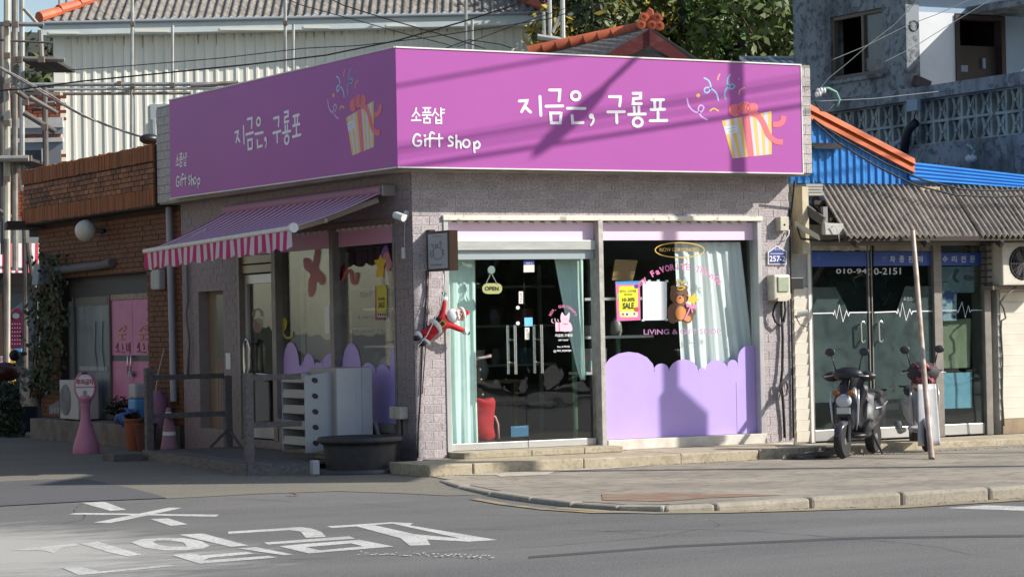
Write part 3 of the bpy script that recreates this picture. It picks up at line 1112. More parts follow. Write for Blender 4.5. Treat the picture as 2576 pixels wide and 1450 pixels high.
for i, ch_ in enumerate('당기세요'):
    typeset(lb, ch_, fnB(1042, 846 + i * 23, .004), fnB(1058, 846 + i * 23, .004), fnB(1042, 830 + i * 23, .004), .001)
    typeset(lb, ch_, fnB(1100, 1186 + i * 22, .004), fnB(1116, 1186 + i * 22, .004), fnB(1100, 1170 + i * 22, .004), .001)
lb.build('lettering', BLACK, gd)
lb = Print(fnB)
lb.poly([(1083, 1062), (1160, 1060), (1161, 1142), (1085, 1144)])
lb.build('sticker', M('sky_blue_sticker', (.08, .42, .75), .5, (.2, .6, .8), 8), gd)
lb = Print(fnB)
lb.poly([(955, 2085), (1122, 2075), (1122, 2178), (957, 2188)])
lb.build('sticker', film_mat('blue_security_sticker', (.06, .18, .30), .7), gdl)
lb = MB()
typeset(lb, 'CAUTION', fnB(985, 2103, .003), fnB(1098, 2097, .003), fnB(985, 2088, .003), .001)
lb.build('lettering', film_mat('pale_blue_ink', (.25, .45, .60), .8), gdl)
# chrome guide pipe running up the jamb behind the curtain side
# ---- side glazing and doors (x = side wall)
PX = .085
for a, b in ((ly0, ly0 + .04), (2.02, 2.12), (3.68, 3.80), (ly1 - .06, ly1)):
    MB().box((-.012, a, lz0 if a < 3.6 else .2), (.15, b, lz1 - .045)).build('window_frame', ALU_D, shop, bevel=.004)
MB().box((-.025, ly0 - .01, lz1 - .042), (.15, ly1 + .01, lz1 + .01)).build('head_rail', M('side_head_rail', (.20, .15, .12), .6), shop)
y = ly0 + .1
while y < ly1 - .1:
    piece('film_clip', dent.data, shop, (.057, y + .035, lz1 - .06), rot=(0, 0, R(90))); y += .16
for a, b in ((ly0 + .041, 2.019), (2.121, 3.679), (3.801, ly1 - .061)):
    MB().box((PX - .02, a, 2.44), (PX + .02, b, 2.644)).build('pink_band', PINK_S, shop)
side_panes = []
for a, b in ((ly0 + .041, 2.019), (2.121, 3.679)):
    side_panes.append(MB().box((PX - .004, a, lz0 + .06), (PX + .004, b, 2.4395)).build('window_pane', GLASS, shop))
    MB().box((-.04, a - .03, lz0 - .03), (.15, b + .03, lz0 + .058)).build('window_sill', ALU_D, shop)
dr = MB().box((PX - .004, 3.86, .40), (PX + .004, 4.74, 2.09)).build('glass_door', GLASS, shop)
d = MB()
d.box((PX - .025, 3.802, .22), (PX + .025, 3.859, 2.20)); d.box((PX - .025, 4.741, .22), (PX + .025, 4.798, 2.20)); d.box((PX - .025, 3.859, .22), (PX + .025, 4.741, .40)); d.box((PX - .025, 3.859, 2.09), (PX + .025, 4.741, 2.2))
d.build('door_frame', ALU, dr, bevel=.003)
for z in (2.22, 2.335): MB().box((PX - .05, 3.81, z), (PX + .03, 4.795, z + .095)).build('transom', M('warm_transom', (.42, .36, .26), .45, metal=.3), shop)
h = MB()
hy, hx = 4.60, PX - .09
h.tube([(PX, hy, 1.36), (hx, hy, 1.36)], .012); h.tube([(PX, hy, 1.02), (hx, hy, 1.02)], .012)
ring = [(hx, hy + .085 * (1 if abs(math.cos(a)) < 2 else 0) * math.cos(a), 1.19 + (.22 if math.sin(a) > 0 else -.22) * abs(math.sin(a)) ** .45) for a in [2 * math.pi * i / 28 for i in range(29)]]
h.tube(ring, .017, 8, caps=False)
h.build('door_handle', STEEL, dr, smooth='auto')
MB().tube([(PX - .03, 4.45, 1.0), (PX - .03, 4.0, .98)], .010).build('door_latch', WHITE_PL, dr)
# lavender film on the side windows
for k, (pane, a, b, lobes) in enumerate(((side_panes[0], ly0 + .043, 2.017, [(.60, .17, 1.34, 1.06), (.95, .18, 1.12, 1.0), (1.32, .19, 1.14, 1.02), (1.76, .25, 1.36, 1.06)]),
                                         (side_panes[1], 2.123, 3.677, [(2.34, .22, 1.24, 1.10), (2.66, .12, 1.16, 1.08), (2.94, .17, 1.24, 1.08), (3.16, .06, 1.12, 1.06), (3.45, .235, 1.38, 1.08)]))):
    lo = [p for p in scallop(lobes, 0) if a < p[0] < b]
    MB().prism([(PX - .0045, q, z) for q, z in [(a, .482), (a, 1.1)] + lo + [(b, 1.1), (b, .482)]], (-.003, 0, 0)).build('lavender_film', LAV, pane)


RB = film_mat('coral_ribbon_film', (.48, .11, .13), .9)


def fnS(u, v, l):                # working sheet for the side windows
    p = LW((900 + u / 2.417) * .644, (850 + v / 2.417) * .644, PX - .009)
    return Vector((PX - .009 - l, p.y, p.z))


rb = Print(fnS)
rb.blob([(690, 385), (740, 385), (775, 420), (800, 300), (845, 290), (840, 400), (828, 480), (885, 545), (888, 610), (860, 635), (810, 600), (795, 690), (765, 748), (735, 720), (735, 600), (752, 530), (700, 480)])
rb.build('sticker', RB, side_panes[1], label='big coral ribbon bow sticker')
rb = Print(fnS)
rb.line([(995, 850), (1020, 760), (1020, 660), (1000, 560), (1000, 460), (1040, 560), (1060, 440), (1050, 580), (1095, 510), (1135, 510), (1150, 600), (1180, 610), (1195, 530)], 34, curve=True)
rb.build('sticker', RB, side_panes[0])
st_ = Print(fnS)
st_.poly([(1418, 340), (1437, 390), (1475, 395), (1450, 455), (1445, 570), (1405, 550), (1368, 560), (1385, 475), (1355, 400), (1398, 392)])
st_.build('sticker', STAR, side_panes[0], label='yellow star sticker')
st_ = Print(lambda u, v, l: fnS(u, v, l - .0002))
st_.blob([(1440, 400), (1450, 340), (1490, 320), (1510, 380), (1525, 430), (1510, 480), (1465, 500), (1470, 430)])
st_.build('sticker', film_mat('peach_star', (.68, .25, .28), .9), side_panes[0])
st_ = Print(lambda u, v, l: fnS(u, v, l - .0003))
st_.blob([(1425, 340), (1440, 290), (1470, 258), (1492, 300), (1480, 340), (1445, 390)])
st_.build('sticker', film_mat('violet_star', (.22, .12, .42), .9), side_panes[0])
yl_ = Print(fnS)
yl_.line([(440, 1020), (430, 940), (450, 895), (465, 950), (450, 1010), (470, 1060), (500, 1010), (505, 950), (525, 980), (515, 1040), (490, 1080), (530, 1130), (575, 1120), (582, 1080)], 20, curve=True)
yl_.build('sticker', film_mat('mustard_ribbon', (.52, .42, .05), .9), side_panes[1])
t = MB()
typeset(t, 'GIFT', fnS(1218, 752, 0), fnS(1322, 748, 0), fnS(1218, 700, 0), .001)
typeset(t, 'Living', fnS(1195, 975, 0), fnS(1345, 968, 0), fnS(1195, 918, 0), .001)
typeset(t, 'accessories', fnS(1125, 1088, 0), fnS(1420, 1078, 0), fnS(1125, 1036, 0), .001)
t.build('lettering', film_mat('grey_white_lettering', (.55, .55, .55), .85), side_panes[0])
dpr = Print(fnS)
dpr.line([(210, 925), (220, 880), (250, 860), (285, 885), (295, 925)], 16, curve=True)
dpr.build('sticker', film_mat('grey_arc', (.20, .19, .18), .8), dr)
dpr = Print(fnS)
dpr.blob([(215, 960), (290, 955), (295, 1060), (250, 1085), (215, 1050)])
dpr.build('sticker', film_mat('dusty_pink', (.38, .22, .20), .5), dr)

# small recessed service door
sdr = MB().box((.13, sy0 + .005, sz0), (.17, sy1 - .005, sz1)).build('service_door', M('tan_door', (.22, .16, .12), .6, (.18, .13, .10), 3), shop)
MB().box((.122, sy0 + .09, 1.2), (.129, sy1 - .3, 1.98)).build('door_window', M('dull_glass', (.10, .11, .10), .15), sdr)
for k in range(6): MB().box((.124, sy0 + .08 + k * .085, .42), (.129, sy0 + .145 + k * .085, 1.05)).build('door_slat', M('tan_slats', (.28, .20, .15), .7), sdr)
MB().box((.10, sy0 + .05, 1.08), (.13, sy0 + .09, 1.2)).build('door_lock', BLACK, sdr)
MB().box((-.012, 5.12, 1.05), (0, 5.27, 1.25)).build('meter_plate', WHITE_PL, shop)

# ---- signboards
def sign_art(prefix, fn, mp_text, mp_small, mp_box, rt):
    t = Print(mp_text)
    w_ = 18
    for s_ in ([(690, 394), (738, 391), (735, 405), (704, 461)], [(722, 428), (760, 464)], [(819, 365), (825, 484)], [(880, 325), (945, 325), (944, 345), (939, 392)], [(857, 427), (963, 425)],
               [(992, 440), (1103, 441)], [(1021, 485), (1025, 532), (1090, 529)], [(1256, 367), (1324, 367), (1325, 385), (1320, 425)], [(1246, 463), (1350, 461)], [(1300, 470), (1303, 530)],
               [(1404, 346), (1452, 346), (1452, 376), (1407, 380), (1404, 411), (1456, 411)], [(1411, 434), (1413, 470)], [(1441, 432), (1441, 470)], [(1376, 478), (1481, 476)],
               [(1521, 387), (1596, 386)], [(1540, 394), (1541, 442)], [(1576, 393), (1574, 442)], [(1516, 448), (1602, 446)], [(1561, 466), (1561, 512)], [(1511, 518), (1616, 516)]):
        t.line(s_, w_)
    t.line([(885, 470), (951, 470), (946, 532), (890, 532)], w_, closed=True)
    t.line([(1043 + 27 * math.cos(a), 362 + 26 * math.sin(a)) for a in [2 * math.pi * i / 20 for i in range(20)]], w_, closed=True)
    t.line([(1433 + 29 * math.cos(a), 527 + 27 * math.sin(a)) for a in [2 * math.pi * i / 20 for i in range(20)]], w_, closed=True)
    t.disc((1141, 490), 17); t.line([(1151, 492), (1156, 512), (1149, 532), (1139, 545)], 13, curve=True)
    t.build('lettering', WHITE_ST, rt)
    t = Print(mp_small)
    for s_ in ([(42, 438), (36, 466), (18, 489)], [(40, 460), (62, 486)], [(42, 492), (42, 512)], [(13, 515), (70, 515)],
               [(85, 437), (131, 437)], [(98, 441), (98, 463)], [(118, 441), (118, 463)], [(83, 467), (131, 466)], [(80, 483), (136, 481)], [(108, 485), (108, 498)],
               [(161, 443), (155, 466), (142, 486)], [(160, 463), (181, 484)], [(196, 438), (196, 491)], [(199, 450), (218, 448)], [(199, 470), (216, 468)],
               [(165, 496), (165, 533), (199, 533), (199, 496)], [(167, 515), (197, 515)]):
        t.line(s_, 9.5)
    t.line([(90, 504), (126, 504), (126, 531), (90, 531)], 9.5, closed=True)
    for s_ in ([(64, 612), (48, 602), (32, 612), (22, 640), (28, 668), (50, 676), (68, 668), (71, 646), (52, 645)], [(152, 599), (138, 591), (127, 606), (126, 640), (126, 680)],
               [(270, 627), (256, 618), (245, 629), (252, 643), (268, 655), (266, 672), (243, 676)], [(293, 662), (305, 646), (319, 656), (321, 688)], [(405, 668), (424, 648), (440, 668), (428, 690), (407, 684)]):
        t.line(s_, 12.5, curve=True)
    for s_ in ([(96, 636), (97, 674)], [(105, 632), (152, 628)], [(184, 603), (185, 678)], [(156, 631), (206, 628)], [(292, 611), (293, 688)], [(403, 655), (407, 716)]):
        t.line(s_, 12.5)
    t.line([(355 + 21 * math.cos(a), 661 + 24 * math.sin(a)) for a in [2 * math.pi * i / 18 for i in range(18)]], 12.5, closed=True)
    t.disc((94, 612), 8)
    t.build('lettering', WHITE_ST, rt)
    # gift box with ribbon
    A, B, C_, D_ = (1963, 518), (2275, 457), (2277, 728), (2031, 755)
    cols = [Print(lambda u, v, l: mp_box(u, v, l)), Print(lambda u, v, l: mp_box(u, v, l + .0002))]
    N = 13
    for k in range(N):
        f0, f1 = k / N, (k + 1) / N
        q = [(lerp(A[0], B[0], f0), lerp(A[1], B[1], f0)), (lerp(A[0], B[0], f1), lerp(A[1], B[1], f1)), (lerp(D_[0], C_[0], f1), lerp(D_[1], C_[1], f1)), (lerp(D_[0], C_[0], f0), lerp(D_[1], C_[1], f0))]
        cols[k % 2].k = 0
        cols[k % 2].poly(q)
    cols[0].build('gift_box_print', M('print_yellow', (.78, .52, .13), .5), rt)
    cols[1].build('gift_box_print', M('print_lilac', (.62, .60, .72), .5), rt)
    r_ = Print(lambda u, v, l: mp_box(u, v, l + .0012))
    r_.poly([(2088, 494), (2137, 482), (2166, 741), (2128, 745)])
    r_.disc((2045, 452), 40, 40); r_.disc((2160, 440), 32, 36); r_.disc((2105, 437), 46, 40)
    r_.line([(2130, 470), (2185, 482), (2225, 535), (2255, 605), (2300, 645), (2346, 653)], 34, curve=True, cap=False)
    r_.line([(2282, 541), (2320, 540), (2345, 520), (2352, 488)], 34, curve=True, cap=False)
    r_.build('ribbon_print', M('print_coral', (.78, .16, .20), .5), rt)
    k_ = Print(lambda u, v, l: mp_box(u, v, l + .0026))
    k_.line([(2060, 430), (2085, 460), (2075, 475), (2062, 455), (2075, 425), (2100, 405)], 4, curve=True); k_.line([(2120, 410), (2140, 440), (2128, 458), (2118, 440), (2135, 415)], 4, curve=True)
    k_.build('ribbon_print', M('print_dark_coral', (.45, .06, .07), .5), rt)
    wl = Print(lambda u, v, l: mp_box(u, v, l + .0006))
    wl.poly([(1976, 556), (2055, 542), (2062, 590), (1988, 603)])
    wl.build('gift_box_print', M('print_white', (.70, .70, .76), .5), rt)
    wl = Print(lambda u, v, l: mp_box(u, v, l + .001))
    wl.line([(1988, 572), (2000, 566), (2012, 570), (2030, 562), (2046, 560)], 3, curve=True); wl.line([(2005, 588), (2045, 578)], 3)
    wl.build('gift_box_print', M('print_grey', (.30, .32, .45), .5), rt)
    cf = Print(mp_box)
    cf.line([(1853, 250), (1880, 266), (1893, 300), (1882, 335), (1862, 342), (1853, 322), (1872, 309), (1905, 322), (1930, 348), (1941, 388)], 10, curve=True)
    cf.build('confetti_print', M('print_light_blue', (.36, .60, .86), .5), rt)
    cf = Print(mp_box)
    cf.line([(2018, 228), (2000, 252), (2002, 298), (2024, 318), (2044, 302), (2026, 288), (1998, 308), (1980, 345), (1986, 380)], 9, curve=True); cf.disc((2070, 255), 5)
    cf.build('confetti_print', M('print_teal', (.12, .48, .62), .5), rt)
    cf = Print(mp_box)
    cf.line([(1745, 380), (1756, 425), (1790, 460), (1830, 464), (1850, 437), (1832, 420), (1815, 442), (1832, 488), (1870, 511)], 10, curve=True)
    cf.build('confetti_print', M('print_mauve', (.64, .42, .80), .5), rt)
    cf = Print(mp_box)
    cf.disc((1815, 360), 12); cf.line([(1890, 455), (1912, 441), (1940, 455)], 10, curve=True)
    cf.build('confetti_print', M('print_gold', (.85, .55, .10), .5), rt)
    cf = Print(mp_box)
    cf.line([(1950, 225), (1942, 240), (1938, 260)], 10, curve=True); cf.line([(2105, 310), (2078, 325), (2070, 350)], 9, curve=True)
    cf.build('confetti_print', M('print_salmon', (.80, .32, .30), .5), rt)


SYF, SXF = -.40, -.35
SZ0, SZ1 = 3.19, 4.435
sf = root('signboard', 'bright magenta signboard over the shop front with white lettering', 'signboard', (2.2, -.38, SZ0))
MB().prism([(SXF + .003, SYF, SZ0), (4.755, SYF, SZ0 - .012), (4.755, SYF, SZ1 - .03), (SXF + .003, SYF, SZ1)], (0, .078, 0)).build('sign_face', PURPLE, sf)
t = MB()
t.bar((SXF, SYF - .003, SZ1 + .004), (4.765, SYF - .003, SZ1 - .026), .014, .016); t.bar((SXF, SYF - .003, SZ0 - .004), (4.765, SYF - .003, SZ0 - .016), .014, .014)
t.box((4.757, SYF - .006, SZ0 - .02), (4.77, SYF + .07, SZ1 - .03))
t.build('sign_trim', WHITE_P, sf)


def fz(u, v): return (1030.4 + .4 * u, 96.6 + .4 * v)


def f_front(u, v, l):
    p = FR(*fz(u, v), SYF)
    return Vector((p.x, SYF - .0012 - l, p.z))


sign_art('front', None, f_front, f_front, f_front, sf)
ss = root('signboard', 'shaded magenta signboard along the shop side above the striped awning', 'signboard', (-.3, 3, SZ0))
MB().prism([(SXF, SYF + .002, SZ0), (SXF, 6.19, SZ0 + .025), (SXF, 6.17, SZ1 + .015), (SXF, SYF + .002, SZ1)], (.078, 0, 0)).build('sign_face', PURPLE, ss)
t = MB()
t.bar((SXF - .003, SYF + .016, SZ1 + .006), (SXF - .003, 6.18, SZ1 + .02), .014, .014); t.bar((SXF - .003, SYF + .016, SZ0 - .004), (SXF - .003, 6.2, SZ0 + .02), .014, .014)
t.build('sign_trim', WHITE_P, ss)


def side_map(x_a, y_a, x_b, y_b, dz=0.0):
    """front design position x_a, x_b (metres along the front) fall at y_a, y_b along the side"""
    def f(u, v, l):
        p = FR(*fz(u, v), SYF)
        return Vector((SXF - .0012 - l, lerp(y_a, y_b, (p.x - x_a) / (x_b - x_a)), p.z + dz))
    return f


pf = lambda x, y=280: FR(x, y, SYF).x
pl = lambda x, y=300: LW(x, y, SXF).y
sign_art('side', None, side_map(pf(1302), pl(589), pf(1679), pl(758), -.03), side_map(pf(1036), pl(443, 420), pf(1208), pl(505, 440), -.06), side_map(pf(1727), pl(824, 270), pf(1974), pl(960, 270), .05), ss)


# ------------------------------------------------------------------ inside the shop: things seen through the glass
def curtain(name, label, x0, x1, z0, z1, y, folds, mat, amp=.03, taper=None, group=None, seed=0):
    rnd = random.Random(seed)
    ph = [rnd.uniform(-.5, .5) for _ in range(60)]

    def fn(u, v):
        z = lerp(z0, z1, v)
        a, b = x0, x1
        if taper: a, b = taper(v)
        uu = u + .012 * math.sin(v * 5 + u * 9)
        k = u * folds * 2 * math.pi
        return Vector((lerp(a, b, uu), y + amp * (math.sin(k + ph[int(u * 40)] * .6) + .35 * math.sin(k * 2.3 + v * 2)) * (1.0 - .25 * v), z))
    o = MB().grid(fn, folds * 10, 14).build(name, mat, None, smooth=True)
    return tag(o, label, 'curtain', group)


curtain('curtain', 'long mint curtain hanging in full behind the glass entrance', .45, .90, .25, 2.30, .30, 4, MINT, .013, seed=1)
curtain('curtain', 'narrow mint curtain gathered to one side at the entrance door edge', 1.92, 2.26, .9, 2.30, .28, 4, MINT, .010, taper=lambda v: (lerp(2.19, 1.88, v ** .8), 2.245), seed=2)
curtain('curtain', 'pale sheer curtain hung in the display window behind the bear sticker', 3.28, 4.2, .30, 2.42, .21, 6, WHITE_C, .020, taper=lambda v: (lerp(FR(1714, 900, .21).x, FR(1700, 650, .21).x, v), lerp(FR(1920, 1000, .21).x, FR(1862, 650, .21).x, v)), seed=3)
curtain('curtain', 'added grey blue panel painting a glass reflection beside the pale sheer curtain', 4.05, 4.62, .30, 2.6, .80, 3, M('grey_blue_reflection', (.42, .50, .56), .9), .02, seed=4)  # panel added for the bluish reflection in the glass, put into its colour
# shop fittings
WOOD_W = M('white_shelf_board', (.62, .64, .60), .6)
sh = root('display_shelf', 'white display shelf with stacked boards just inside the shop window', 'shelf', (2.8, .8, .14))
for z in (.95, 1.35, 1.78): MB().box((2.36, .45, z), (3.25, .85, z + .03)).build('shelf_board', WOOD_W, sh)
for x in (2.40, 2.98): MB().box((x, .80, .14), (x + .04, .84, 2.1)).build('upright', M('green_upright', (.20, .38, .22), .6), sh)
b = MB().ob((2.70, .62, 2.05), (.17, 0, .0), (.05, .03, .17), (0, .01, 0))
b = MB().prism([FR(1548, 652, .40), FR(1604, 654, .40), FR(1592, 706, .40), FR(1540, 704, .40)], (0, .02, 0)).build('notice_board', BOARD)
tag(b, 'brown board with a pale top edge leaning in the shop window', 'board')
b = MB().box((2.45, .50, .981), (2.66, .70, 1.24)).build('gift_bag', M('mint_bag', (.30, .60, .55), .6, (.75, .5, .6), 12, .5, .52))
tag(b, 'small mint gift bag with striped top on the display shelf', 'gift bag')
b = MB().lathe((2.86, .62, 1.38), [(.05, 0), (.07, .05), (.06, .14), (.03, .18), (.03, .2)], 14).build('vase', M('grey_vase', (.28, .27, .25), .4), smooth='auto')
tag(b, 'rounded grey vase on the middle board of the display shelf', 'vase')
for i, (x, z, c, lab) in enumerate(((2.46, 1.38, (.40, .40, .38), 'grey keepsake box at the shelf end near the door post'), (3.08, .98, (.45, .10, .10), 'red keepsake box on the lowest display board'), (3.0, 1.81, (.5, .42, .3), 'tan keepsake box high on the display shelf'))):
    tag(MB().box((x, .52, z), (x + .13, .68, z + .12)).build('keepsake_box', M('keepsake_%d' % i, c, .6), bevel=.004), lab, 'box')
tb = root('display_table', 'dark wooden display table deep inside the entrance', 'table', (1.5, 2.0, .14))
MB().box((1.0, 1.5, .86), (2.1, 2.5, .9)).build('table_top', M('dark_wood', (.10, .06, .035), .5), tb)
for x in (1.03, 2.02):
    for y_ in (1.53, 2.42): MB().box((x, y_, .14), (x + .05, y_ + .05, .859)).build('leg', M('dark_wood', (.1, .06, .035)), tb)
tag(MB().box((1.1, 1.7, .901), (1.45, 2.1, 1.12)).build('crate', M('orange_crate', (.30, .13, .05), .6), bevel=.01), 'low brown crate on the display table', 'crate')
tag(MB().lathe((1.75, 1.9, .901), [(.10, 0), (.13, .1), (.08, .3), (.09, .34)], 14).build('vase', M('pale_pot', (.35, .35, .33), .5), smooth='auto'), 'tall pale vase on the display table', 'vase')
rk = root('goods_rack', 'tall white goods rack against the rear wall of the shop', 'rack', (3.0, 5.0, .14))
for z in (.5, 1.0, 1.5, 2.0): MB().box((.8, 4.4, z), (4.2, 4.8, z + .03)).build('shelf_board', WOOD_W, rk)
for x in (.8, 2.0, 3.2, 4.16): MB().box((x, 4.76, .14), (x + .04, 4.8, 2.3)).build('upright', WOOD_W, rk)
rnd = random.Random(5)
for i in range(16):
    x = .9 + (i % 8) * .42; z = (1.031, 1.531)[i // 8]
    nm = ('toy', 'candle', 'jar', 'box')[i % 4]
    mt_ = M('goods_%d' % (i % 5), [(.5, .2, .25), (.4, .4, .35), (.15, .3, .35), (.5, .4, .15), (.35, .3, .45)][i % 5], .6)
    if i % 4 in (1, 2): b = MB().lathe((x, 4.6, z), [(.06, 0), (.065, .12), (.04, .17), (.045, .2)], 12).build('keepsake', mt_, smooth='auto')
    else: b = MB().box((x - .09, 4.5, z), (x + .09, 4.68, z + .2)).build('keepsake', mt_, bevel=.012)
    tag(b, ('rose', 'cream', 'teal', 'ochre', 'violet')[i % 5] + ' ' + ('soft toy', 'round jar', 'round jar', 'gift box')[i % 4] + ', ' + ('first', 'second', 'third', 'fourth', 'fifth', 'sixth', 'seventh', 'eighth')[i % 8] + ' along the ' + ('lowest', 'second')[i // 8] + ' filled board of the goods rack', 'souvenir', 'souvenirs on the goods rack')
# side-window display
ds = root('display_shelf', 'pale metal shelf facing the shop side window under the star stickers', 'shelf', (.5, 1.2, .14))
for z in (.9, 1.3, 1.72): MB().box((.30, .5, z), (.62, 1.9, z + .025)).build('shelf_board', M('shelf_grey', (.42, .46, .45), .5), ds)
for y_ in (.52, 1.2, 1.86): MB().box((.58, y_, .14), (.62, y_ + .04, 2.2)).build('upright', M('shelf_grey', (.42, .46, .45)), ds)
pn = MB().box((.40, 2.55, .14), (.44, 3.7, 2.40)).build('partition', M('khaki_reflection', (.34, .35, .27), .8, (.28, .29, .23), 4))  # added board; its khaki paints the wall reflected in the side panes
tag(pn, 'plain khaki board painting a wall reflection behind the side window', 'partition')
ps = MB().box((.30, 2.22, 1.05), (.306, 2.82, 1.72)).build('poster', M('faded_poster', (.36, .28, .26), .8, (.40, .33, .26), 3))
tag(ps, 'faded pinkish poster hung behind the side window', 'poster')
vl = MB()
vl.grid(lambda u, v: Vector((.22 + .02 * math.sin(u * 40), lerp(.47, 1.98, u), 2.42 - v * (.30 - .10 * abs(math.sin(u * 9))))), 60, 3)
tag(vl.build('valance', M('dark_plum_cloth', (.05, .03, .04), .9), smooth=True), 'dark scalloped cloth strip hung inside the side window', 'valance')
tag(MB().ball((.42, 1.55, 1.06), .13, 12, 8, (.8, 1, 1.1)).build('soft_toy', M('grey_plush', (.34, .33, .32), .95, bump=.4), smooth=True), 'round grey plush toy on the shelf at the side window', 'toy')
pl_ = root('potted_plant', 'green leafy plant behind the side window glass', 'plant', (.42, .85, .925))
MB().lathe((.42, .85, .925), [(.06, 0), (.08, .12), (.08, .13)], 12).build('pot', TERRA, pl_)
lf = MB()
rnd = random.Random(9)
for i in range(60):
    a = rnd.uniform(0, 6.28); r = rnd.uniform(.03, .17); z = 1.05 + rnd.uniform(0, .22)
    c = Vector((.42 + r * math.cos(a) * .6, .85 + r * math.sin(a), z)); d = Vector((math.cos(a), math.sin(a), rnd.uniform(-.3, .8))) * .05; s_ = Vector((-math.sin(a), math.cos(a), .2)) * .02
    lf.quad(c - d, c + s_, c + d, c - s_)
lf.build('leaves', M('shop_plant_leaf', (.05, .14, .05), .6), pl_)
# cardigan on a red stool, candy-cane hook by the entrance
rb_ = root('red_bag', 'bright red cloth bag slumped on the floor inside the entrance door', 'bag', (1.0, .32, .14))
bg_ = MB()
prof2 = [(.10, 0), (.13, .04), (.125, .14), (.11, .26), (.125, .36), (.15, .42), (.13, .455), (.05, .46)]
bg_.lathe((1.0, .34, .27), prof2, 22, sy=.55)
rnd = random.Random(4)
bg_.v = [(v[0] + .018 * math.sin(v[2] * 18 + v[0] * 9), v[1], v[2] + .015 * math.sin(v[0] * 30)) for v in bg_.v]
bg_.build('cloth', RED, rb_, smooth=True)
MB().tube([(1.08, .34, .56), (1.14, .34, .52), (1.17, .34, .44), (1.175, .34, .28)], .012).build('handle', M('candy_pink', (.75, .42, .42), .5), rb_, smooth=True)
MB().box((.9, .28, .141), (1.12, .42, .27)).build('stand', DARKW, rb_)
tr = root('christmas_stand', 'thin festive stand with a pink bar and tiny baubles by the mint curtain', 'stand', (.98, .42, .14))
MB().tube([(.93, .42, .14), (.95, .42, 1.17)], .012).build('pole', M('rose_gold', (.5, .28, .22), .4), tr)
MB().tube([(.86, .42, 1.15), (1.13, .40, 1.19)], .018, 10).build('bar', M('candy_stripe', (.72, .35, .30), .5, (.8, .7, .66), 30, .5, .52), tr)
for k in range(9):
    MB().ball((.93 + .09 * math.sin(k * 2.4), .40, 1.1 - k * .055), .014, 8, 6).build('bauble', M(('bauble_gold', 'bauble_white', 'bauble_green')[k % 3], ((.6, .45, .2), (.7, .7, .7), (.1, .3, .12))[k % 3], .3), tr, smooth=True)
# OPEN board hanging on a suction hook
op = root('open_board', 'rounded pale yellow OPEN board hanging on strings inside the door glass', 'sign', (.98, .125, 1.9))


def fo(x, y_, l=0):
    p = FR(1030.4 + x * .26655, 515.2 + y_ * .26655, .118)
    return Vector((p.x, .118 - l, p.z))


def rr(x0, y0, x1, y1, r, n=6):
    out = []
    for cx, cy, a0 in ((x1 - r, y0 + r, -90), (x1 - r, y1 - r, 0), (x0 + r, y1 - r, 90), (x0 + r, y0 + r, 180)):
        out += [(cx + r * math.cos(R(a0 + 90 * k / n)), cy + r * math.sin(R(a0 + 90 * k / n))) for k in range(n + 1)]
    return out


MB().prism([fo(*q) for q in rr(688, 738, 874, 838, 48)], (0, .012, 0)).build('board', M('lemon_board', (.70, .64, .26), .6), op)
t = MB(); typeset(t, 'OPEN', fo(708, 806, .002), fo(840, 808, .002), fo(708, 768, .002), .001, .035)
t.build('lettering', M('dark_brown_ink', (.05, .045, .03), .6), op)
for a, b in (((768, 640), (720, 742)), ((768, 640), (826, 746))): MB().tube([fo(*a), fo(*b)], .005, 6).build('string', M('grey_string', (.45, .45, .40), .8), op)
MB().lathe(fo(769, 612), [(.02, -.012), (.045, 0), (.045, .01)], 14, ax=(0, -1, 0)).build('suction_hook', M('clear_hook', (.35, .42, .40), .2), op)

# posters taped to the window
y0_ = PY - .0115


def fp(x, y_, l=0):
    p = FR(1481.2 + x * .2665, 515.2 + y_ * .2665, y0_)
    return Vector((p.x, y0_ - l, p.z))


po = root('sale_poster', 'pink edged yellow SALE poster taped to the shop window', 'poster', fp(370, 1095))
MB().prism([fp(252, 722), fp(480, 716), fp(488, 1085), fp(265, 1095)], (0, -.002, 0)).build('sheet', M('poster_pink', (.72, .16, .40), .5), po)
p_ = Print(lambda u, v, l: fp(u, v, .0022 + l)); p_.poly([(256, 722), (480, 716), (481, 742), (257, 748)])
p_.build('print', M('poster_blue', (.03, .30, .62), .5), po)
p_ = Print(lambda u, v, l: fp(u, v, .0026 + l)); p_.poly(rr(283, 764, 462, 1000, 18)); p_.poly(rr(288, 960, 462, 1058, 18))
p_.build('print', M('poster_yellow', (.85, .80, .02), .5), po)
p_ = Print(lambda u, v, l: fp(u, v, .004 + l)); p_.poly(rr(292, 1004, 458, 1052, 14)); p_.build('print', M('poster_cream', (.80, .74, .52), .5), po)
p_ = Print(lambda u, v, l: fp(u, v, .0046 + l)); p_.disc((448, 985), 24); p_.disc((321, 1030), 12); p_.build('print', M('poster_red', (.48, .09, .05), .5), po)
p_ = Print(lambda u, v, l: fp(u, v, .0046 + l)); p_.disc((447, 768), 20); p_.disc((359, 1030), 12); p_.disc((428, 1026), 9, 12); p_.build('print', M('poster_navy', (.06, .06, .32), .5), po)
p_ = Print(lambda u, v, l: fp(u, v, .0046 + l)); p_.poly([(262, 835), (285, 835), (288, 880), (264, 885)]); p_.build('print', M('poster_green', (.25, .60, .20), .5), po)
t = MB()
typeset(t, '발자노 스티커를', fp(292, 826, .005), fp(446, 824, .005), fp(292, 800, .005), .001, .01)
typeset(t, '찾아라!', fp(332, 856, .005), fp(410, 855, .005), fp(332, 834, .005), .001, .01)
typeset(t, '10-30%', fp(314, 912, .005), fp(434, 908, .005), fp(314, 876, .005), .001, .03)
typeset(t, 'SALE', fp(318, 982, .005), fp(426, 978, .005), fp(318, 922, .005), .001, .04)
t.build('lettering', M('poster_ink', (.04, .05, .03), .6), po)
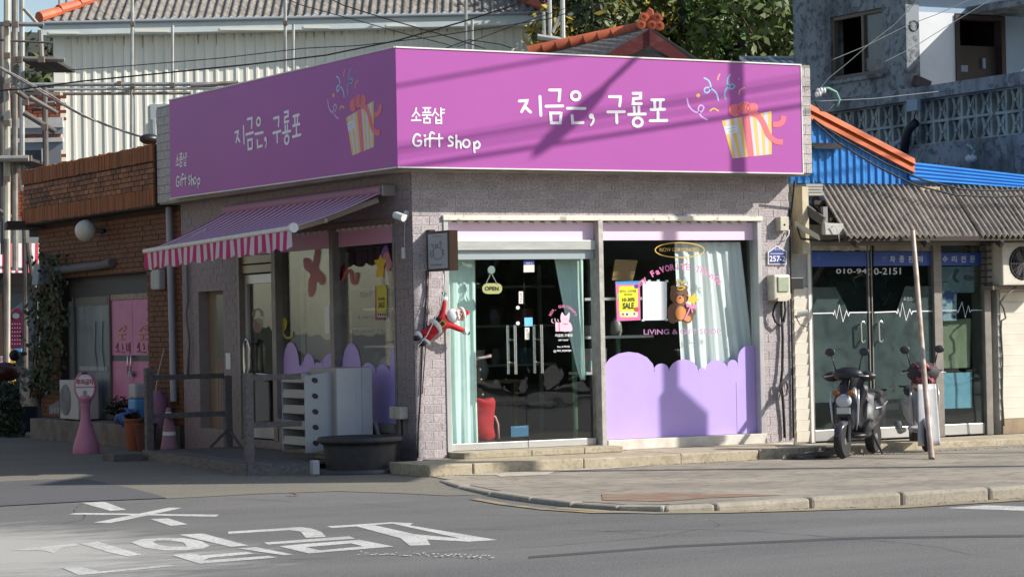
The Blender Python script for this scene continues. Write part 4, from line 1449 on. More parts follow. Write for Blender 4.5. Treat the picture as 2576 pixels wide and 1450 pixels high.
pp = root('paper_sheet', 'blank white paper sheet taped at its corners beside the sale poster', 'paper', fp(620, 1090))
MB().prism([fp(508, 720), fp(735, 722), (fp(736, 900)), fp(733, 1085), fp(512, 1088)], (0, -.0015, 0)).build('sheet', M('white_paper', (.80, .82, .84), .7), pp)
for x, y_ in ((508, 718), (570, 716), (655, 714), (735, 718), (512, 1086), (733, 1082)):
    p_ = Print(lambda u, v, l: fp(u, v, .002 + l)); p_.poly([(x - 14, y_ - 8), (x + 14, y_ - 10), (x + 14, y_ + 10), (x - 14, y_ + 10)]); p_.build('tape', M('mint_tape', (.45, .66, .62), .5), pp)
# sale poster on the side window
y1_ = PX - .0125


def fq(x, y_, l=0):
    p = LW((900 + x / 2.417) * .644, (850 + y_ / 2.417) * .644, y1_)
    return Vector((y1_ - l, p.y, p.z))


po2 = root('sale_poster', 'narrow yellow SALE poster in the shaded side window under the stars', 'poster', fq(1420, 960))
MB().prism([fq(1370, 645), fq(1472, 640), fq(1455, 965), fq(1368, 965)], (-.002, 0, 0)).build('sheet', M('poster_plum', (.26, .06, .14), .6), po2)
p_ = Print(lambda u, v, l: fq(u, v, .0022 + l)); p_.poly([(1380, 636), (1462, 632), (1478, 670), (1476, 880), (1382, 885)]); p_.build('print', M('poster_mustard', (.60, .50, .04), .6), po2)
p_ = Print(lambda u, v, l: fq(u, v, .003 + l)); p_.poly(rr(1385, 886, 1478, 938, 10)); p_.build('print', M('poster_sand', (.50, .44, .30), .6), po2)
t = MB(); typeset(t, '10-30%', fq(1398, 782, .004), fq(1462, 778, .004), fq(1398, 752, .004), .001, .02); typeset(t, 'SALE', fq(1400, 850, .004), fq(1460, 845, .004), fq(1400, 795, .004), .001, .03)
for k in range(4): t.add(*(lambda a: (a, [(0, 1, 2, 3)]))([fq(1394 + k * 21, 924, .0045), fq(1408 + k * 21, 922, .0045), fq(1408 + k * 21, 900, .0045), fq(1394 + k * 21, 902, .0045)]))
t.build('lettering', M('poster_ink', (.04, .05, .03)), po2)
tag(MB().box((.0, 2.16, 1.47), (.084, 2.3, 1.78)).build('note_pad', WHITE_PL), 'small white pad fixed beside the middle post of the side window', 'note pad')

# ------------------------------------------------------------------ things hung on the shop walls
hs = root('hanging_sign', 'projecting wooden box sign with a crab drawing beside the entrance', 'sign', (.2, -.3, 2.1))
MB().box((.152, -.565, 2.105), (.255, -.045, 2.525)).build('box', M('brown_wood_sign', (.16, .085, .045), .7, (.11, .06, .03), 5, stretch=(1, 1, .25), bump=.2), hs, bevel=.004)
for a, b in (((.146, -.565, 2.105), (.1515, -.535, 2.525)), ((.146, -.075, 2.105), (.1515, -.045, 2.525)), ((.146, -.535, 2.105), (.1515, -.075, 2.13)), ((.146, -.535, 2.50), (.1515, -.075, 2.525))):
    MB().box(a, b).build('sign_frame', M('black_frame', (.03, .03, .035), .5), hs)
MB().box((.149, -.535, 2.13), (.1519, -.075, 2.50)).build('sign_panel', M('grey_light_panel', (.42, .43, .47), .5), hs)


def fh(u, v, l):
    p = LW(1030.4 + u * .26655, 515.2 + v * .26655, .149)
    return Vector((.149 - l, p.y, p.z))


cr = Print(fh)
cr.line([(228, 420), (255, 402), (290, 408), (312, 450), (300, 500), (262, 514), (232, 495), (225, 450)], 5, closed=True, curve=True)
for s_ in ([(226, 408), (212, 380), (205, 370), (225, 385)], [(300, 400), (285, 360), (292, 340), (302, 362), (288, 368)], [(222, 430), (200, 440), (195, 460)], [(222, 455), (200, 465), (198, 485)], [(226, 475), (208, 490), (212, 505)], [(308, 430), (318, 420), (318, 440)], [(312, 455), (322, 450), (318, 470)], [(250, 405), (245, 380)], [(262, 404), (262, 380)]):
    cr.line(s_, 4.5, curve=True)
cr.disc((245, 376), 6); cr.disc((262, 376), 6)
typeset(cr.mb, 'Gift Shop', fh(216, 306, 0), fh(300, 302, 0), fh(216, 290, 0), .001, .01)
typeset(cr.mb, 'now_guryongpo', fh(200, 578, 0), fh(310, 572, 0), fh(200, 562, 0), .001, .01)
cr.build('lettering', M('black_ink', (.03, .03, .03), .6), hs)
MB().box((.17, -.07, 2.53), (.24, 0, 2.55)).build('bracket', BLACK, hs); MB().box((.17, -.045, 2.2), (.24, 0, 2.24)).build('bracket', BLACK, hs)

# toy climber in a red suit, hanging from a rope on the pillar
def zs(x, y_, d=0):             # working sheet of the figure, d metres in front of the pillar
    p = FR(1030.4 + x * .13325, 708.4 + y_ * .13325, -.13)
    return p + Vector((0, -d, 0))


K = .13325 / 237.0              # metres per sheet unit
fg = root('climbing_figure', 'plush climbing figure in red suit with white beard hanging on the pillar', 'decoration', zs(200, 1150))


def skin(name, verts, edges, radii, mat, parent, levels=2):
    me = bpy.data.meshes.new(name)
    me.from_pydata([tuple(v) for v in verts], edges, [])
    me.materials.append(mat)
    o = bpy.data.objects.new(name, me)
    link(o, parent)
    o.modifiers.new('skin', 'SKIN').use_smooth_shade = True
    for i, r in enumerate(radii):
        sv = me.skin_vertices[0].data[i]
        sv.radius = (r, r) if not isinstance(r, tuple) else r
        sv.use_root = i == 0
    s_ = o.modifiers.new('sub', 'SUBSURF'); s_.levels = levels; s_.render_levels = levels
    return o


vs = [zs(465, 860), zs(560, 790), zs(650, 720), zs(710, 680), zs(330, 930, -.01), zs(215, 985, 0), zs(400, 990, .02), zs(310, 1100, .03), zs(610, 620), zs(628, 470, .01), zs(645, 350, .01), zs(760, 820, .03), zs(880, 880, .04), zs(985, 920, .04)]
rd = [125 * K, 120 * K, 105 * K, 60 * K, 82 * K, 66 * K, 82 * K, 70 * K, 62 * K, 58 * K, 54 * K, 66 * K, 58 * K, 52 * K]
skin('suit', vs, [(0, 1), (1, 2), (2, 3), (0, 4), (4, 5), (0, 6), (6, 7), (2, 8), (8, 9), (9, 10), (2, 11), (11, 12), (12, 13)], rd, RED, fg)


def ringpart(name, c, ax, r, h, mat, n=18):
    """fluffy cuff: a rounded band about an axis"""
    ax = Vector(ax).normalized()
    MB().lathe(c, [(r * .8, -h * .5), (r, -h * .42), (r * 1.07, -h * .15), (r * 1.07, h * .15), (r, h * .42), (r * .8, h * .5)], n, ax=ax).build(name, mat, fg, smooth=True)


D = lambda a, b: (b - a)
ringpart('cuff', zs(650, 322, .01), D(zs(640, 400), zs(652, 300)), 62 * K, 75 * K, FLUFF)
ringpart('cuff', zs(1015, 935, .04), D(zs(950, 905), zs(1050, 945)), 62 * K, 75 * K, FLUFF)
ringpart('cuff', zs(175, 1010, .0), D(zs(240, 970), zs(150, 1030)), 80 * K, 66 * K, FLUFF)
ringpart('cuff', zs(290, 1130, .03), D(zs(340, 1060), zs(270, 1160)), 82 * K, 66 * K, FLUFF)
ringpart('jacket_hem', zs(485, 840), D(zs(400, 900), zs(560, 780)), 158 * K, 80 * K, FLUFF)
ringpart('belt', zs(560, 780), D(zs(465, 860), zs(640, 720)), 137 * K, 62 * K, BLACK)
bk = MB()
c0, e1, e2 = zs(555, 790, 138 * K), (zs(590, 760) - zs(555, 790)), (zs(585, 825) - zs(555, 790))
for sgn in (-1, 1):
    bk.ob(c0 + e1 * sgn, e2 * 1.25, e1 * .2, Vector((0, -.006, 0))); bk.ob(c0 + e2 * sgn, e1 * .8, e2 * .2, Vector((0, -.0055, 0)))
bk.build('buckle', M('buckle_gold', (.75, .52, .12), .3, metal=.6), fg)
for c, r1 in ((zs(115, 1065, .02), 62), (zs(205, 1165, .05), 66)):
    MB().ball(c, r1 * K, 16, 10, (1.1, 1.3, .85)).build('boot', M('black_gloss', (.015, .015, .017), .2), fg, smooth=True)


def mitten(c, tip, thumb, mat):
    v = [c, lerp(c, tip, .55), tip, thumb]
    skin('glove', v, [(0, 1), (1, 2), (0, 3)], [34 * K, 38 * K, 22 * K, 18 * K], mat, fg)


mitten(zs(655, 270, .01), zs(672, 200, .01), zs(600, 190, .015), GREEN_G)
mitten(zs(1060, 955, .04), zs(1100, 990, .045), zs(1085, 935, .05), GREEN_G)
# head: face looks out, tilted; up-vector of the head points to the hat
hu = (zs(1040, 600) - zs(770, 660)).normalized()
hf = Vector((-.25, -1, 0)).normalized()
hf = (hf - hu * hf.dot(hu)).normalized()
hs_ = hu.cross(hf)
hc = zs(880, 620, .035)
MB().ball(hc, 115 * K, 20, 14, (1, .92, 1.0), (hs_, hf, hu)).build('face', SKIN, fg, smooth=True)
MB().ball(hc + hu * 112 * K - hf * 14 * K, 116 * K, 20, 12, (1.02, 1.0, .62), (hs_, hf, hu)).build('hat', RED, fg, smooth=True)
MB().lathe(hc + hu * 84 * K, [(100 * K, -26 * K), (128 * K, -22 * K), (138 * K, 0), (126 * K, 24 * K), (95 * K, 28 * K)], 22, ax=hu).build('hat_band', FLUFF, fg, smooth=True)
bd = MB()
bd.ball(hc - hu * 118 * K + hf * 22 * K, 128 * K, 18, 12, (1.05, .7, .95), (hs_, hf, hu))
bd.build('beard', FLUFF, fg, smooth=True)
for sgn in (-1, 1):
    MB().ball(hc - hu * 48 * K + hf * 108 * K + hs_ * 40 * K * sgn, 44 * K, 14, 8, (1.25, .6, .6), (hs_, hf, hu)).build('moustache', FLUFF, fg, smooth=True)
    MB().ball(hc + hu * 28 * K + hf * 98 * K + hs_ * 42 * K * sgn, 16 * K, 10, 8).build('eye', BLACK, fg, smooth=True)
MB().ball(hc + hu * 2 * K + hf * 118 * K, 22 * K, 12, 8).build('nose', M('rosy_nose', (.70, .22, .16), .5), fg, smooth=True)
MB().ball(zs(1055, 580, .04), 40 * K, 12, 8, (1, 1, 1.2)).build('hat_tip', RED, fg, smooth=True)
MB().tube([zs(628, -160, .0), zs(625, 150, .03), zs(540, 500, .06), zs(410, 700, .085), zs(330, 860, .09), zs(245, 1030, .09), zs(110, 1200, .07), zs(104, 1380, .07)], .0055, 6).build('rope', M('white_rope', (.75, .75, .73), .8), fg, smooth=True)

# cables and small boxes on the front pillars
cb = MB().tube([FR(1073, 680, -.025), FR(1074, 740, -.02), FR(1068, 800, -.035), FR(1062, 880, -.045), FR(1058, 990, -.03), FR(1052, 1080, -.02), FR(1051, 1150, -.02)], .010, 8).build('cable', M('brown_cable', (.05, .04, .045), .6), smooth=True)
tag(cb, 'dark cable running down the corner pillar from the box sign', 'cable')
tag(MB().tube([FR(1078, 682, -.02), FR(1077, 745, -.015), FR(1075, 800, -.03), FR(1070, 880, -.03), FR(1062, 990, -.025)], .006, 8).build('cable', M('brown_cable', (.05, .04, .045)), smooth=True), 'thin second cable beside the dark one on the corner pillar', 'cable')
tag(MB().prism([FR(1073, 777, -.03), FR(1081, 777, -.03), FR(1082, 790, -.03), FR(1074, 790, -.03)], (0, .028, 0)).build('switch_box', BEIGE, bevel=.003), 'tiny beige switch on the corner pillar behind the climbing figure', 'switch')


def bx(name, label, cat, a, b, y0_, y1_, mat, bevel=.006):
    p, q = FR(*a, y0_), FR(*b, y0_)
    return tag(MB().box((p.x, y0_, q.z), (q.x, y1_, p.z)).build(name, mat, bevel=bevel), label, cat)


jb = root('junction_box', 'pale grey junction box high on the end pillar of the shop', 'box', FR(1970, 580, -.05))
p, q = FR(1963, 545, -.10), FR(1985, 580, -.10)
MB().box((p.x, -.1, q.z), (q.x, 0, p.z)).build('case', BEIGE, jb, bevel=.006)
MB().lathe(FR(1974, 565, -.101), [(.012, 0), (.012, .003)], 12, ax=(0, -1, 0)).build('hole', BLACK, jb)
ap = root('address_plate', 'navy house shaped address plate reading 257-2 on the end pillar', 'plate', FR(1955, 665, -.02))


def fa(x, y_, l=0):
    p = FR(1932 + x * .2885, 474 + 0 + y_ * .2885, -.02)
    return Vector((p.x, -.02 - l, p.z))


def plate(pts, l, th, nm, mt_): MB().prism([FR(x, y_, -.02) + Vector((0, -l, 0)) for x, y_ in pts], (0, th, 0)).build(nm, mt_, ap)


plate([(1932, 633), (1955, 617), (1979, 632), (1979, 665), (1932, 665)], 0, .018, 'plate_edge', WHITE_P)
plate([(1935, 634.5), (1955, 620), (1976.5, 634), (1976.5, 662.5), (1935, 662.5)], .003, .0025, 'plate', NAVY)
t = MB(); typeset(t, '257-2', FR(1935.5, 657.5, -.0245), FR(1975.5, 657.5, -.0245), FR(1935.5, 643, -.0245), .001, .015)
typeset(t, '호미로', FR(1948, 629, -.0245), FR(1963, 629, -.0245), FR(1948, 624, -.0245), .001)
v_ = [FR(1938, 637, -.0245), FR(1974, 637, -.0245), FR(1974, 638.2, -.0245), FR(1938, 638.2, -.0245)]
t.quad(*v_[::-1])
t.build('lettering', WHITE_ST, ap)
me_ = root('electric_meter', 'beige electricity meter box with a green window on the end pillar', 'meter', FR(1963, 755, -.1))
p, q = FR(1946, 690, -.15), FR(1990, 755, -.15)
MB().box((p.x, -.15, q.z), (q.x, 0, p.z)).build('case', BEIGE, me_, bevel=.02)
p, q = FR(1958, 695, -.17), FR(1986, 733, -.17)
MB().box((p.x, -.165, q.z), (q.x, -.149, p.z)).build('meter_window', M('greenish_window', (.34, .40, .28), .2, (.42, .46, .34), 20), me_, bevel=.008)
MB().prism([FR(1957, 748, -.17), FR(1990, 738, -.17), FR(1990, 750, -.17), FR(1980, 757, -.17), FR(1957, 757, -.17)], (0, .025, 0)).build('lid_edge', BEIGE, me_, bevel=.004)
lp = [FR(1957, 757, -.05), FR(1949, 770, -.06), FR(1944, 790, -.06), FR(1950, 808, -.06), FR(1962, 818, -.06), FR(1972, 808, -.05), FR(1976, 780, -.04), FR(1974, 757, -.04)]
tag(MB().tube(lp, .014, 8).build('cable', WIRE, smooth=True), 'thick black cable looped under the electricity meter', 'cable')
tag(MB().tube([FR(1966, 757, -.03), FR(1969, 850, -.03), FR(1968, 930, -.045), FR(1964, 965, -.05), FR(1969, 1000, -.04), FR(1972, 1050, -.03), FR(1974, 1100, -.03)], .016, 8).build('cable', WIRE, smooth=True), 'black cable drop running down the end pillar to the ground', 'cable')
rnd = random.Random(3)
tag(MB().tube([FR(1972 + 12 * math.cos(k * .9) * (1 - k * .02), 975 + 22 * math.sin(k * .9), -.06 - .002 * k) for k in range(18)], .008, 6).build('cable', M('old_grey_cable', (.10, .08, .08), .7), smooth=True), 'tangled coil of old wire at the foot of the end pillar', 'cable')
tag(MB().tube([FR(1999, 455, -.25), FR(1992, 520, -.02), FR(1988, 560, -.02), FR(1988, 640, -.02), FR(1990, 760, -.02), FR(1993, 900, -.02), FR(1996, 1100, -.02)], .012, 8).build('conduit', WIRE, smooth=True), 'black conduit descending at the very end of the shop wall', 'conduit')
tag(MB().tube([FR(1985, 578, -.03), FR(1984, 590, -.05), FR(1975, 604, -.04), FR(1966, 608, -.03)], .008, 6).build('cable', WIRE_W, smooth=True), 'short pale cable curling out of the junction box', 'cable')
bx('breaker_box', 'black and tan breaker box beside the electricity meter', 'box', (1990, 698), (2022, 726), -.08, 0, BLACK)

# surveillance camera and sensor on the side wall
cc = root('security_camera', 'white security camera on the tiled side wall by the corner', 'camera', LW(1020, 545, -.05))
a, b = LW(1024, 541, 0), LW(1012, 546, -.16)
MB().lathe(LW(1024, 540, 0), [(.05, 0), (.05, .02), (.03, .03)], 14, ax=(-1, 0, 0)).build('base', WHITE_PL, cc, smooth='auto')
MB().tube([LW(1024, 540, -.02), LW(1016, 545, -.10), LW(1010, 545, -.14)], .016).build('arm', WHITE_PL, cc, smooth=True)
MB().tube([LW(1016, 548, -.14), LW(994, 540, -.18)], .04, 12).build('body', WHITE_PL, cc, smooth='auto')
MB().tube([LW(995, 541, -.18), LW(992, 539.5, -.184)], .033, 12).build('lens', BLACK, cc)
tag(MB().tube([LW(1019, 550, -.01), LW(1018, 590, -.008), LW(1018, 640, -.01)], .005, 6).build('cable', WIRE_W), 'thin white cable hanging below the security camera', 'cable')
tag(MB().box((-.03, LW(1018, 640).y - .025, LW(1018, 650).z), (0, LW(1018, 640).y + .02, LW(1018, 622).z)).build('sensor', WHITE_PL, bevel=.004), 'slim white sensor at the end of the camera cable', 'sensor')
sk = root('outdoor_socket', 'beige weatherproof socket box low on the side wall by the corner', 'socket', LW(1012, 1050, -.05))
p, q = LW(1027, 1022, 0), LW(1000, 1052, 0)
MB().box((-.10, p.y, q.z), (0, q.y, p.z)).build('case', BEIGE, sk, bevel=.01)
MB().box((-.108, (p.y + q.y) / 2 - .006, q.z + .01), (-.099, (p.y + q.y) / 2 + .006, p.z - .01)).build('lid_ridge', M('beige_shadow', (.4, .37, .3), .6), sk)
tag(MB().tube([LW(1010, 1052, -.06), LW(1012, 1090, -.06), LW(1004, 1110, -.10), LW(990, 1108, -.14), LW(975, 1090, -.16)], .013, 8).build('cable', WIRE, smooth=True), 'black power cable hanging from the beige socket box', 'cable')

# ------------------------------------------------------------------ striped awning
aw = root('awning', 'magenta and white striped retractable awning over the side door', 'awning', (-.6, 2.6, 2.4))
AY0, AY1 = .44, 4.86
AT, AB = Vector((-.10, 0, 2.99)), Vector((-1.18, 0, 2.60))
n_st = 44
for par_ in (0, 1):
    mb = MB()
    for k in range(n_st):
        if k % 2 != par_: continue
        a, b = lerp(AY0, AY1, k / n_st), lerp(AY0, AY1, (k + 1) / n_st)

        def sag(t, yv):
            q = AT.lerp(AB, t)
            q = q + Vector((0, yv, -.03 * math.sin(math.pi * t) - .05 * math.sin(math.pi * (yv - AY0) / (AY1 - AY0)) * math.sin(math.pi * t) * .5))
            q.z -= .025 * (yv - AY0) / (AY1 - AY0) * t * 4 * .9
            return q
        for s_ in range(6):
            mb.quad(sag(s_ / 6, a), sag(s_ / 6, b), sag((s_ + 1) / 6, b), sag((s_ + 1) / 6, a))
    mb.build('canvas_stripes', (STRIPE_W, STRIPE_P)[par_], aw, kind='stuff', solid=.003)
fyz = lambda yv: sag(1.0, yv).z
for par_ in (0, 1):
    mb = MB()
    for k in range(n_st):
        if k % 2 != par_: continue
        a, b = lerp(AY0, AY1, k / n_st), lerp(AY0, AY1, (k + 1) / n_st)
        for s_ in range(4):
            y0_, y1_ = lerp(a, b, s_ / 4), lerp(a, b, (s_ + 1) / 4)
            dr_ = lambda yv: .175 + .04 * abs(math.sin(math.pi * (yv - AY0) / (AY1 - AY0) * n_st / 4))
            wv = lambda yv, t: -1.20 + .014 * math.sin(yv * 7.1) * t + .007 * math.sin(yv * 19) * t
            for t0, t1 in ((0, .5), (.5, 1)):
                mb.quad((wv(y0_, t0), y0_, fyz(y0_) - .03 - dr_(y0_) * t0), (wv(y0_, t1), y0_, fyz(y0_) - .03 - dr_(y0_) * t1), (wv(y1_, t1), y1_, fyz(y1_) - .03 - dr_(y1_) * t1), (wv(y1_, t0), y1_, fyz(y1_) - .03 - dr_(y1_) * t0))
    mb.build('valance_stripes', (STRIPE_W, M('valance_red', (.52, .02, .16), .8))[par_], aw, kind='stuff', solid=.003)
MB().bar((-1.195, AY0 - .02, fyz(AY0) - .01), (-1.195, AY1 + .02, fyz(AY1) - .01), .055, .05).build('front_bar', WHITE_P, aw, bevel=.015)
MB().tube([(-1.195, AY0 - .015, fyz(AY0) - .01), (-1.195, AY0 - .06, fyz(AY0) - .01)], .052, 16).build('bar_cap', WHITE_PL, aw, smooth='auto')
MB().tube([(-.12, AY0 - .02, 3.0), (-.12, AY1 + .03, 3.0)], .055, 12).build('roller', M('roller_cloth', (.40, .22, .30), .8), aw, smooth='auto')
for yv in (AY0 - .06, AY1 + .06):
    MB().box((-.16, yv - .02, 2.93), (.0, yv + .02, 3.05)).build('bracket', M('awning_bracket_grey', (.30, .29, .28), .5), aw, bevel=.01)
for yv, sg in ((AY0 + .12, 1), (AY1 - .25, -1)):
    j0, j1, j2 = Vector((-.12, yv, 2.90)), Vector((-.62, yv + .30 * sg, 2.70)), Vector((-1.17, yv + .05 * sg, fyz(yv) - .02))
    MB().bar(j0, j1, .04, .06).build('folding_arm', M('arm_cream', (.42, .37, .32), .5), aw, bevel=.008)
    MB().bar(j1, j2, .045, .07).build('folding_arm', M('arm_cream', (.42, .37, .32)), aw, bevel=.008)
    MB().ball(j1, .045, 10, 8).build('elbow', ALU, aw, smooth=True)

# ------------------------------------------------------------------ timber deck at the side door
dk = root('timber_deck', 'weathered grey timber deck with rails at the shop side door', 'deck', (-.9, 2.5, 0))
Pa, Pb, Pc, Pd = Vector((-1.71, .52, 0)), Vector((-1.28, 4.8, 0)), Vector((-.03, 4.8, 0)), Vector((-.03, .02, 0))
np_ = 16
for k in range(np_):
    f0, f1 = k / np_, (k + 1) / np_
    near = lambda f: (lambda x_: Vector((x_, .52 - .59 * (x_ + 1.71) if x_ < -1.09 else .68, 0)))(lerp(-1.71, -.03, f))
    q = [near(f0 + .003), near(f1 - .003), Pc.lerp(Pb, 1 - f1 + .003), Pc.lerp(Pb, 1 - f0 - .003)]
    if (q[0].x < -1.09) != (q[1].x < -1.09): q[1].y = q[0].y
    MB().prism([p + Vector((0, 0, .112 + random.uniform(-.002, .002))) for p in q], (0, 0, -.03)).build('deck_board', WOOD_G, dk)
for a, b in ((Pa, Pb), (Vector((-1.09, .15, 0)), Pa), (Vector((-1.09, .15, 0)), Vector((-1.09, .68, 0)))):
    MB().bar(a + Vector((0, 0, .06)), b + Vector((0, 0, .06)), .03, .12).build('edge_board', WOOD_G, dk)
pA = Vector((-1.24, 4.70, 0)); pB = Vector((-1.60, .74, 0)); pC = Vector((-.22, 4.72, 0)); pB2 = Vector((-.9, .12, 0))
for p, h in ((pA, 1.10), (pB, 1.07), (pC, .98)):
    MB().box((p.x - .045, p.y - .045, .0), (p.x + .045, p.y + .045, h)).build('post', WOOD_G, dk, bevel=.006)
for a, b in ((pA, pC), (pB, Vector((-.95, .74, 0)))):
    for z in (.98 if a is pA else 1.02, .52):
        MB().bar(a + Vector((.046, 0, z)), b + Vector((-.046, 0, z)), .045, .06).build('rail', WOOD_G, dk)
MB().bar(pC + Vector((-.02, -.04, .33)), pC + Vector((-.25, -.04, .12)), .03, .03).build('brace', WOOD_G, dk)
MB().bar(pC + Vector((.02, -.04, .30)), pC + Vector((.12, -.1, .12)), .03, .03).build('brace', WOOD_G, dk)
tag(MB().box((-1.75, 4.55, 0), (-1.38, 4.95, .09)).build('stone_block', M('old_stone', (.16, .14, .13), .9, (.10, .09, .085), 6), bevel=.01), 'rough stone block under the far corner of the deck', 'stone')
for k in range(4):
    tag(MB().box((-.25 - .02 * k, 1.55, .115 + k * .10), (-.04, 2.95 - .04 * k, .205 + k * .10)).build('plank', M('tan_plank', (.24, .17, .12), .8, (.17, .12, .09), 5, stretch=(4, .6, 4), rnd=.15), bevel=.004), ('lowest', 'second', 'third', 'topmost')[k] + ' plank of the stack leaning under the side window', 'plank', 'planks under the side window')

# outdoor unit with its slatted air guide
oa = root('outdoor_unit', 'tall pale air conditioning unit with slatted guide beside the deck', 'air conditioner', (-.75, .9, .115))
ex, ey, ez0 = LW(845, 1000, -.60), None, .14
ux = -.60
Yn, Yf = LW(845, 1000, ux).y, LW(776, 1000, ux).y
xr = FR(937, 1000, Yn).x
zt = LW(845, 925, ux).z
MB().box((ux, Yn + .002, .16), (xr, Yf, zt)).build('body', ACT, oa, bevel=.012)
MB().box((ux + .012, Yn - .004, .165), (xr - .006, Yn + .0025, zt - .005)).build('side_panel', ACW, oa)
MB().box((ux + .30, Yn - .008, .165), (ux + .306, Yn - .0035, zt - .01)).build('panel_seam', M('seam_grey', (.35, .37, .38), .5), oa)
for z0_, z1_, x0_, x1_, mt_ in ((zt - .62, zt - .55, .23, .32, WHITE_PL), (zt - .43, zt - .25, .23, .30, WHITE_PL)):
    MB().box((ux + x0_, Yn - .007, z0_), (ux + x1_, Yn - .0035, z1_)).build('rating_label', M('rating_label_grey', (.48, .52, .55), .5), oa)
MB().box((ux - .006, Yf - .30, zt - .22), (ux, Yf - .12, zt - .07)).build('rating_label', M('sticker_cream', (.55, .52, .48), .5), oa)
MB().box((ux - .004, Yn + .10, zt - .27), (ux, Yn + .26, zt - .23)).build('badge', M('badge_grey', (.30, .28, .26), .5), oa)
gx0 = ux - .32
gy0, gy1 = LW(838, 1000, gx0).y, LW(765, 1000, gx0).y
gy0, gy1 = Yn + .10, Yf - .02
for yv in (gy0, gy1):
    MB().prism([(ux - .002, yv, .22), (gx0, yv, .20), (gx0, yv, 1.02), (ux - .002, yv, 1.06)], (0, .012, 0)).build('guide_cheek', M('guide_cheek_grey', (.40, .42, .43), .5), oa)
for k in range(5):
    z = .24 + k * .168
    MB().ob((ux - .165, (gy0 + gy1) / 2 + .006, z + .05), (.15, 0, -.035), (0, (gy1 - gy0) / 2 - .008, 0), (.01, 0, .045)).build('slat', ACT, oa)
    s_ = [(gx0 + .12 + .045 * math.cos(a) * .7 + .020 * math.sin(a), z + .06 - .03 * math.cos(a) * .7 + .022 * math.sin(a)) for a in [2 * math.pi * i / 12 for i in range(12)]]
    MB().prism([(x_, gy0 - .003, z_) for x_, z_ in s_], (0, .0028, 0)).build('slot', M('slot_red_black', (.05, .02, .025), .6), oa)
MB().box((ux + .05, Yn + .05, .0), (xr - .05, Yf - .05, .159)).build('base', M('unit_base', (.2, .2, .2), .7), oa)
tag(MB().tube([(xr + .02, Yn + .25, .55), (xr + .10, Yn + .15, .48), (xr + .16, Yn + .12, .25), (xr + .17, Yn + .1, .13)], .028, 8).build('pipe', M('insulated_pipe', (.42, .40, .38), .8), smooth=True), 'wrapped refrigerant pipe behind the outdoor unit', 'pipe')
tag(MB().tube([(-.12, .42, .0), (-.12, .4, .22), (-.10, .40, .30), (-.03, .40, .32)], .03, 8).build('pipe', M('wrapped_pipe', (.50, .50, .50), .7), smooth=True), 'bent pale pipe beside the socket box', 'pipe')

# black rubber tub on a flattened tray
tc = Vector((-.60, .12, 0))
tub = root('rubber_tub', 'big black rubber tub standing before the outdoor unit', 'tub', tc)
R0 = .415
MB().lathe(tc, [(.34, .03), (.36, .05), (R0 * .93, .30), (R0, .315), (R0 + .03, .335), (R0 + .035, .355), (R0 + .03, .375), (R0 + .012, .385), (R0 - .01, .37), (R0 - .05, .2), (.30, .1), (.001, .1)], 40).build('bowl', RUBBER, tub, smooth='auto')
tag(MB().lathe(tc, [(.43, .0), (.46, .01), (.44, .045), (.37, .055), (.02, .05)], 28, sx=1.08, sy=.95).build('tray', M('tray_grey', (.05, .05, .055), .35), smooth='auto'), 'flattened black plastic tray under the rubber tub', 'tray')
tag(MB().box((-1.28, -.18, .02), (-1.20, -.10, .17)).build('pipe_stub', M('grey_stub', (.30, .33, .36), .6), bevel=.01), 'short grey pipe stub between the deck and the tub', 'pipe stub')


# ------------------------------------------------------------------ repair shop next door
rs = root('repair_shop', 'low repair shop with cream siding, glass doors and blue lettered film', 'building', (6.8, 1.2, 0))
RY = .2
zb, zt_ = .085, 2.44
MB().box((4.97, RY + .5, 0), (12, 4.6, 2.9)).build('wall', DARKW, rs)
MB().box((4.99, RY + .003, zb), (5.20, RY + .5, 2.6)).build('wall', M('old_white_render', (.52, .52, .50), .8, (.36, .36, .34), 4), rs)
MB().box((8.0, RY + .003, zb), (12, RY + .5, 2.5)).build('wall', M('old_white_render', (.5, .5, .5)), rs)
MB().box((5.2, RY - .01, 2.415), (8.0, RY + .5, 2.62)).build('lintel', M('dirty_lintel', (.20, .18, .15), .8, (.12, .11, .09), 6), rs)
for k in range(14):
    z = .10 + k * .128
    MB().ob((5.105, RY - .008, z + .064), (.098, 0, 0), (0, -.007, .063), (0, .005, .0)).build('siding_board', SIDE, rs)
for k in range(16):
    z = .27 + k * .128
    if z > 1.85: break
    MB().ob((8.75, RY - .008, z + .064), (.72, 0, 0), (0, -.007, .063), (0, .005, 0)).build('siding_board', SIDE, rs)
MB().box((8.02, RY - .03, .085), (9.6, RY + .003, .265)).build('plinth', M('tan_plinth', (.34, .26, .17), .9, (.25, .19, .13), 5), rs)
MB().box((5.203, RY - .03, .09), (5.24, RY + .06, 2.415)).build('corner_trim', WHITE_P, rs)
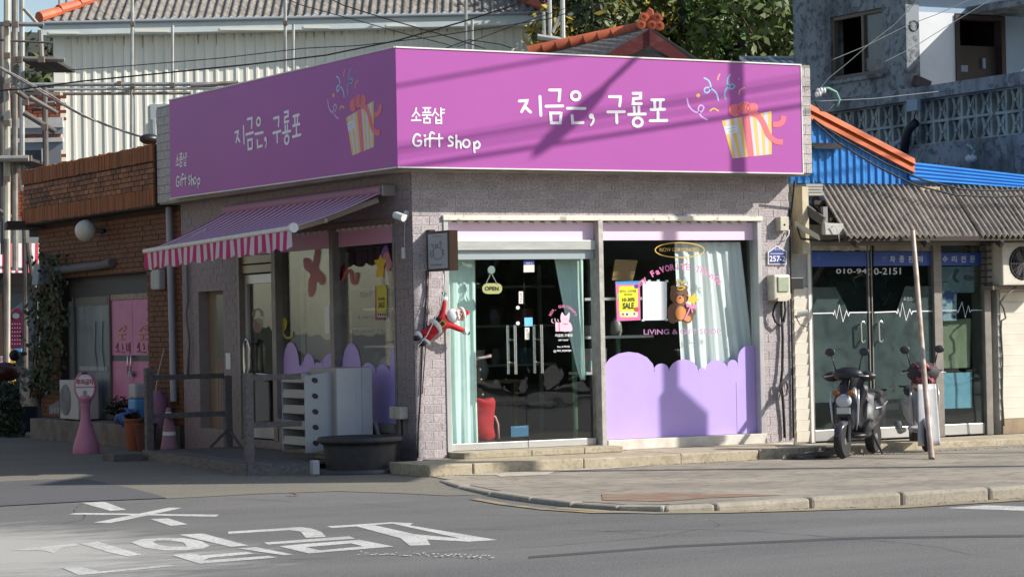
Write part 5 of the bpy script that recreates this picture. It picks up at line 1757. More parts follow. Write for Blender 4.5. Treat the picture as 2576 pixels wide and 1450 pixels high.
# doors
def rd_(x): return FR(x, 850, RY).x
d0, d1, d2, d3 = rd_(2042), rd_(2191), rd_(2197), rd_(2350)
for a, b in ((d0 - .02, d0 + .012), (rd_(2350), rd_(2370)), (rd_(2476), rd_(2492))):
    MB().box((a, RY - .02, zb), (b, RY + .1, 2.42)).build('door_frame', ALU_D, rs, bevel=.004)
MB().box((d0 + .012, RY - .015, 2.375), (rd_(2476), RY + .09, 2.414)).build('door_head', ALU_D, rs)
doors_ = []
DG = glass_mat('repair_door_glass', (.80, .89, .87), 1.1)
for i, (a, b) in enumerate(((d0 + .014, d1), (d2, d3 - .004))):
    dd = MB().box((a, RY + .03, .23), (b, RY + .04, 2.372)).build('glass_door', DG, rs)
    MB().box((a, RY + .015, .10), (b, RY + .055, .229)).build('bottom_rail', ALU, dd, bevel=.004)
    MB().box((b - .012 if i == 0 else a, RY + .012, .23), ((b if i == 0 else a + .012), RY + .058, 2.37)).build('door_stile', ALU_D, dd)
    hx = FR(2174 if i == 0 else 2219, 860, RY - .05).x
    zc, hh = 1.36, .095
    ring = [(hx + .026 * math.cos(a_), RY - .03, zc + (hh if math.sin(a_) >= 0 else -hh) + .026 * math.sin(a_)) for a_ in [2 * math.pi * k / 20 for k in range(21)]]
    h = MB().tube(ring, .011, 8, caps=False); h.tube([(hx, RY + .03, zc + hh), (hx, RY - .03, zc + hh + .02)], .008); h.tube([(hx, RY + .03, zc - hh), (hx, RY - .03, zc - hh - .02)], .008)
    h.build('door_handle', STEEL, dd, smooth='auto')
    doors_.append(dd)
sp = MB().box((rd_(2371), RY + .03, .23), (rd_(2475), RY + .04, 2.372)).build('side_pane', DG, rs)
MB().box((rd_(2371), RY + .015, .10), (rd_(2475), RY + .055, .229)).build('bottom_rail', ALU, sp, bevel=.004)


def fr_(u, v, l):               # print on the repair shop glass, drawn over the sheet of this corner of the picture
    p = FR(1932 + u * .28865, 418.6 + v * .28865, RY + .028)
    return Vector((p.x, RY + .028 - l, p.z))


NAVY2 = M('blue_shop_film', (.032, .085, .36), .45, (.026, .07, .30), 3)
for par_, q in ((doors_[0], [(368, 742), (905, 742), (905, 868), (368, 872)]), (doors_[1], [(920, 742), (1444, 744), (1444, 862), (920, 866)]), (sp, [(1506, 752), (1878, 752), (1878, 862), (1506, 862)])):
    p_ = Print(fr_); p_.poly(q); p_.build('blue_film', NAVY2, par_)
GREEN_F = M('grey_green_film', (.035, .065, .066), .35, (.085, .13, .12), 1.6, .35, .7, (.02, .035, .035), 5, .6)  # tint film; the mottling paints uneven reflection into its colour
GREEN_F.node_tree.nodes['Principled BSDF'].inputs['Alpha'].default_value = .68
SKYREF = None
for par_, q in ((doors_[0], [(372, 1052), (590, 1050), (705, 1268), (372, 1280)]), (doors_[1], [(1195, 1042), (1442, 1040), (1442, 1262), (1120, 1262)]), (doors_[0], [(372, 1282), (905, 1270), (905, 2050), (372, 2055)]), (doors_[1], [(922, 1266), (1444, 1262), (1444, 2010), (922, 2030)])):
    p_ = Print(fr_, .0004); p_.poly(q); p_.build('tint_film', GREEN_F, par_)
for par_, body, a, b, top_ in ((doors_[1], '차종판매', (1062, 836), (1350, 836), (1062, 778)), (sp, '수리전문', (1520, 834), (1806, 834), (1520, 778))):
    t = MB(); n_ = len(body)
    for i, c_ in enumerate(body):
        w_ = (b[0] - a[0]) / (n_ * 1.0); x0_ = a[0] + (w_ * 1.13) * i * (1 / 1.0) * .985; x1_ = x0_ + w_ * .62
        typeset(t, c_, fr_(x0_, a[1], .002), fr_(x1_, a[1], .002), fr_(x0_, top_[1], .002), .0012, .02)
    t.build('lettering', M('faded_blue_white', (.58, .62, .72), .6), par_)
t = MB()
for i, (c_, x_) in enumerate((('전', 990),)): typeset(t, c_, fr_(x_, 826, .002), fr_(x_ + 40, 826, .002), fr_(x_, 780, .002), .0012)
t.build('lettering', film_mat('ghost_letter', (.30, .38, .6), .6), doors_[1])
t = MB(); typeset(t, '구', fr_(416, 826, .002), fr_(460, 826, .002), fr_(416, 782, .002), .0012)
t.build('lettering', film_mat('ghost_letter2', (.25, .33, .58), .5), doors_[0])
t = MB(); typeset(t, '010-94(', fr_(592, 946, .003), fr_(892, 944, .003), fr_(592, 890, .003), .0012, .01); t.build('lettering', M('phone_grey', (.62, .64, .66), .6), doors_[0])
t = MB(); typeset(t, '0-2151', fr_(922, 942, .003), fr_(1156, 938, .003), fr_(922, 884, .003), .0012, .01); t.build('lettering', M('phone_grey', (.6, .6, .6)), doors_[1])
p_ = Print(lambda u, v, l: fr_(u, v, l + .003))
p_.line([(372, 1279), (565, 1275), (572, 1290), (580, 1252), (597, 1322), (620, 1205), (653, 1350), (682, 1255), (700, 1300), (710, 1271), (905, 1268)], 9); p_.build('pulse_line', WHITE_ST, doors_[0])
p_ = Print(lambda u, v, l: fr_(u, v, l + .003))
p_.line([(928, 1270), (1115, 1262), (1124, 1278), (1132, 1240), (1150, 1305), (1170, 1188), (1203, 1338), (1234, 1242), (1250, 1285), (1260, 1260), (1440, 1258)], 9); p_.build('pulse_line', WHITE_ST, doors_[1])
p_ = Print(lambda u, v, l: fr_(u, v, l + .003))
p_.line([(1508, 1254), (1640, 1252), (1655, 1270), (1690, 1180), (1718, 1310), (1745, 1215), (1760, 1265), (1775, 1250), (1880, 1250)], 8); p_.build('pulse_line', M('pulse_grey', (.45, .48, .55), .6), sp)
t = MB(); typeset(t, '로센스', fr_(1180, 1168, .003), fr_(1256, 1166, .003), fr_(1180, 1130, .003), .001); t.build('lettering', film_mat('faint_white', (.6, .65, .65), .6), doors_[1])
po3 = root('bike_poster', 'faded motorbike poster inside the narrow repair shop pane', 'poster', (7.5, RY + .07, 1.5))
p_ = Print(lambda u, v, l: fr_(u, v, l - .03)); p_.poly([(1508, 872), (1812, 872), (1812, 1098), (1508, 1096)]); p_.build('sheet', M('faded_grey_poster', (.30, .34, .40), .7, (.22, .26, .32), 5), po3)
p_ = Print(lambda u, v, l: fr_(u, v, l - .028)); p_.blob([(1640, 890), (1680, 900), (1650, 960), (1680, 1000), (1655, 1010), (1620, 970)]); p_.blob([(1720, 950), (1770, 940), (1810, 970), (1780, 1000), (1730, 985)]); p_.line([(1525, 1005), (1590, 1002)], 10); p_.build('print', M('faded_dark_print', (.12, .12, .16), .7), po3)
tag((lambda p_: (p_.poly([(1508, 1082), (1655, 1080), (1655, 1340), (1508, 1345)]), p_.build('notice', M('white_navy_notice', (.50, .52, .60), .7, (.10, .12, .32), 7, .5, .56)))[1])(Print(lambda u, v, l: fr_(u, v, l - .026))), 'white and navy notice under the motorbike poster', 'notice')
tag((lambda p_: (p_.poly([(1520, 1345), (1810, 1320), (1800, 1750), (1530, 1760)]), p_.build('dust_sheet', M('khaki_dust_sheet', (.42, .38, .27), .9, (.26, .24, .17), 3, stretch=(3, 3, .8))))[1])(Print(lambda u, v, l: fr_(u, v, l - .09))), 'creased khaki sheet hung behind the narrow repair shop pane', 'sheet')
tag((lambda p_: (p_.poly([(1530, 1800), (1810, 1790), (1810, 2100), (1535, 2110)]), p_.build('blue_board', M('sky_blue_board', (.22, .42, .62), .7, (.32, .5, .66), 6)))[1])(Print(lambda u, v, l: fr_(u, v, l - .07))), 'pale blue board low behind the narrow repair shop pane', 'board')
# stuff glimpsed inside
tag(MB().box((5.6, .9, .1), (6.6, 1.5, .75)).build('workbench', M('green_bench', (.10, .17, .13), .6), bevel=.01), 'dull green workbench inside the repair shop', 'bench')
tag(MB().box((6.25, 1.0, .752), (6.5, 1.2, 1.0)).build('carton', M('pale_carton', (.45, .45, .42), .8)), 'pale carton on the workbench', 'carton')
# peeling film above the blue band
fo_ = MB()
rnd = random.Random(2)
for k in range(16):
    x0_ = 372 + k * 32
    fo_.quad(fr_(x0_, 675 + rnd.uniform(0, 5), .006), fr_(x0_ + 31, 675 + rnd.uniform(0, 5), rnd.uniform(.004, .02)), fr_(x0_ + 31, 735 + rnd.uniform(-8, 3), rnd.uniform(.002, .03)), fr_(x0_, 735 + rnd.uniform(-8, 3), rnd.uniform(.002, .02)))
fo_.build('silver_film', M('crinkled_silver', (.62, .58, .48), .35, (.30, .27, .20), 9), doors_[0])
fo_ = MB().quad(fr_(922, 678, .004), fr_(1440, 680, .004), fr_(1440, 736, .004), fr_(922, 735, .004))
fo_.build('silver_film', M('dull_silver_film', (.32, .30, .25), .5, (.20, .19, .16), 7), doors_[1])

# corrugated canopy: five overlapping sheets, each a part
cn = root('canopy', 'weathered grey corrugated canopy over the repair shop doors', 'canopy', (7.2, -.3, 2.45))
TOPL, BOTL = FR(2052, 462, .45), FR(2130, 598, -.42)
x_end = 10.2
n_sh = 7
dx = (x_end - TOPL.x) / n_sh
for k in range(n_sh):
    xa = TOPL.x + dx * k - (.03 if k else 0)
    xb = TOPL.x + dx * (k + 1)
    nr = int((xb - xa) / .0138)
    off = BOTL.x - TOPL.x
    def fn(u, v, xa=xa, xb=xb, k=k):
        x_ = lerp(xa, xb, u)
        z_ = lerp(3.09, 2.452, v) + .020 * math.sin(2 * math.pi * (x_ - TOPL.x) / .083) + (.012 if k % 2 else 0)
        return Vector((x_ + off * v + random.uniform(-.001, .001), lerp(.45, -.42 + (k * 37 % 5) * .012, v), z_))
    MB().grid(fn, nr, 8).build('corrugated_sheet', ASB, cn, smooth=True, solid=.008)
for yv in (.25, -.05, -.36):
    t_ = (.45 - yv) / .87
    MB().box((5.35, yv - .025, lerp(3.09, 2.45, t_) - .085), (x_end, yv + .025, lerp(3.09, 2.45, t_) - .035)).build('purlin', M('dark_timber', (.05, .04, .033), .9), cn)
for xv in (5.5, 6.5, 7.6, 8.8):
    MB().bar((xv, .45, 2.95), (xv, -.40, 2.36), .045, .08).build('rafter', M('dark_timber', (.05, .04, .033)), cn)
tag(MB().bar(FR(2012, 515, .1), FR(2072, 556, -.25), .03, .10).build('beam', M('grey_old_timber', (.17, .15, .13), .9, (.1, .09, .08), 6)), 'old grey beam end under the canopy edge beside the shop', 'beam')
tag(MB().prism([FR(2002, 556, 0), FR(2060, 590, -.3), FR(2064, 604, -.3), FR(2002, 572, 0)], (0, .02, .0)).build('metal_offcut', M('pale_offcut', (.6, .56, .44), .5)), 'pale bent metal strip tucked under the canopy', 'metal strip')
tag(MB().box((FR(2069, 550, -.2).x, -.22, FR(2069, 590, -.2).z), (FR(2080, 550, -.2).x, -.17, FR(2069, 520, -.2).z)).build('bracket', M('grey_bracket', (.22, .22, .22), .6)), 'short grey upright bracket under the canopy end', 'bracket')
tag(MB().prism([FR(2075, 560, -.3), FR(2122, 562, -.3), FR(2125, 590, -.3), FR(2077, 590, -.3)], (0, .06, 0)).build('power_strip', M('dirty_white_plastic', (.50, .50, .47), .6, (.36, .36, .33), 12), bevel=.005), 'dirty white socket strip hanging under the canopy', 'socket')
tag(MB().tube([FR(2090, 572, -.32), FR(2100, 566, -.34), FR(2108, 580, -.34), FR(2112, 608, -.34)], .006, 6).build('cable', WIRE_W, smooth=True), 'short pale wire dangling from the dirty socket strip', 'cable')
tag(MB().tube([FR(2005, 570, -.05), FR(2015, 600, -.05), FR(2080, 606, -.1), FR(2140, 600, -.2), FR(2210, 596, -.25)], .012, 8).build('cable', WIRE, smooth=True), 'black cable slung along the lintel under the canopy', 'cable')
for k in range(4):
    tag(MB().box((5.10 - .01 * k, -.02, 2.95 + k * .035), (5.30, .35, 2.978 + k * .035)).build('slate_offcut', M('pale_slate_offcut', (.34, .33, .30), .8, rnd=.1)), ('lowest', 'second', 'third', 'uppermost')[k] + ' of the sheet offcuts wedged above the old beam', 'offcut', 'sheet offcuts by the canopy')
tag(MB().box((5.0, -.03, 2.28), (5.09, .18, 3.05)).build('end_board', M('cream_end_board', (.66, .58, .40), .7, (.5, .44, .3), 6), bevel=.004), 'cream end board between the gift shop and the canopy', 'board')
# blue steel gable sheet and fascia above
bw = root('blue_steel_wall', 'bright blue ribbed steel wall with orange capping above the canopy', 'wall', (6.2, .6, 3.1))
bl, b2, b3, b4 = FR(2026, 275, .6), FR(2290, 412, .6), FR(2287, 457, .6), FR(2012, 462, .6)
zlow = 3.13
for k in range(8):
    xa, xb = lerp(5.25, b2.x, k / 8), lerp(5.25, b2.x, (k + 1) / 8) + .01
    def fn(u, v, xa=xa, xb=xb, k=k):
        x_ = lerp(xa, xb, u)
        zt2 = lerp(bl.z, b2.z, (x_ - bl.x) / (b2.x - bl.x)) - .03
        ph = ((x_ - 5.25) / .105) % 1.0
        rib = .022 * (1 if ph < .34 else 0 if ph > .5 else (0.5 - ph) / .16) if ph > .12 else .022 * ph / .12
        return Vector((x_, .6 - rib - (.002 if k % 2 else 0), lerp(zlow, zt2, v)))
    MB().grid(fn, 28, 3).build('steel_sheet', BLUE_M, bw, solid=.001)
a_, b_ = bl + Vector((0, -.05, .0)), b2 + Vector((0, -.05, 0))
oc = MB()
dv = b_ - a_
nz_ = Vector((0, 0, 1))
for (h0, h1, o0, o1) in ((.0, .075, -.09, -.05), (-.105, .0, -.05, -.09)):
    oc.add([a_ + nz_ * h1 + Vector((0, o1 + .05, 0)), b_ + nz_ * h1 + Vector((0, o1 + .05, 0)), b_ + nz_ * h0 + Vector((0, o0 + .05 - .03, 0)), a_ + nz_ * h0 + Vector((0, o0 + .05 - .03, 0))], [(0, 3, 2, 1)])
oc.v, oc.f, oc.mi = [], [], []
prof3 = [(-.10, .06), (-.12, -.015), (-.085, -.02), (-.105, -.115), (-.06, -.12), (.02, .07)]
oc.prism([a_ + Vector((0, q[0] + .06, q[1])) for q in prof3], dv)
oc.build('ridge_cap', ORANGE, bw)
MB().box((5.3, .47, 3.53), (FR(2117, 345, .5).x, .55, 3.60)).build('black_strap', BLACK, bw)
bf = root('blue_steel_roof', 'blue steel roof edge with long horizontal ribs running from the orange cap', 'roof', (8.5, .5, 3.1))
f0_, f1_, f2_, f3_ = FR(2284, 404, .55), FR(2640, 445, .55), FR(2640, 482, .55), FR(2286, 456, .55)
for k in range(3):
    def fn(u, v, k=k):
        uu = (k + u) / 3
        x_ = lerp(f0_.x, 12.0, uu)
        tt = (x_ - f0_.x) / (f1_.x - f0_.x)
        zt2, zb2 = lerp(f0_.z, f1_.z, tt), lerp(f3_.z, f2_.z, tt)
        ph = (v * 5) % 1.0
        rib = .03 * (.5 - .5 * math.cos(2 * math.pi * ph)) ** .6
        return Vector((x_, .52 + .10 * v - rib, lerp(zb2, zt2, v)))
    MB().grid(fn, 4, 40).build('steel_sheet', BLUE_M, bf, solid=.001)
MB().box((b2.x + .02, .70, 2.9), (12, 4.4, 3.05)).build('roof_deck', BLUE_M, bf)
MB().box((7.02, .40, 3.02), (7.32, .55, 3.09)).build('timber_end', M('pale_timber_end', (.45, .36, .24), .8), bf)

# leaning steel prop
pr = MB().tube([FR(2296, 582, -.47), FR(2306, 700, -.8), FR(2324, 930, -1.75), GZ(2344, 1154, .014)], [.028, .03, .03, .034], 12)
tag(pr.build('prop_pole', M('scuffed_steel_pole', (.50, .44, .38), .45, (.30, .22, .17), 4, metal=.4), smooth='auto'), 'slim scuffed steel prop leaning under the canopy edge', 'pole')
# condensing unit on the wall to the far end
ou = root('outdoor_unit', 'cream outdoor unit with round fan grille mounted beside the repair shop', 'air conditioner', (8.3, -.1, 1.9))
q0, q1 = FR(2521, 608, -.12), FR(2521, 717, -.12)
MB().box((q0.x, -.12, q1.z), (q0.x + .82, .18, q0.z)).build('body', M('cream_unit', (.64, .60, .50), .5, (.5, .47, .4), 4), ou, bevel=.012)
cxx, czz = q0.x + .30, (q0.z + q1.z) / 2
MB().lathe((cxx, -.121, czz), [(.205, -.012), (.205, .0), (.17, .004), (.17, -.012)], 28, ax=(0, -1, 0)).build('fan_ring', M('black_grille', (.03, .03, .035), .5), ou)
MB().lathe((cxx, -.123, czz), [(.195, 0), (.001, 0)], 28, ax=(0, -1, 0)).build('fan_hole', M('fan_black', (.012, .012, .012), .6), ou)
gq = MB()
for k in range(7):
    r_ = .03 + k * .025
    gq.tube([(cxx + r_ * math.cos(a), -.135, czz + r_ * math.sin(a)) for a in [2 * math.pi * i / 24 for i in range(25)]], .0025, 4, caps=False)
for k in range(6):
    a = math.pi * k / 6
    gq.tube([(cxx - .2 * math.cos(a), -.137, czz - .2 * math.sin(a)), (cxx + .2 * math.cos(a), -.137, czz + .2 * math.sin(a))], .003, 4)
gq.build('fan_guard', M('guard_grey', (.12, .12, .12), .5), ou)
for k in range(3):
    a = 2 * math.pi * k / 3
    MB().ob((cxx + .08 * math.cos(a), -.128, czz + .08 * math.sin(a)), (.075 * math.cos(a), 0, .075 * math.sin(a)), (-.035 * math.sin(a), .0, .035 * math.cos(a)), (0, .002, 0)).build('fan_blade', M('blade_grey', (.07, .07, .075), .5), ou)
for k in range(7):
    z = lerp(q1.z + .02, q0.z - .04, k / 6)
    MB().box((q0.x - .118, .05, z), (q0.x - .03, .15, z + .018)).build('louvre', M('louvre_black', (.04, .04, .04), .5), ou)
MB().box((q0.x - .1, -.05, q1.z - .05), (q0.x + .7, .18, q1.z - .004)).build('bracket', M('rust_bracket', (.2, .16, .13), .7), ou)
tag(MB().tube([FR(2556, 722, -.05), FR(2528, 745, -.06), FR(2516, 760, -.05), FR(2525, 775, -.05), FR(2530, 800, -.06), FR(2519, 806, -.06), FR(2518, 830, -.05), FR(2522, 900, -.04), FR(2521, 1000, -.04), FR(2525, 1070, -.03)], .012, 8).build('cable', M('dark_grey_cable', (.10, .09, .08), .7), smooth=True), 'dark cable trailing down the cream siding under the fan unit', 'cable')
cm = root('security_camera', 'small grey bullet camera at the edge of the repair shop door', 'camera', FR(2020, 790, 0))
MB().tube([FR(2002, 796, .12), FR(2010, 795, -.02)], .018, 8).build('arm', M('camera_grey', (.3, .3, .3), .5), cm)
MB().tube([FR(2006, 790, .05), FR(2032, 787, -.02)], .032, 10).build('body', M('camera_pale', (.55, .55, .53), .5), cm, smooth='auto')
tag(MB().tube([FR(2004, 800, .1), FR(2012, 815, .08), FR(2030, 822, .06), FR(2036, 812, .1)], .006, 6).build('cable', WIRE, smooth=True), 'thin black wire curling below the small bullet camera', 'cable')

# ------------------------------------------------------------------ scooters under covers
def loft(rings, name, mat, parent, smooth=True, close=True):
    m_ = MB(); n = len(rings[0])
    vs = [p for r in rings for p in r]
    fs = [(i * n + k, i * n + (k + 1) % n, (i + 1) * n + (k + 1) % n, (i + 1) * n + k) for i in range(len(rings) - 1) for k in range(n)]
    if close: fs += [tuple(range(n - 1, -1, -1)), tuple((len(rings) - 1) * n + k for k in range(n))]
    m_.add(vs, fs)
    return m_.build(name, mat, parent, smooth=smooth)


def scooter(base, head,  label, body, cover, trim, hooded=True, seedv=0):
    """base: ground point under the middle; head: heading angle (world, radians). local f forward, s to the rider's left"""
    f = Vector((math.cos(head), math.sin(head), 0)); s_ = Vector((-f.y, f.x, 0)); u_ = Vector((0, 0, 1))
    P = lambda a, b, c: Vector(base) + (f * a + s_ * b + u_ * c) * .88
    rt = root('scooter', label, 'scooter', base)
    rnd = random.Random(seedv)
    for a, nm in ((.62, 'front_wheel'), (-.60, 'rear_wheel')):
        wv = MB().lathe(P(a, 0, .215), [(.12, -.04), (.165, -.045), (.183, -.022), (.188, 0), (.183, .022), (.165, .045), (.12, .04)], 28, ax=s_).build('wheel', M('tyre', (.02, .02, .02), .8), rt, smooth='auto')
        MB().lathe(P(a, 0, .215), [(.02, -.05), (.05, -.035), (.122, -.03), (.122, .03), (.05, .035), (.02, .05)], 20, ax=s_).build('rim', M('wheel_rim', (.35, .35, .36), .35, metal=.6), wv, smooth='auto')
    def ring(a, w, z0, z1, n=14, p=2.6, sk=0):
        out = []
        for k in range(n):
            t = 2 * math.pi * k / n
            c, sn = math.cos(t), math.sin(t)
            e = 2 / p
            out.append(P(a + sk * sn, w * math.copysign(abs(c) ** e, c), (z0 + z1) / 2 + (z1 - z0) / 2 * math.copysign(abs(sn) ** e, sn)))
        return out
    loft([ring(.50, .05, .40, .46), ring(.62, .075, .40, .47), ring(.76, .06, .33, .42), ring(.83, .03, .26, .30)], 'fender', body, rt)
    loft([ring(.52, .11, .30, .62), ring(.50, .165, .34, .78), ring(.44, .165, .42, .90), ring(.36, .12, .55, .98), ring(.32, .06, .7, .98)], 'leg_shield', body, rt)
    MB().ball(P(.53, 0, .70), .075, 14, 10, (.6, 1.2, 1), (f, s_, u_)).build('headlight', M('lamp_glass', (.5, .52, .54), .1), rt, smooth=True)
    loft([ring(.40, .15, .24, .30), ring(.0, .16, .22, .30), ring(-.1, .15, .22, .34)], 'footboard', trim, rt)
    loft([ring(-.02, .10, .26, .52), ring(-.15, .15, .26, .66), ring(-.45, .17, .34, .74), ring(-.75, .14, .46, .74), ring(-.95, .06, .56, .70)], 'body', body, rt)
    loft([ring(.02, .09, .66, .74), ring(-.2, .14, .67, .80), ring(-.5, .145, .68, .80), ring(-.8, .11, .70, .82), ring(-.9, .05, .72, .80)], 'seat', M('black_seat', (.02, .02, .022), .6), rt)
    MB().tube([P(.62, .07, .215), P(.52, .06, .5), P(.44, .0, .9), P(.40, 0, 1.0)], .022).build('steering_column', BLACK, rt)
    MB().tube([P(.62, -.07, .215), P(.52, -.06, .5)], .022).build('fork', BLACK, rt)
    MB().tube([P(.33, -.25, 1.02), P(.40, -.12, 1.02), P(.42, 0, 1.0), P(.40, .12, 1.02), P(.33, .25, 1.02)], .017).build('handlebar', BLACK, rt, smooth=True)
    for sg in (-1, 1):
        if hooded: loft([ring2 for ring2 in [[P(.30 + .02 * 0 + d_, sg * w_ + .0, 1.0 + z_) for d_, z_ in [(r_ * math.cos(t), r_ * .8 * math.sin(t)) for t in [2 * math.pi * k / 10 for k in range(10)]]] for w_, r_ in ((.12, .05), (.20, .085), (.27, .08), (.34, .03))]], 'hand_muff', M('black_muff', (.02, .02, .025), .45), rt)
        MB().tube([P(.36, sg * .14, 1.03), P(.38, sg * .18, 1.20), P(.37, sg * .20, 1.26)], .008, 6).build('mirror_stem', BLACK, rt, smooth=True)
        m_ = MB().ball(P(.37, sg * .22, 1.30), .06, 14, 8, (.25, 1, .75), (f, s_, u_)).build('mirror', M('mirror_black', (.03, .03, .035), .4), rt, smooth=True)
        MB().ball(P(.345, sg * .22, 1.30), .05, 14, 8, (.25, 1, .75), (f, s_, u_)).build('mirror_glass', STEEL, m_, smooth=True)
    MB().tube([P(-.25, .12, .25), P(-.22, .24, .02)], .014).build('stand', BLACK, rt)
    # lamps, levers, plate and cables
    SIL = M('scooter_silver', (.50, .50, .51), .3, metal=.5)
    for sg in (-1, 1):
        MB().ball(P(.55, sg * .10, .80), .034, 12, 8, (.7, 1.3, .8), (f, s_, u_)).build('turn_signal', M('amber_lens', (.30, .11, .02), .2), rt, smooth=True)
        MB().tube([P(.40, sg * .12, 1.03), P(.45, sg * .20, 1.01), P(.42, sg * .29, 1.0)], .007, 6).build('brake_lever', SIL, rt, smooth=True)
        MB().tube([P(.41, sg * .05, 1.0), P(.52, sg * .07, .94), P(.54, sg * .05, .80), P(.50, sg * .03, .66)], .006, 6).build('brake_cable', BLACK, rt, smooth=True)
        MB().tube([P(.47, sg * .172, .84), P(.51, sg * .178, .70), P(.50, sg * .16, .46), P(.46, sg * .13, .34)], [.008, .014, .014, .006], 6).build('trim_strip', SIL, rt, smooth=True)
        MB().tube([P(-.12, sg * .155, .58), P(-.45, sg * .178, .60), P(-.80, sg * .14, .66)], [.006, .014, .005], 6).build('trim_strip', SIL, rt, smooth=True)
    MB().ob(P(.555, 0, .585), f * .006, s_ * .075, u_ * .034).build('number_plate', M('plate_pale', (.55, .56, .52), .5), rt)
    MB().tube([P(-.35, -.16, .24), P(-.6, -.19, .22), P(-.85, -.19, .30)], [.025, .04, .045], 10).build('exhaust', SIL, rt, smooth=True)
    MB().ob(P(-.86, 0, .80), f * .10, s_ * .13, u_ * .012).build('rear_rack', BLACK, rt, bevel=.004)
    if hooded:
        MB().ball(P(.36, 0, 1.03), .13, 18, 12, (.85, 1.35, .6), (f, s_, u_)).build('apron_hood', cover, rt, smooth=True)
        # ragged vinyl apron hanging from the bars to one side
        MB().grid(lambda u, v: P(.46 - .12 * u + .02 * math.sin(v * 9 + u * 4), lerp(.06, .20, u) + .05 * v + .012 * math.sin(v * 14), 1.02 - v * (.50 + .16 * math.sin(u * 5))), 10, 16).build('apron', cover, rt, smooth=True, solid=.006)
        MB().grid(lambda u, v: P(.30 - .34 * u + .015 * math.sin(v * 10), .185 + .03 * math.sin(u * 9 + v * 3) + .02 * v, .90 - .18 * u - v * (.42 - .12 * u)), 12, 12).build('apron', M('grey_flap', (.16, .16, .17), .5, (.05, .05, .055), 4), rt, smooth=True, solid=.006)
    return rt


scooter(GZ(2160, 1146, .012) + Vector((0, 0, 0)), math.radians(216), 'black scooter with silver trim and a black hood over its bars', M('dark_scooter_paint', (.045, .045, .05), .25, (.16, .16, .165), 2.6, .52, .62), M('black_vinyl', (.02, .02, .024), .42), BLACK, True, 1)
sc2 = scooter(GZ(2316, 1129, .012), math.radians(240), 'pale grey scooter with red cloth over its bars beside the steel prop', M('pale_scooter_paint', (.46, .47, .47), .35, (.36, .37, .38), 3), None, M('pale_trim', (.5, .5, .48), .5), False, 2)
b2_ = GZ(2316, 1129, .012); h2 = math.radians(240)
f_ = Vector((math.cos(h2), math.sin(h2), 0)); s2_ = Vector((-f_.y, f_.x, 0))
P2 = lambda a, b, c: b2_ + (f_ * a + s2_ * b + Vector((0, 0, c))) * .88
MB().grid(lambda u, v: P2(.42 + .12 * math.sin(math.pi * u) + .03 * math.sin(v * 12), lerp(-.15, .15, u), 1.10 - v * .26 + .03 * math.sin(u * 14)), 20, 8).build('cloth', M('faded_red_cloth', (.42, .10, .11), .9, (.05, .02, .03), 9, .45, .55), sc2, smooth=True, solid=.01)
MB().ball(P2(.40, 0, 1.0), .16, 16, 10, (.8, 1.15, .8), (f_, s2_, Vector((0, 0, 1)))).build('apron_hood', M('dark_cloth', (.035, .03, .04), .7), sc2, smooth=True)
MB().grid(lambda u, v: P2(.62 + .05 * math.cos(u * 3.1) + .10 * v, lerp(-.11, .14, u) * (1 + .2 * v), .86 - v * .78), 16, 10).build('apron', M('white_vinyl', (.55, .55, .54), .45, (.40, .41, .43), 4), sc2, smooth=True, solid=.008)

# ------------------------------------------------------------------ two-storey concrete house beyond
ch_ = root('concrete_house', 'weathered blue grey concrete house with an upper balcony', 'building', (13, 9, 0))
HX, HY0 = 12.0, None
cyn = LW(2281, 150, HX).y
pA_, pB_ = LW(1997, 150, HX), LW(2281, 150, HX)
# side wall with window opening
wy0, wy1 = LW(2220, 100, HX).y, LW(2089, 100, HX).y
wz0, wz1 = LW(2150, 195, HX).z, LW(2150, 32, HX).z
m_ = MB()
for (a, b, c, d) in ((pB_.y, wy0, 2.2, 9), (wy1, pA_.y, 2.2, 9), (wy0, wy1, 2.2, wz0), (wy0, wy1, wz1, 9)):
    m_.box((HX, a, c), (HX + .25, b, d))
m_.build('wall', MOSSY, ch_)
MB().box((HX + .25, pB_.y - .0, 2.2), (HX + 6, pA_.y, 2.3)).build('floor', DARKW, ch_)
MB().box((HX + .25, pA_.y - .2, 2.3), (HX + 6, pA_.y, 8.8)).build('rear_wall', DARKW, ch_)
MB().box((HX - .35, pB_.y - 1.0, 8.85), (HX + 8, pA_.y + .4, 9.05)).build('roof_slab', MOSSY, ch_)
MB().box((HX + 2.5, pB_.y + .2, 2.3), (HX + 2.6, pA_.y, 8.8)).build('partition', DARKW, ch_)
WFR = M('brown_window_frame', (.13, .10, .075), .6)
wf = root_ = MB()
ym = LW(2165, 100, HX).y
for a, b, c, d in ((wy0, wy1, wz1 - .06, wz1), (wy0, wy1, wz0, wz0 + .07), (wy0, wy0 + .05, wz0 + .07, wz1 - .06), (wy1 - .05, wy1, wz0 + .07, wz1 - .06), (ym - .03, ym + .03, wz0 + .07, wz1 - .06)):
    MB().box((HX + .04, a, c), (HX + .12, b, d)).build('window_frame', WFR, ch_)
MB().box((HX + .08, wy0 + .05, wz0 + .07), (HX + .085, ym - .03, wz1 - .06)).build('window_pane', M('dusty_pane', (.075, .085, .095), .2, (.05, .058, .065), 3), ch_)
MB().box((HX - .05, wy0 - .05, wz0 - .06), (HX + .1, wy1 + .05, wz0 - .003)).build('window_sill', MOSSY, ch_)
MB().prism([LW(2173, 145, HX + .077), LW(2215, 150, HX + .077), LW(2212, 175, HX + .077), LW(2175, 176, HX + .077)], (.003, 0, 0)).build('paper', M('old_newspaper', (.30, .29, .27), .9, (.2, .19, .18), 8), ch_)
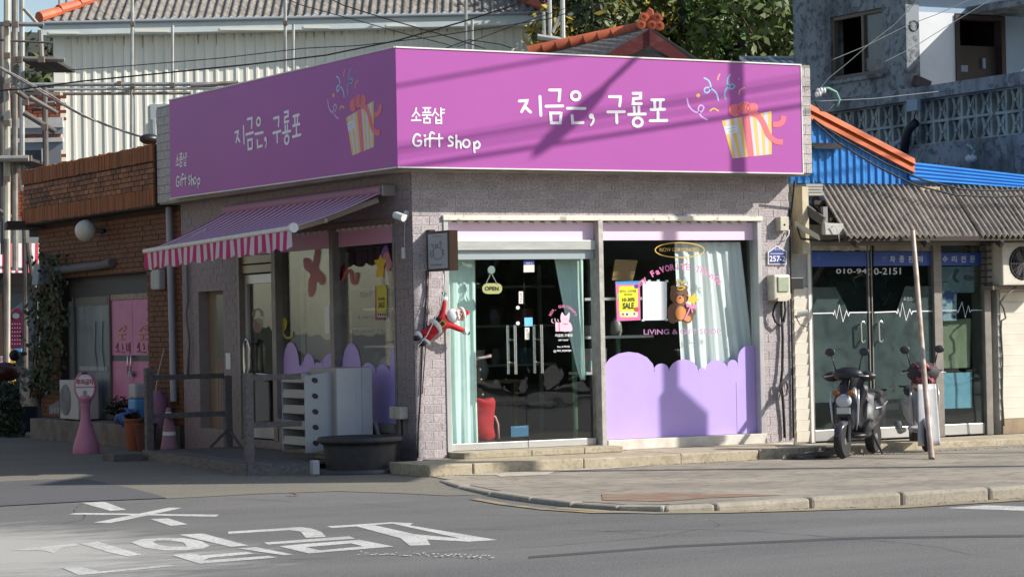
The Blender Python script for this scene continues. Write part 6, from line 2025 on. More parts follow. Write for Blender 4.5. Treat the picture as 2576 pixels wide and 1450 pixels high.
# recessed front with doorway, sun patch falls on the left part
YB = pB_.y + .02
xl = FR(2281, 100, YB).x; xd0, xd1 = FR(2402, 100, YB).x, FR(2527, 100, YB).x
zd0, zd1 = FR(2460, 190, YB).z - .15, FR(2460, 40, YB).z
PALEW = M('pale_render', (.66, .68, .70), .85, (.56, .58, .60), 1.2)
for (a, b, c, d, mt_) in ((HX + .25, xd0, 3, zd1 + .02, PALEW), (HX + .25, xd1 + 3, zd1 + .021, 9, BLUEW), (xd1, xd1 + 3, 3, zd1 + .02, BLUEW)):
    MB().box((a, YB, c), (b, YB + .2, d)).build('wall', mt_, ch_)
df = MB().box((xd0 + .07, YB + .1, 3.2), (xd1 - .07, YB + .14, zd0 + .62)).build('door', M('dark_brown_door', (.028, .018, .016), .6), ch_)
for a, b, c, d in ((xd0, xd0 + .08, 3, zd1), (xd1 - .08, xd1, 3, zd1), (xd0 + .08, xd1 - .08, zd1 - .07, zd1)):
    MB().box((a, YB - .03, c), (b, YB + .15, d)).build('door_frame', M('dark_brown_frame', (.035, .02, .018), .6), ch_)
MB().box((xd0 + .07, YB + 1.5, 3.0), (xd1 + 1, YB + 1.6, 9)).build('partition', M('hall_black', (.008, .008, .009), .9), ch_)
tg = MB(); q_ = FR(2418, 172, YB + .09); tg.box((q_.x, YB + .09, q_.z - .05), (q_.x + .13, YB + .098, q_.z + .05)); tg.build('door_plate', M('plate_grey', (.22, .25, .32), .6), df)
tg = MB(); q_ = FR(2470, 160, YB + .09); tg.box((q_.x, YB + .06, q_.z - .08), (q_.x + .05, YB + .098, q_.z + .08)); tg.build('door_handle', M('plate_grey', (.2, .2, .2)), df)
# awning slab over the doorway shades all but a triangle
ec = FR(2434, 44, YB)
MB().box((ec.x, YB - 2.2, ec.z + .05), (ec.x + 5, YB - .001, ec.z + .16)).build('canopy_slab', MOSSY, ch_)
MB().box((HX + .25, YB - .30, zd1 + .42), (xd1 + 3, YB - .001, zd1 + .55)).build('canopy_slab', MOSSY, ch_)
MB().tube([FR(2300 + 11 * math.cos(a), 65 + 13 * math.sin(a), YB - .03) for a in [2 * math.pi * k / 16 for k in range(17)]], .008, 5).build('wire_loop', WIRE, ch_)
tag(MB().bar(FR(2300, 202, YB - .2), FR(2336, 218, YB - .2), .10, .16).build('crate', M('rotten_timber', (.05, .04, .045), .9)), 'dark broken timber lying on the balcony ledge', 'timber')
# balcony: ledge, breeze-block balustrade, parapet foot
BX = 9.6
bt = lambda x, y_: LW(x, y_, BX)
lz = bt(2300, 262).z
yN, yF = bt(2640, 205).y, bt(2050, 290).y
zA, zB = bt(2082, 287).z, bt(2576, 213).z
zt3 = (zA + zB) / 2
lowz = bt(2430, 352).z
MB().box((BX - .10, yN, zt3), (BX + .40, yF, zt3 + .17)).build('balcony_ledge', MOSSY, ch_)
MB().box((BX + .02, yN, 1.0), (BX + .2, yF, lowz)).build('balcony_wall', MOSSY, ch_)
MB().box((BX + .5, yN, 1.0), (BX + .6, yF, zt3 + .1)).build('balcony_back', M('balcony_dark', (.02, .022, .026), .9), ch_)
MB().box((BX + .4, yN, zt3 + .0), (HX + .26, yF, zt3 + .16)).build('balcony_floor', MOSSY, ch_)
H2 = (zt3 - lowz) / 2
bb = MB()
b_w = H2
tk = .035
q_ = [(-b_w / 2, -H2 / 2), (b_w / 2, -H2 / 2), (b_w / 2, H2 / 2), (-b_w / 2, H2 / 2)]
for a, b, c, d in ((-.5, -.5 + .07, -.5, .5), (.5 - .07, .5, -.5, .5), (-.43, .43, -.5, -.44), (-.43, .43, .44, .5)):
    bb.box((-.06, a * b_w, c * H2), (.06, b * b_w, d * H2))
for sg in (-1, 1):
    arc = [(sg * (.46 - .34 * math.cos(R(a))) * b_w, .44 * math.sin(R(a)) / math.sin(R(62)) * H2 * 1.0) for a in range(-62, 63, 12)]
    for p, q in zip(arc[:-1], arc[1:]): bb.bar((0, p[0], p[1]), (0, q[0], q[1]), .055, .05, up=(1, 0, 0))
bb.box((-.045, -.13 * b_w, -.07 * H2), (.045, .13 * b_w, .07 * H2))
me_b = bb.build('breeze_block', M('grey_green_block', (.34, .385, .37), .9, (.12, .14, .14), 2.2, .42, .64), ch_)
me_b.location = (BX + .1, yN + b_w / 2, lowz + H2 / 2)
ny = int((yF - yN) / b_w)
for j in range(2):
    for i in range(ny):
        if i == 0 and j == 0: continue
        piece('breeze_block', me_b.data, ch_, (BX + .1, yN + b_w * (i + .5), lowz + H2 * (j + .5)))
tag(MB().tube([bt(2290, 385) + Vector((-.1, 0, 0)), bt(2296, 345) + Vector((-.12, 0, 0)), bt(2308, 320) + Vector((-.12, 0, 0)), bt(2320, 308) + Vector((-.1, 0, 0))], .06, 8).build('pipe', WIRE, smooth=True), 'black corrugated hose rising past the breeze blocks', 'hose')
tag(MB().tube([bt(2262, 385) + Vector((-.1, 0, 0)), bt(2270, 362) + Vector((-.12, 0, 0)), bt(2288, 350) + Vector((-.1, 0, 0))], .035, 8).build('pipe', M('pale_hose', (.28, .35, .37), .7), smooth=True), 'bent pale hose beside the black hose', 'hose')
tag(MB().ob(bt(2316, 265) + Vector((-.12, 0, 0)), (.03, 0, 0), (0, .12, 0), (0, 0, .08)).build('box', M('grey_weather_box', (.26, .33, .38), .8)), 'small grey box on the balcony post', 'box')


# ------------------------------------------------------------------ brown brick shop along the side street
bh = root('brick_shop', 'dark brown brick shop with a deep brick parapet and pink doors', 'building', (1.5, 9.5, 0))
BY0, BY1 = 6.76, 12.5
qx = -.30
pzb, pzt = 3.165, 3.945
yl_end = LW(58, 500, qx).y
parm = MB()
parm.box((qx + .012, 6.88, pzb), (1.2, yl_end, pzt - .01))
parapet2 = parm.build('parapet', MORTAR, bh)
# stretcher courses between an upper and a lower soldier course
bl_, bh_ = .190, .057
stretch = MB().box((-.012, -bl_ / 2, -bh_ / 2), (.012, bl_ / 2, bh_ / 2))
bo = None
BR_S = (MB().box((-.012, -bl_ / 2, -bh_ / 2), (.012, bl_ / 2, bh_ / 2)))
def mesh_of(mb, name, mat):
    me = bpy.data.meshes.new(name); me.from_pydata(mb.v, [], mb.f); me.materials.append(mat); return me
me_s = mesh_of(BR_S, 'brick', BRICK)
me_v = mesh_of(MB().box((-.014, -.030, -.105), (.014, .030, .105)), 'brick', SOLDIER)
rnd = random.Random(11)
cnt = 0
rest = MB()
for zc, nm in ((pzt - .105, 'top'), (pzb + .105, 'low')):
    y_ = 6.90
    while y_ < yl_end - .03:
        if cnt < 170:
            piece('brick', me_v, parapet2, (qx + rnd.uniform(-.004, .004), y_ + .030, zc + rnd.uniform(-.006, .006))); cnt += 1
        else:
            d_ = rnd.uniform(-.004, .004); rest.box((qx - .014 + d_, y_, zc - .105), (qx + .014, y_ + .06, zc + .105))
        y_ += .0655
z_ = pzb + .245
r_ = 0
while z_ < pzt - .215:
    y_ = 6.90 - (.1 if r_ % 2 else 0)
    while y_ < yl_end - .1:
        piece('brick', me_s, parapet2, (qx + rnd.uniform(-.005, .003), max(y_, 6.89) + bl_ / 2, z_), scale=(1, rnd.uniform(.93, 1), 1)) if cnt < 300 else rest.box((qx - .012 + rnd.uniform(-.004, .003), y_, z_ - .0285), (qx + .012, y_ + .19, z_ + .0285))
        cnt += 1
        y_ += .201
    z_ += .0675; r_ += 1
rest.build('bricks', BRICK, parapet2, kind='stuff')
cpb = MB(); rnd = random.Random(8)
for i in range(60): cpb.box((qx + .01, 6.9 + i * .09, pzt - .01), (qx + .3, 6.9 + i * .09 + .085, pzt + rnd.uniform(.0, .02)))
cpb.build('coping', SOLDIER, parapet2, kind='stuff')
# lower wall
zl_ = 2.33
ye_d0, ye_d1 = LW(388, 850, .12).y, LW(281, 850, .12).y      # door bay
ye_w0, ye_w1 = LW(275, 850, .12).y, LW(193, 850, .12).y      # window bay
ye_c0, ye_c1 = LW(153, 850, .02).y, LW(104, 850, .02).y      # end brick column
lw_ = MB()
lw_.box((.014, 6.76, zl_), (.3, ye_c1, pzb)); lw_.box((.014, 6.76, 0), (.3, ye_d0 - .08, zl_)); lw_.box((.014, ye_c0, .3), (.3, ye_c1, zl_))
lower = lw_.build('wall', MORTAR, bh)
bm_ = MB(); rnd = random.Random(12)
z_ = .35; r_ = 0
while z_ < pzb - .05:
    for (a, b) in ([(6.77, ye_c1)] if z_ > zl_ + .03 else [(6.77, ye_d0 - .08), (ye_c0, ye_c1)]):
        y_ = a - (.1 if r_ % 2 else 0)
        while y_ < b - .02:
            p0, p1 = max(a, y_), min(b, y_ + .19)
            if p1 - p0 > .03:
                d_ = rnd.uniform(-.004, .005)
                bm_.box((.0 + d_, p0, z_ - .0285), (.0145, p1, z_ + .0285))
            y_ += .2
    z_ += .0675; r_ += 1
bm_.build('bricks', BRICK, lower, kind='stuff')
bm_ = MB()
MB().box((qx, 6.9, pzb - .02), (1.2, yl_end, pzb - .002)).build('soffit', M('brown_soffit', (.05, .035, .03), .8), bh)
sl = MB().prism([(qx - .28, yl_end - .1, pzb - .06), (qx - .06, yl_end + .75, pzb - .06), (1.2, yl_end + .75, pzb - .06), (1.2, yl_end - .1, pzb - .06)], (0, 0, .10)).build('eave', M('dark_brown_eave', (.06, .045, .045), .7), bh)
MB().box((.30, 6.8, 0), (5, 7.0, 3.1)).build('inner_wall', DARKW, bh); MB().box((3.0, 7.0, 0), (3.2, 13.0, 3.1)).build('inner_wall', DARKW, bh); MB().box((.3, 12.9, 0), (3, 13.05, 3.1)).build('inner_wall', DARKW, bh)
MB().box((.02, 6.9, 3.0), (5, 13.1, 3.14)).build('roof', DARKW, bh)
MB().box((.16, ye_d0 - .08, 2.05), (.24, ye_c0, 2.33)).build('shutter_box', M('shutter_dark', (.05, .05, .052), .6), bh)
# pale window bay with a sheet inside
WX = .12
for a in (ye_d0 - .06, ye_d1 - .0, ye_w1 + .04, LW(156, 850, WX).y):
    MB().box((WX - .03, a, .32), (WX + .06, a + .06, 2.06)).build('door_frame', M('dull_brown_frame', (.12, .105, .09), .5), bh)
wp_ = MB().box((WX + .01, ye_w0 + .02, .32), (WX + .016, ye_w1 + .03, 1.93)).build('window_pane', M('milky_pane', (.22, .265, .29), .25, (.15, .19, .21), 2.5, stretch=(1, 3, .8)), bh)
MB().box((WX - .005, ye_w0 + .05, 1.93), (WX + .05, ye_w1 + .03, 2.05)).build('window_head', M('dull_brown_frame', (.12, .105, .09)), bh)
MB().box((WX + .02, ye_w1 + .10, .32), (WX + .03, LW(156, 850, WX).y, 2.0)).build('side_panel', M('pale_teal_panel', (.22, .31, .33), .7, (.17, .25, .27), 3), bh)
tp = MB(); tp.box((WX - .002, ye_w0 + .1, 1.0), (WX + .009, ye_w1 - .1, 1.06)); tp.build('tape', M('grey_tape', (.30, .34, .36), .6), wp_)
for a, b in ((.62, .2), (.75, .5)):
    MB().tube([(WX - .002, ye_w0 + b, 1.0), (WX - .002, ye_w0 + b + .1, 1.3), (WX - .002, ye_w0 + b + .05, 1.7)], .006, 5).build('crack_line', M('dark_crack', (.06, .08, .09), .7), wp_)
dm = (ye_d0 + ye_d1) / 2
PKD = M('pink_door_film', (.58, .20, .36), .5, (.50, .16, .30), 3)
for i, (a, b) in enumerate(((ye_d0, dm - .006), (dm + .006, ye_d1))):
    dd = MB().box((WX + .005, a, .34), (WX + .03, b, 1.98)).build('door', PKD, bh)
    MB().box((WX + .001, a + .01, 1.14), (WX + .008, b - .01, 1.22)).build('door_gap', BLACK, dd)
    hy = dm - .06 if i == 0 else dm + .07
    MB().tube([(WX, hy, 1.2), (WX - .05, hy, 1.21), (WX - .05, hy, .96), (WX, hy, .95)], .012, 8).build('door_handle', STEEL, dd, smooth=True)

    def fnd(u, v, l, a=a, b=b): return Vector((WX + .003 - l, lerp(b, a, u), v))
    t = Print(fnd)
    for s_ in ([(.35, 1.55), (.5, 1.60), (.62, 1.55)], [(.3, 1.50), (.7, 1.51)], [(.5, 1.5), (.5, 1.44)], [(.35, 1.43), (.65, 1.44)], [(.55, 1.62), (.7, 1.62), (.7, 1.56)]): t.line(s_, .022) if False else t.mb.tube([fnd(p[0], p[1], .003) for p in s_], .009, 5)
    t.build('lettering', M('mustard_ink', (.50, .28, .10), .6), dd)
    t = MB()
    for s_ in ([(.2, 1.32), (.3, 1.39), (.3, 1.28)], [(.18, 1.27), (.38, 1.27)], [(.5, 1.38), (.55, 1.30), (.48, 1.3)], [(.45, 1.26), (.62, 1.26)], [(.72, 1.38), (.72, 1.28), (.82, 1.28), (.82, 1.38)], [(.88, 1.40), (.88, 1.24)]): t.tube([fnd(p[0], p[1], .003) for p in s_], .007, 5)
    t.build('lettering', M('maroon_ink', (.22, .05, .10), .6), dd)
MB().box((WX - .06, dm - .09, .93), (WX - .03, dm + .05, 1.0)).build('padlock', M('steel_lock', (.3, .3, .3), .4, metal=.5), bh)
MB().box((WX - .01, ye_d0, 1.985), (WX + .04, ye_d1, 2.06)).build('door_head', M('rust_pale_head', (.40, .32, .26), .7, (.22, .16, .12), 9), bh)
MB().box((-.35, 6.95, 0), (.6, LW(75, 1050, -.35).y, .31)).build('platform', M('old_platform_concrete', (.19, .17, .15), .9, (.10, .09, .08), 3, .4, .65, (.24, .14, .08), 5, .35, bump=.3), bh, bevel=.015)
gl_ = root('globe_lamp', 'round white globe lamp on the dark brick wall', 'lamp', LW(216, 580, -.28))
MB().ball(LW(216, 580, -.28), .152, 24, 16).build('globe', M('milk_globe', (.62, .60, .52), .35), gl_, smooth=True)
MB().tube([LW(216, 580, -.15), (0.0, LW(216, 580, -.28).y, LW(216, 580, -.28).z + .0)], .03).build('bracket', BLACK, gl_)
tag(MB().tube([LW(425, 516, -.06), LW(428, 640, -.06), LW(434, 860, -.06), LW(437, 1008, -.06)], .045, 12).build('downpipe', M('pale_downpipe', (.34, .35, .40), .5), smooth='auto'), 'pale grey downpipe at the joint between brick shop and gift shop', 'pipe')
mtb = root('electric_meter', 'pair of dull white meter boxes on the brick wall by the pink doors', 'meter', LW(400, 715, -.05))
for a, b, x_ in (((388, 682), (397, 726), -.06), ((398, 678), (418, 728), -.10)):
    p, q = LW(*a, 0), LW(*b, 0); MB().box((x_, q.y, q.z), (0, p.y, p.z)).build('case', M('dull_white_case', (.40, .40, .37), .5), mtb, bevel=.02)
tag(MB().tube([LW(102, 686, -.12), LW(180, 675, -.10), LW(250, 667, -.08), LW(282, 660, -.05)], .06, 10).build('pipe', M('old_duct', (.13, .125, .13), .8), smooth='auto'), 'old grey duct across the top of the ivy corner', 'duct')
tag(MB().ob(LW(106, 690, -.2), (.10, 0, 0), (0, .14, 0), (.02, 0, .15)).build('metal_box', M('dented_grey_metal', (.22, .25, .28), .6), bevel=.01), 'dented grey metal box at the ivy corner of the brick shop', 'box')
tag(MB().tube([LW(470, 650, -.03), LW(472, 760, -.03), LW(468, 790, -.05), LW(476, 860, -.04), LW(472, 940, -.03)], .018, 8).build('conduit', M('wall_conduit', (.20, .18, .18), .7), smooth=True), 'thin conduit with a knot on the tiled wall next to the service door', 'conduit')
tag(MB().tube([LW(392, 985, -.15), LW(398, 940, -.1), LW(414, 876, -.03)], .012, 6).build('broom_handle', M('pale_broom', (.42, .36, .28), .7)), 'pale broom handle leaning on the bricks by the downpipe', 'broom')
iv = root('ivy', 'dark ivy hanging over the end brick column of the brick shop', 'plant', (-.1, 11.9, .3))
ivm = [LEAF_D, M('ivy_mid', (.03, .045, .014), .6), M('ivy_dry', (.10, .075, .03), .8)]
lm = MB(); rnd = random.Random(21)
for i in range(1050):
    t_ = rnd.random() ** .8
    px_ = rnd.gauss(lerp(128, 105, t_), lerp(24, 20, t_)); py_ = lerp(640, 985, t_) + rnd.uniform(-14, 14)
    c = LW(px_, py_, -.16 + rnd.uniform(-.14, .14))
    n_ = Vector((rnd.gauss(-1, .6), rnd.gauss(-.5, .6), rnd.gauss(.2, .6))).normalized()
    a_ = n_.orthogonal().normalized() * rnd.uniform(.03, .06); b_ = n_.cross(a_) * .8
    lm.cur = rnd.choice((0, 0, 1, 0, 2)) if rnd.random() < .7 else 0
    lm.quad(c - a_, c + b_ * .8, c + a_, c - b_ * .8)
lm.cur = 0
lm.build('leaves', ivm, iv, kind='stuff')
for k in range(4): MB().tube([LW(118 - 6 * k, 660, -.1), LW(122 - 10 * k, 760, -.14), LW(110 - 8 * k, 880, -.18), LW(100 - 8 * k, 1000, -.15)], .012, 5).build('stem', BARK, iv)
# small outdoor unit, number plate, pots, no-parking stand
o2 = root('outdoor_unit', 'small outdoor unit with grey fan on the brick shop platform', 'air conditioner', LW(180, 1040, -.3))
p, q = LW(150, 958, -.32), LW(215, 1040, -.32)
zq = .31
yy1 = LW(150, 1000, -.32).y; yy0 = yy1 - .80
MB().box((-.32, yy0, zq + .02), (-.02, yy1, zq + .57)).build('body', M('dull_unit', (.42, .41, .40), .5), o2, bevel=.012)
cy_, cz_ = yy1 - .27, zq + .29
MB().lathe((-.321, cy_, cz_), [(.22, 0), (.22, .008), (.02, .012)], 26, ax=(-1, 0, 0)).build('fan_grille', M('grille_grey', (.16, .16, .17), .5), o2)
gq = MB()
for k in range(6):
    rr_ = .04 + k * .033; gq.tube([(-.338, cy_ + rr_ * math.cos(a), cz_ + rr_ * math.sin(a)) for a in [2 * math.pi * i / 22 for i in range(23)]], .003, 4, caps=False)
gq.build('fan_guard', M('guard_pale', (.32, .32, .32), .5), o2)
MB().box((-.326, yy0 + .06, zq + .46), (-.319, yy0 + .15, zq + .49)).build('badge', M('badge_dark', (.06, .07, .10), .4), o2)
for a in (yy0 + .1, yy1 - .15): MB().box((-.3, a, zq + .001), (-.05, a + .05, zq + .02)).build('foot', BLACK, o2)
np2 = root('number_plate', 'dark house shaped plate reading 257 on the brick shop platform', 'plate', LW(140, 1040, -.34))
MB().prism([LW(123, 1040, -.33), LW(123, 1020, -.33), LW(146, 1008, -.33), LW(150, 1008, -.33), LW(150, 1040, -.33)], (.02, 0, 0)).build('plate', M('plate_grey_dark', (.09, .09, .10), .5), np2)
t = MB(); typeset(t, '257', LW(127, 1036, -.332), LW(150, 1036, -.332), LW(127, 1026, -.332), .001); t.build('lettering', M('plate_ink', (.35, .35, .36), .6), np2)
nc = GZ(217, 1140, 0)
ns = root('no_parking_stand', 'pink plastic no parking stand with a round red lettered face', 'sign stand', nc)
sc_ = 1.02
MB().lathe(nc, [(.165, 0), (.17, .02), (.165, .10), (.155, .13), (.12, .24), (.085, .36), (.062, .45), (.055, .56), (.062, .60), (.066, .63), (.05, .66)], 28).build('base', PLINK, ns, smooth='auto')
tw = Vector((EYE.x - nc.x - 2.6, EYE.y - nc.y, 0)).normalized()
sd_ = Vector((0, 0, 1)).cross(tw)
hc_ = nc + Vector((0, 0, .85))
MB().lathe(hc_ - tw * .05, [(.11, 0), (.142, .015), (.145, .05), (.142, .085), (.125, .10), (.118, .095)], 30, ax=tw, sy=1.38).build('head', PLINK, ns, smooth='auto')
MB().lathe(nc, [(.05, .60), (.075, .66), (.09, .70), (.07, .74)], 20).build('neck', PLINK, ns, smooth='auto')


def fh2(u, v, l): return hc_ + tw * (.0465 + l) + sd_ * u + Vector((0, 0, v))


p_ = Print(fh2); p_.disc((0, 0), .118, .163, 28); p_.build('face', M('face_white', (.78, .74, .75), .5), ns)
p_ = Print(lambda u, v, l: fh2(u, v, l + .003)); p_.poly([(-.118, -.012), (.118, -.012), (.116, .004), (-.116, .004)]); p_.build('face_band', PLINK, ns)
t = MB(); typeset(t, '주차금지', fh2(-.105, .025, .003), fh2(.105, .025, .003), fh2(-.105, .098, .003), .001, .035); t.build('lettering', M('red_ink', (.42, .02, .05), .6), ns)
p_ = Print(lambda u, v, l: fh2(u, v, l + .003)); p_.blob([(-.02, -.05), (.02, -.05), (.025, -.10), (0, -.13), (-.025, -.10)]); p_.build('figure_print', M('face_grey', (.34, .32, .34), .5), ns)
MB().ob(hc_ + tw * .055 + Vector((0, 0, .175)), sd_ * .035, tw * .004, Vector((0, 0, .014))).build('grip_hole', M('dark_plum', (.07, .03, .05), .8), ns)
cn_ = root('traffic_cone', 'faded pink traffic cone with two white bands on the deck', 'cone', GZ(426, 1128, .12))
cb_ = GZ(426, 1128, .115)
CF = M('faded_cone', (.40, .20, .24), .7, (.34, .17, .22), 4)
MB().lathe(cb_, [(.105, 0), (.105, .03), (.10, .035), (.083, .14), (.079, .165)], 24).build('cone_body', CF, cn_, smooth='auto'); MB().lathe(cb_, [(.079, .165), (.077, .21)], 24).build('band', FLUFF, cn_, smooth='auto')
b2c = MB().lathe(cb_, [(.077, .21), (.062, .31), (.045, .40), (.041, .42)], 24).build('cone_body', CF, cn_, smooth='auto'); MB().lathe(cb_, [(.041, .42), (.037, .445)], 24).build('band', FLUFF, cn_, smooth='auto'); MB().lathe(cb_, [(.037, .445), (.03, .48), (.018, .50)], 24).build('cone_body', CF, cn_, smooth='auto')


def pot(name, label, c, r, h, mat, leafmat, n, spread, seed):
    rt = root(name, label, 'potted plant', c)
    MB().lathe(c, [(r * .7, 0), (r, h * .9), (r * 1.08, h * .92), (r * 1.08, h), (r * .9, h), (.01, h * .9)], 20).build('pot', mat, rt, smooth='auto')
    lm = MB(); rn = random.Random(seed)
    for i in range(n):
        d_ = Vector((rn.gauss(0, 1), rn.gauss(0, 1), rn.gauss(.3, .8))).normalized()
        p = Vector(c) + Vector((0, 0, h)) + Vector((d_.x * spread, d_.y * spread, abs(d_.z) * spread * 1.1)) * rn.uniform(.4, 1)
        a_ = Vector((rn.gauss(0, 1), rn.gauss(0, 1), rn.gauss(0, 1))).normalized() * .035; b_ = a_.orthogonal().normalized() * .018
        lm.quad(p - a_, p + b_, p + a_, p - b_)
    lm.build('leaves', leafmat, rt, kind='stuff')
    return rt


pot('potted_plant', 'dark bushy potted plant on the platform before the pink doors', Vector((-.26, LW(303, 1062, -.26).y, .31)), .10, .14, M('black_pot', (.03, .03, .035), .6), LEAF_D, 420, .22, 3)
pot('potted_plant', 'tall terracotta flower pot by the deck post', Vector((-.54, LW(338, 1100, -.54).y, 0)), .13, .42, TERRA, LEAF_D, 40, .1, 4)
pot('potted_plant', 'dark blue glazed pot with trailing leaves at the ivy corner', GZ(72, 1085, .0), .27, .46, M('blue_glaze', (.03, .035, .08), .25), LEAF_D, 500, .34, 5)
pot('potted_plant', 'maroon flower pot beside the deck rail', Vector((-.52, LW(366, 1100, -.52).y, 0)), .14, .36, M('maroon_pot', (.11, .035, .03), .7), LEAF_D, 30, .08, 6)
tag(MB().grid(lambda u, v: Vector((-.54, LW(326, 1062, -.54).y, .45)) + Vector((0 * -.05 + .1 * math.sin(v * 9), lerp(-.18, .22, u), .05 - .16 * v + .05 * math.sin(u * 9 + v * 4))) + Vector((-.1 * v, 0, 0)), 14, 8).build('plastic_sheet', M('blue_tarp', (.07, .15, .38), .4), smooth=True, solid=.006), 'crumpled blue plastic sheet over the terracotta pot', 'sheet')
wd = root('water_dispenser', 'pale blue plastic tank stand with white top by the pink doors', 'dispenser', GZ(352, 1050, .31))
cw = Vector((-.30, LW(352, 1040, -.3).y, .31))
MB().box((cw.x - .12, cw.y - .14, .31), (cw.x + .12, cw.y + .14, .66)).build('tank', BLUE_P, wd, bevel=.03); MB().box((cw.x - .11, cw.y - .13, .662), (cw.x + .11, cw.y + .13, .86)).build('tank_top', M('dull_white_top', (.42, .42, .42), .5), wd, bevel=.03)
tag(MB().lathe((-.22, LW(400, 990, -.2).y, .31), [(.13, 0), (.15, .2), (.12, .36), (.05, .45)], 16).build('bucket', M('mauve_bucket', (.28, .13, .22), .6), smooth='auto'), 'mauve plastic container behind the deck rail', 'bucket')
tag(MB().lathe((-.05, LW(110, 900, 0).y + .5, .46), [(.16, 0), (.17, .3), (.12, .42), (.02, .46)], 16).build('urn', M('cracked_white', (.42, .40, .38), .7, (.15, .13, .12), 9, .5, .55), smooth='auto'), 'cracked white urn standing at the ivy corner', 'urn')
# kick board and shrubs in the dark corner
cornerv = MB(); rnd = random.Random(31)
for i in range(900):
    c = BK(rnd.uniform(-10, 60), rnd.uniform(960, 1105), 39 + rnd.uniform(-.4, .4)); a_ = Vector((rnd.gauss(0, 1), rnd.gauss(0, 1), rnd.gauss(0, 1))).normalized() * .06; b_ = a_.orthogonal().normalized() * .03
    cornerv.quad(c - a_, c + b_, c + a_, c - b_)
tag(cornerv.build('shrub', LEAF_D), 'dark straggly shrub in the shady corner beyond the glazed pot', 'shrub')

# ------------------------------------------------------------------ far side street: red brick house, striped stall awning, shop window
DB = 47.0
rh = root('red_brick_house', 'red brick house with white string courses behind the scaffold', 'building', BK(60, 900, DB + .4))
def bkbox(mb, a, b, d, th):
    """box square to the view between two sheet corners at distance d, th deep"""
    p, q = BK(*a, d), BK(*b, d)
    r_ = _r0 * ((q - p).dot(_r0)); 
    c = (p + q) / 2 + _f0 * (th / 2)
    return mb.ob(c, _r0 * (abs((q - p).dot(_r0)) / 2), _f0 * (th / 2), Vector((0, 0, abs(q.z - p.z) / 2)))
MBX = lambda a, b, d, th: bkbox(MB(), a, b, d, th)
wall_rb = MBX((-120, 236), (158, 640), DB + .02, .3).build('wall', MORTAR_L, rh)
bk_ = MB(); rnd = random.Random(41)
for row in range(44):
    y_ = 240 + row * 9.2
    if 345 < y_ < 378 or 298 < y_ < 336: continue
    x_ = -60 - (15 if row % 2 else 0)
    while x_ < 150:
        if not (40 < x_ + 13 < 112 and 372 < y_ < 440):
            p = BK(x_ + 13.5, y_ + 4, DB - rnd.uniform(0, .006)); bk_.ob(p, _r0 * .094, _f0 * .02, Vector((0, 0, .0285)))
        x_ += 28.6
bk_.build('bricks', BRICK_R, wall_rb, kind='stuff')
MBX((-120, 300), (158, 320), DB - .10, .15).build('string_course', WHITE_P, rh); MBX((-120, 321), (158, 336), DB - .06, .1).build('string_course', M('shaded_course', (.30, .32, .36), .7), rh)
MBX((30, 348), (158, 356), DB - .08, .12).build('window_head', WHITE_P, rh); MBX((36, 357), (158, 376), DB - .02, .06).build('window_head', M('blue_grey_head', (.24, .28, .33), .7), rh)
MBX((44, 376), (104, 426), DB - .01, .05).build('window_pane', M('dark_blue_pane', (.045, .06, .08), .2), rh)
MBX((34, 376), (44, 640), DB - .09, .12).build('window_frame', WHITE_P, rh); MBX((104, 372), (110, 426), DB - .05, .08).build('window_frame', WHITE_P, rh); MBX((112, 376), (158, 640), DB - .03, .05).build('grey_panel', M('grey_panel', (.26, .27, .28), .7), rh)
MBX((-120, 560), (110, 640), DB - .05, .06).build('pale_band', M('pale_shop_band', (.40, .42, .40), .7), rh)
fa_ = root('stall_awning', 'red and white striped awning over the far stall', 'awning', BK(40, 690, DB - 1.2))
for k in range(9):
    x0_ = -45 + k * 16.6
    for par_, w0, w1 in ((0, 0, .5), (1, .5, 1)):
        pa, pb = BK(x0_ + 16.6 * w0, 612, DB - .2), BK(x0_ + 16.6 * w1, 612, DB - .2)
        pc, pd = BK(x0_ + 16.6 * w1, 686, DB - 1.2), BK(x0_ + 16.6 * w0, 686, DB - 1.2)
        MB().quad(pa, pb, pc, pd).build('canvas_stripe', (M('far_red', (.50, .05, .07), .8), M('far_white', (.72, .70, .70), .8))[par_], fa_, solid=.01)
MBX((-60, 690), (110, 716), DB - .3, .3).build('shadow_beam', M('dark_beam', (.035, .03, .03), .8), fa_)
ft = root('far_shopfront', 'dark far shopfront window with grey blinds below the striped awning', 'building', BK(40, 1060, DB))
MBX((-120, 716), (118, 1085), DB + .1, .2).build('wall', M('dark_far_wall', (.05, .05, .055), .8), ft)
MBX((22, 738), (108, 880), DB + .02, .06).build('window_pane', M('far_pane', (.10, .14, .17), .3), ft)
MBX((-20, 738), (10, 1000), DB + .02, .06).build('window_pane', M('far_pane2', (.30, .16, .10), .4), ft)
for x_ in (14, 92): MBX((x_, 716), (x_ + 6, 1000), DB - .02, .06).build('window_frame', ALU_D, ft)
dl = root('knitted_doll', 'dark red dotted doll hanging in the far shop window', 'decoration', BK(40, 870, DB - .1))
p_ = Print(lambda u, v, l: BK(u, v, DB - .12 - l))
p_.blob([(25, 805), (26, 870), (54, 872), (56, 805), (48, 798), (30, 800)]); p_.blob([(30, 785), (40, 775), (50, 778), (58, 795), (22, 800)])
p_.build('body', M('plum_knit', (.16, .015, .06), .9), dl)
p_ = Print(lambda u, v, l: BK(u, v, DB - .125 - l)); p_.disc((40, 794), 9, 7); p_.build('face', M('teal_face', (.20, .34, .36), .8), dl)
p_ = Print(lambda u, v, l: BK(u, v, DB - .13 - l))
for i in range(4):
    for j in range(6): p_.disc((31 + i * 6.4, 814 + j * 10), 1.6, n=8)
p_.build('dots', M('pale_dots', (.55, .45, .50), .8), dl)
sg = root('yellow_sign', 'yellow and white leaning stall sign at the far shopfront', 'sign', BK(20, 965, DB - 1))
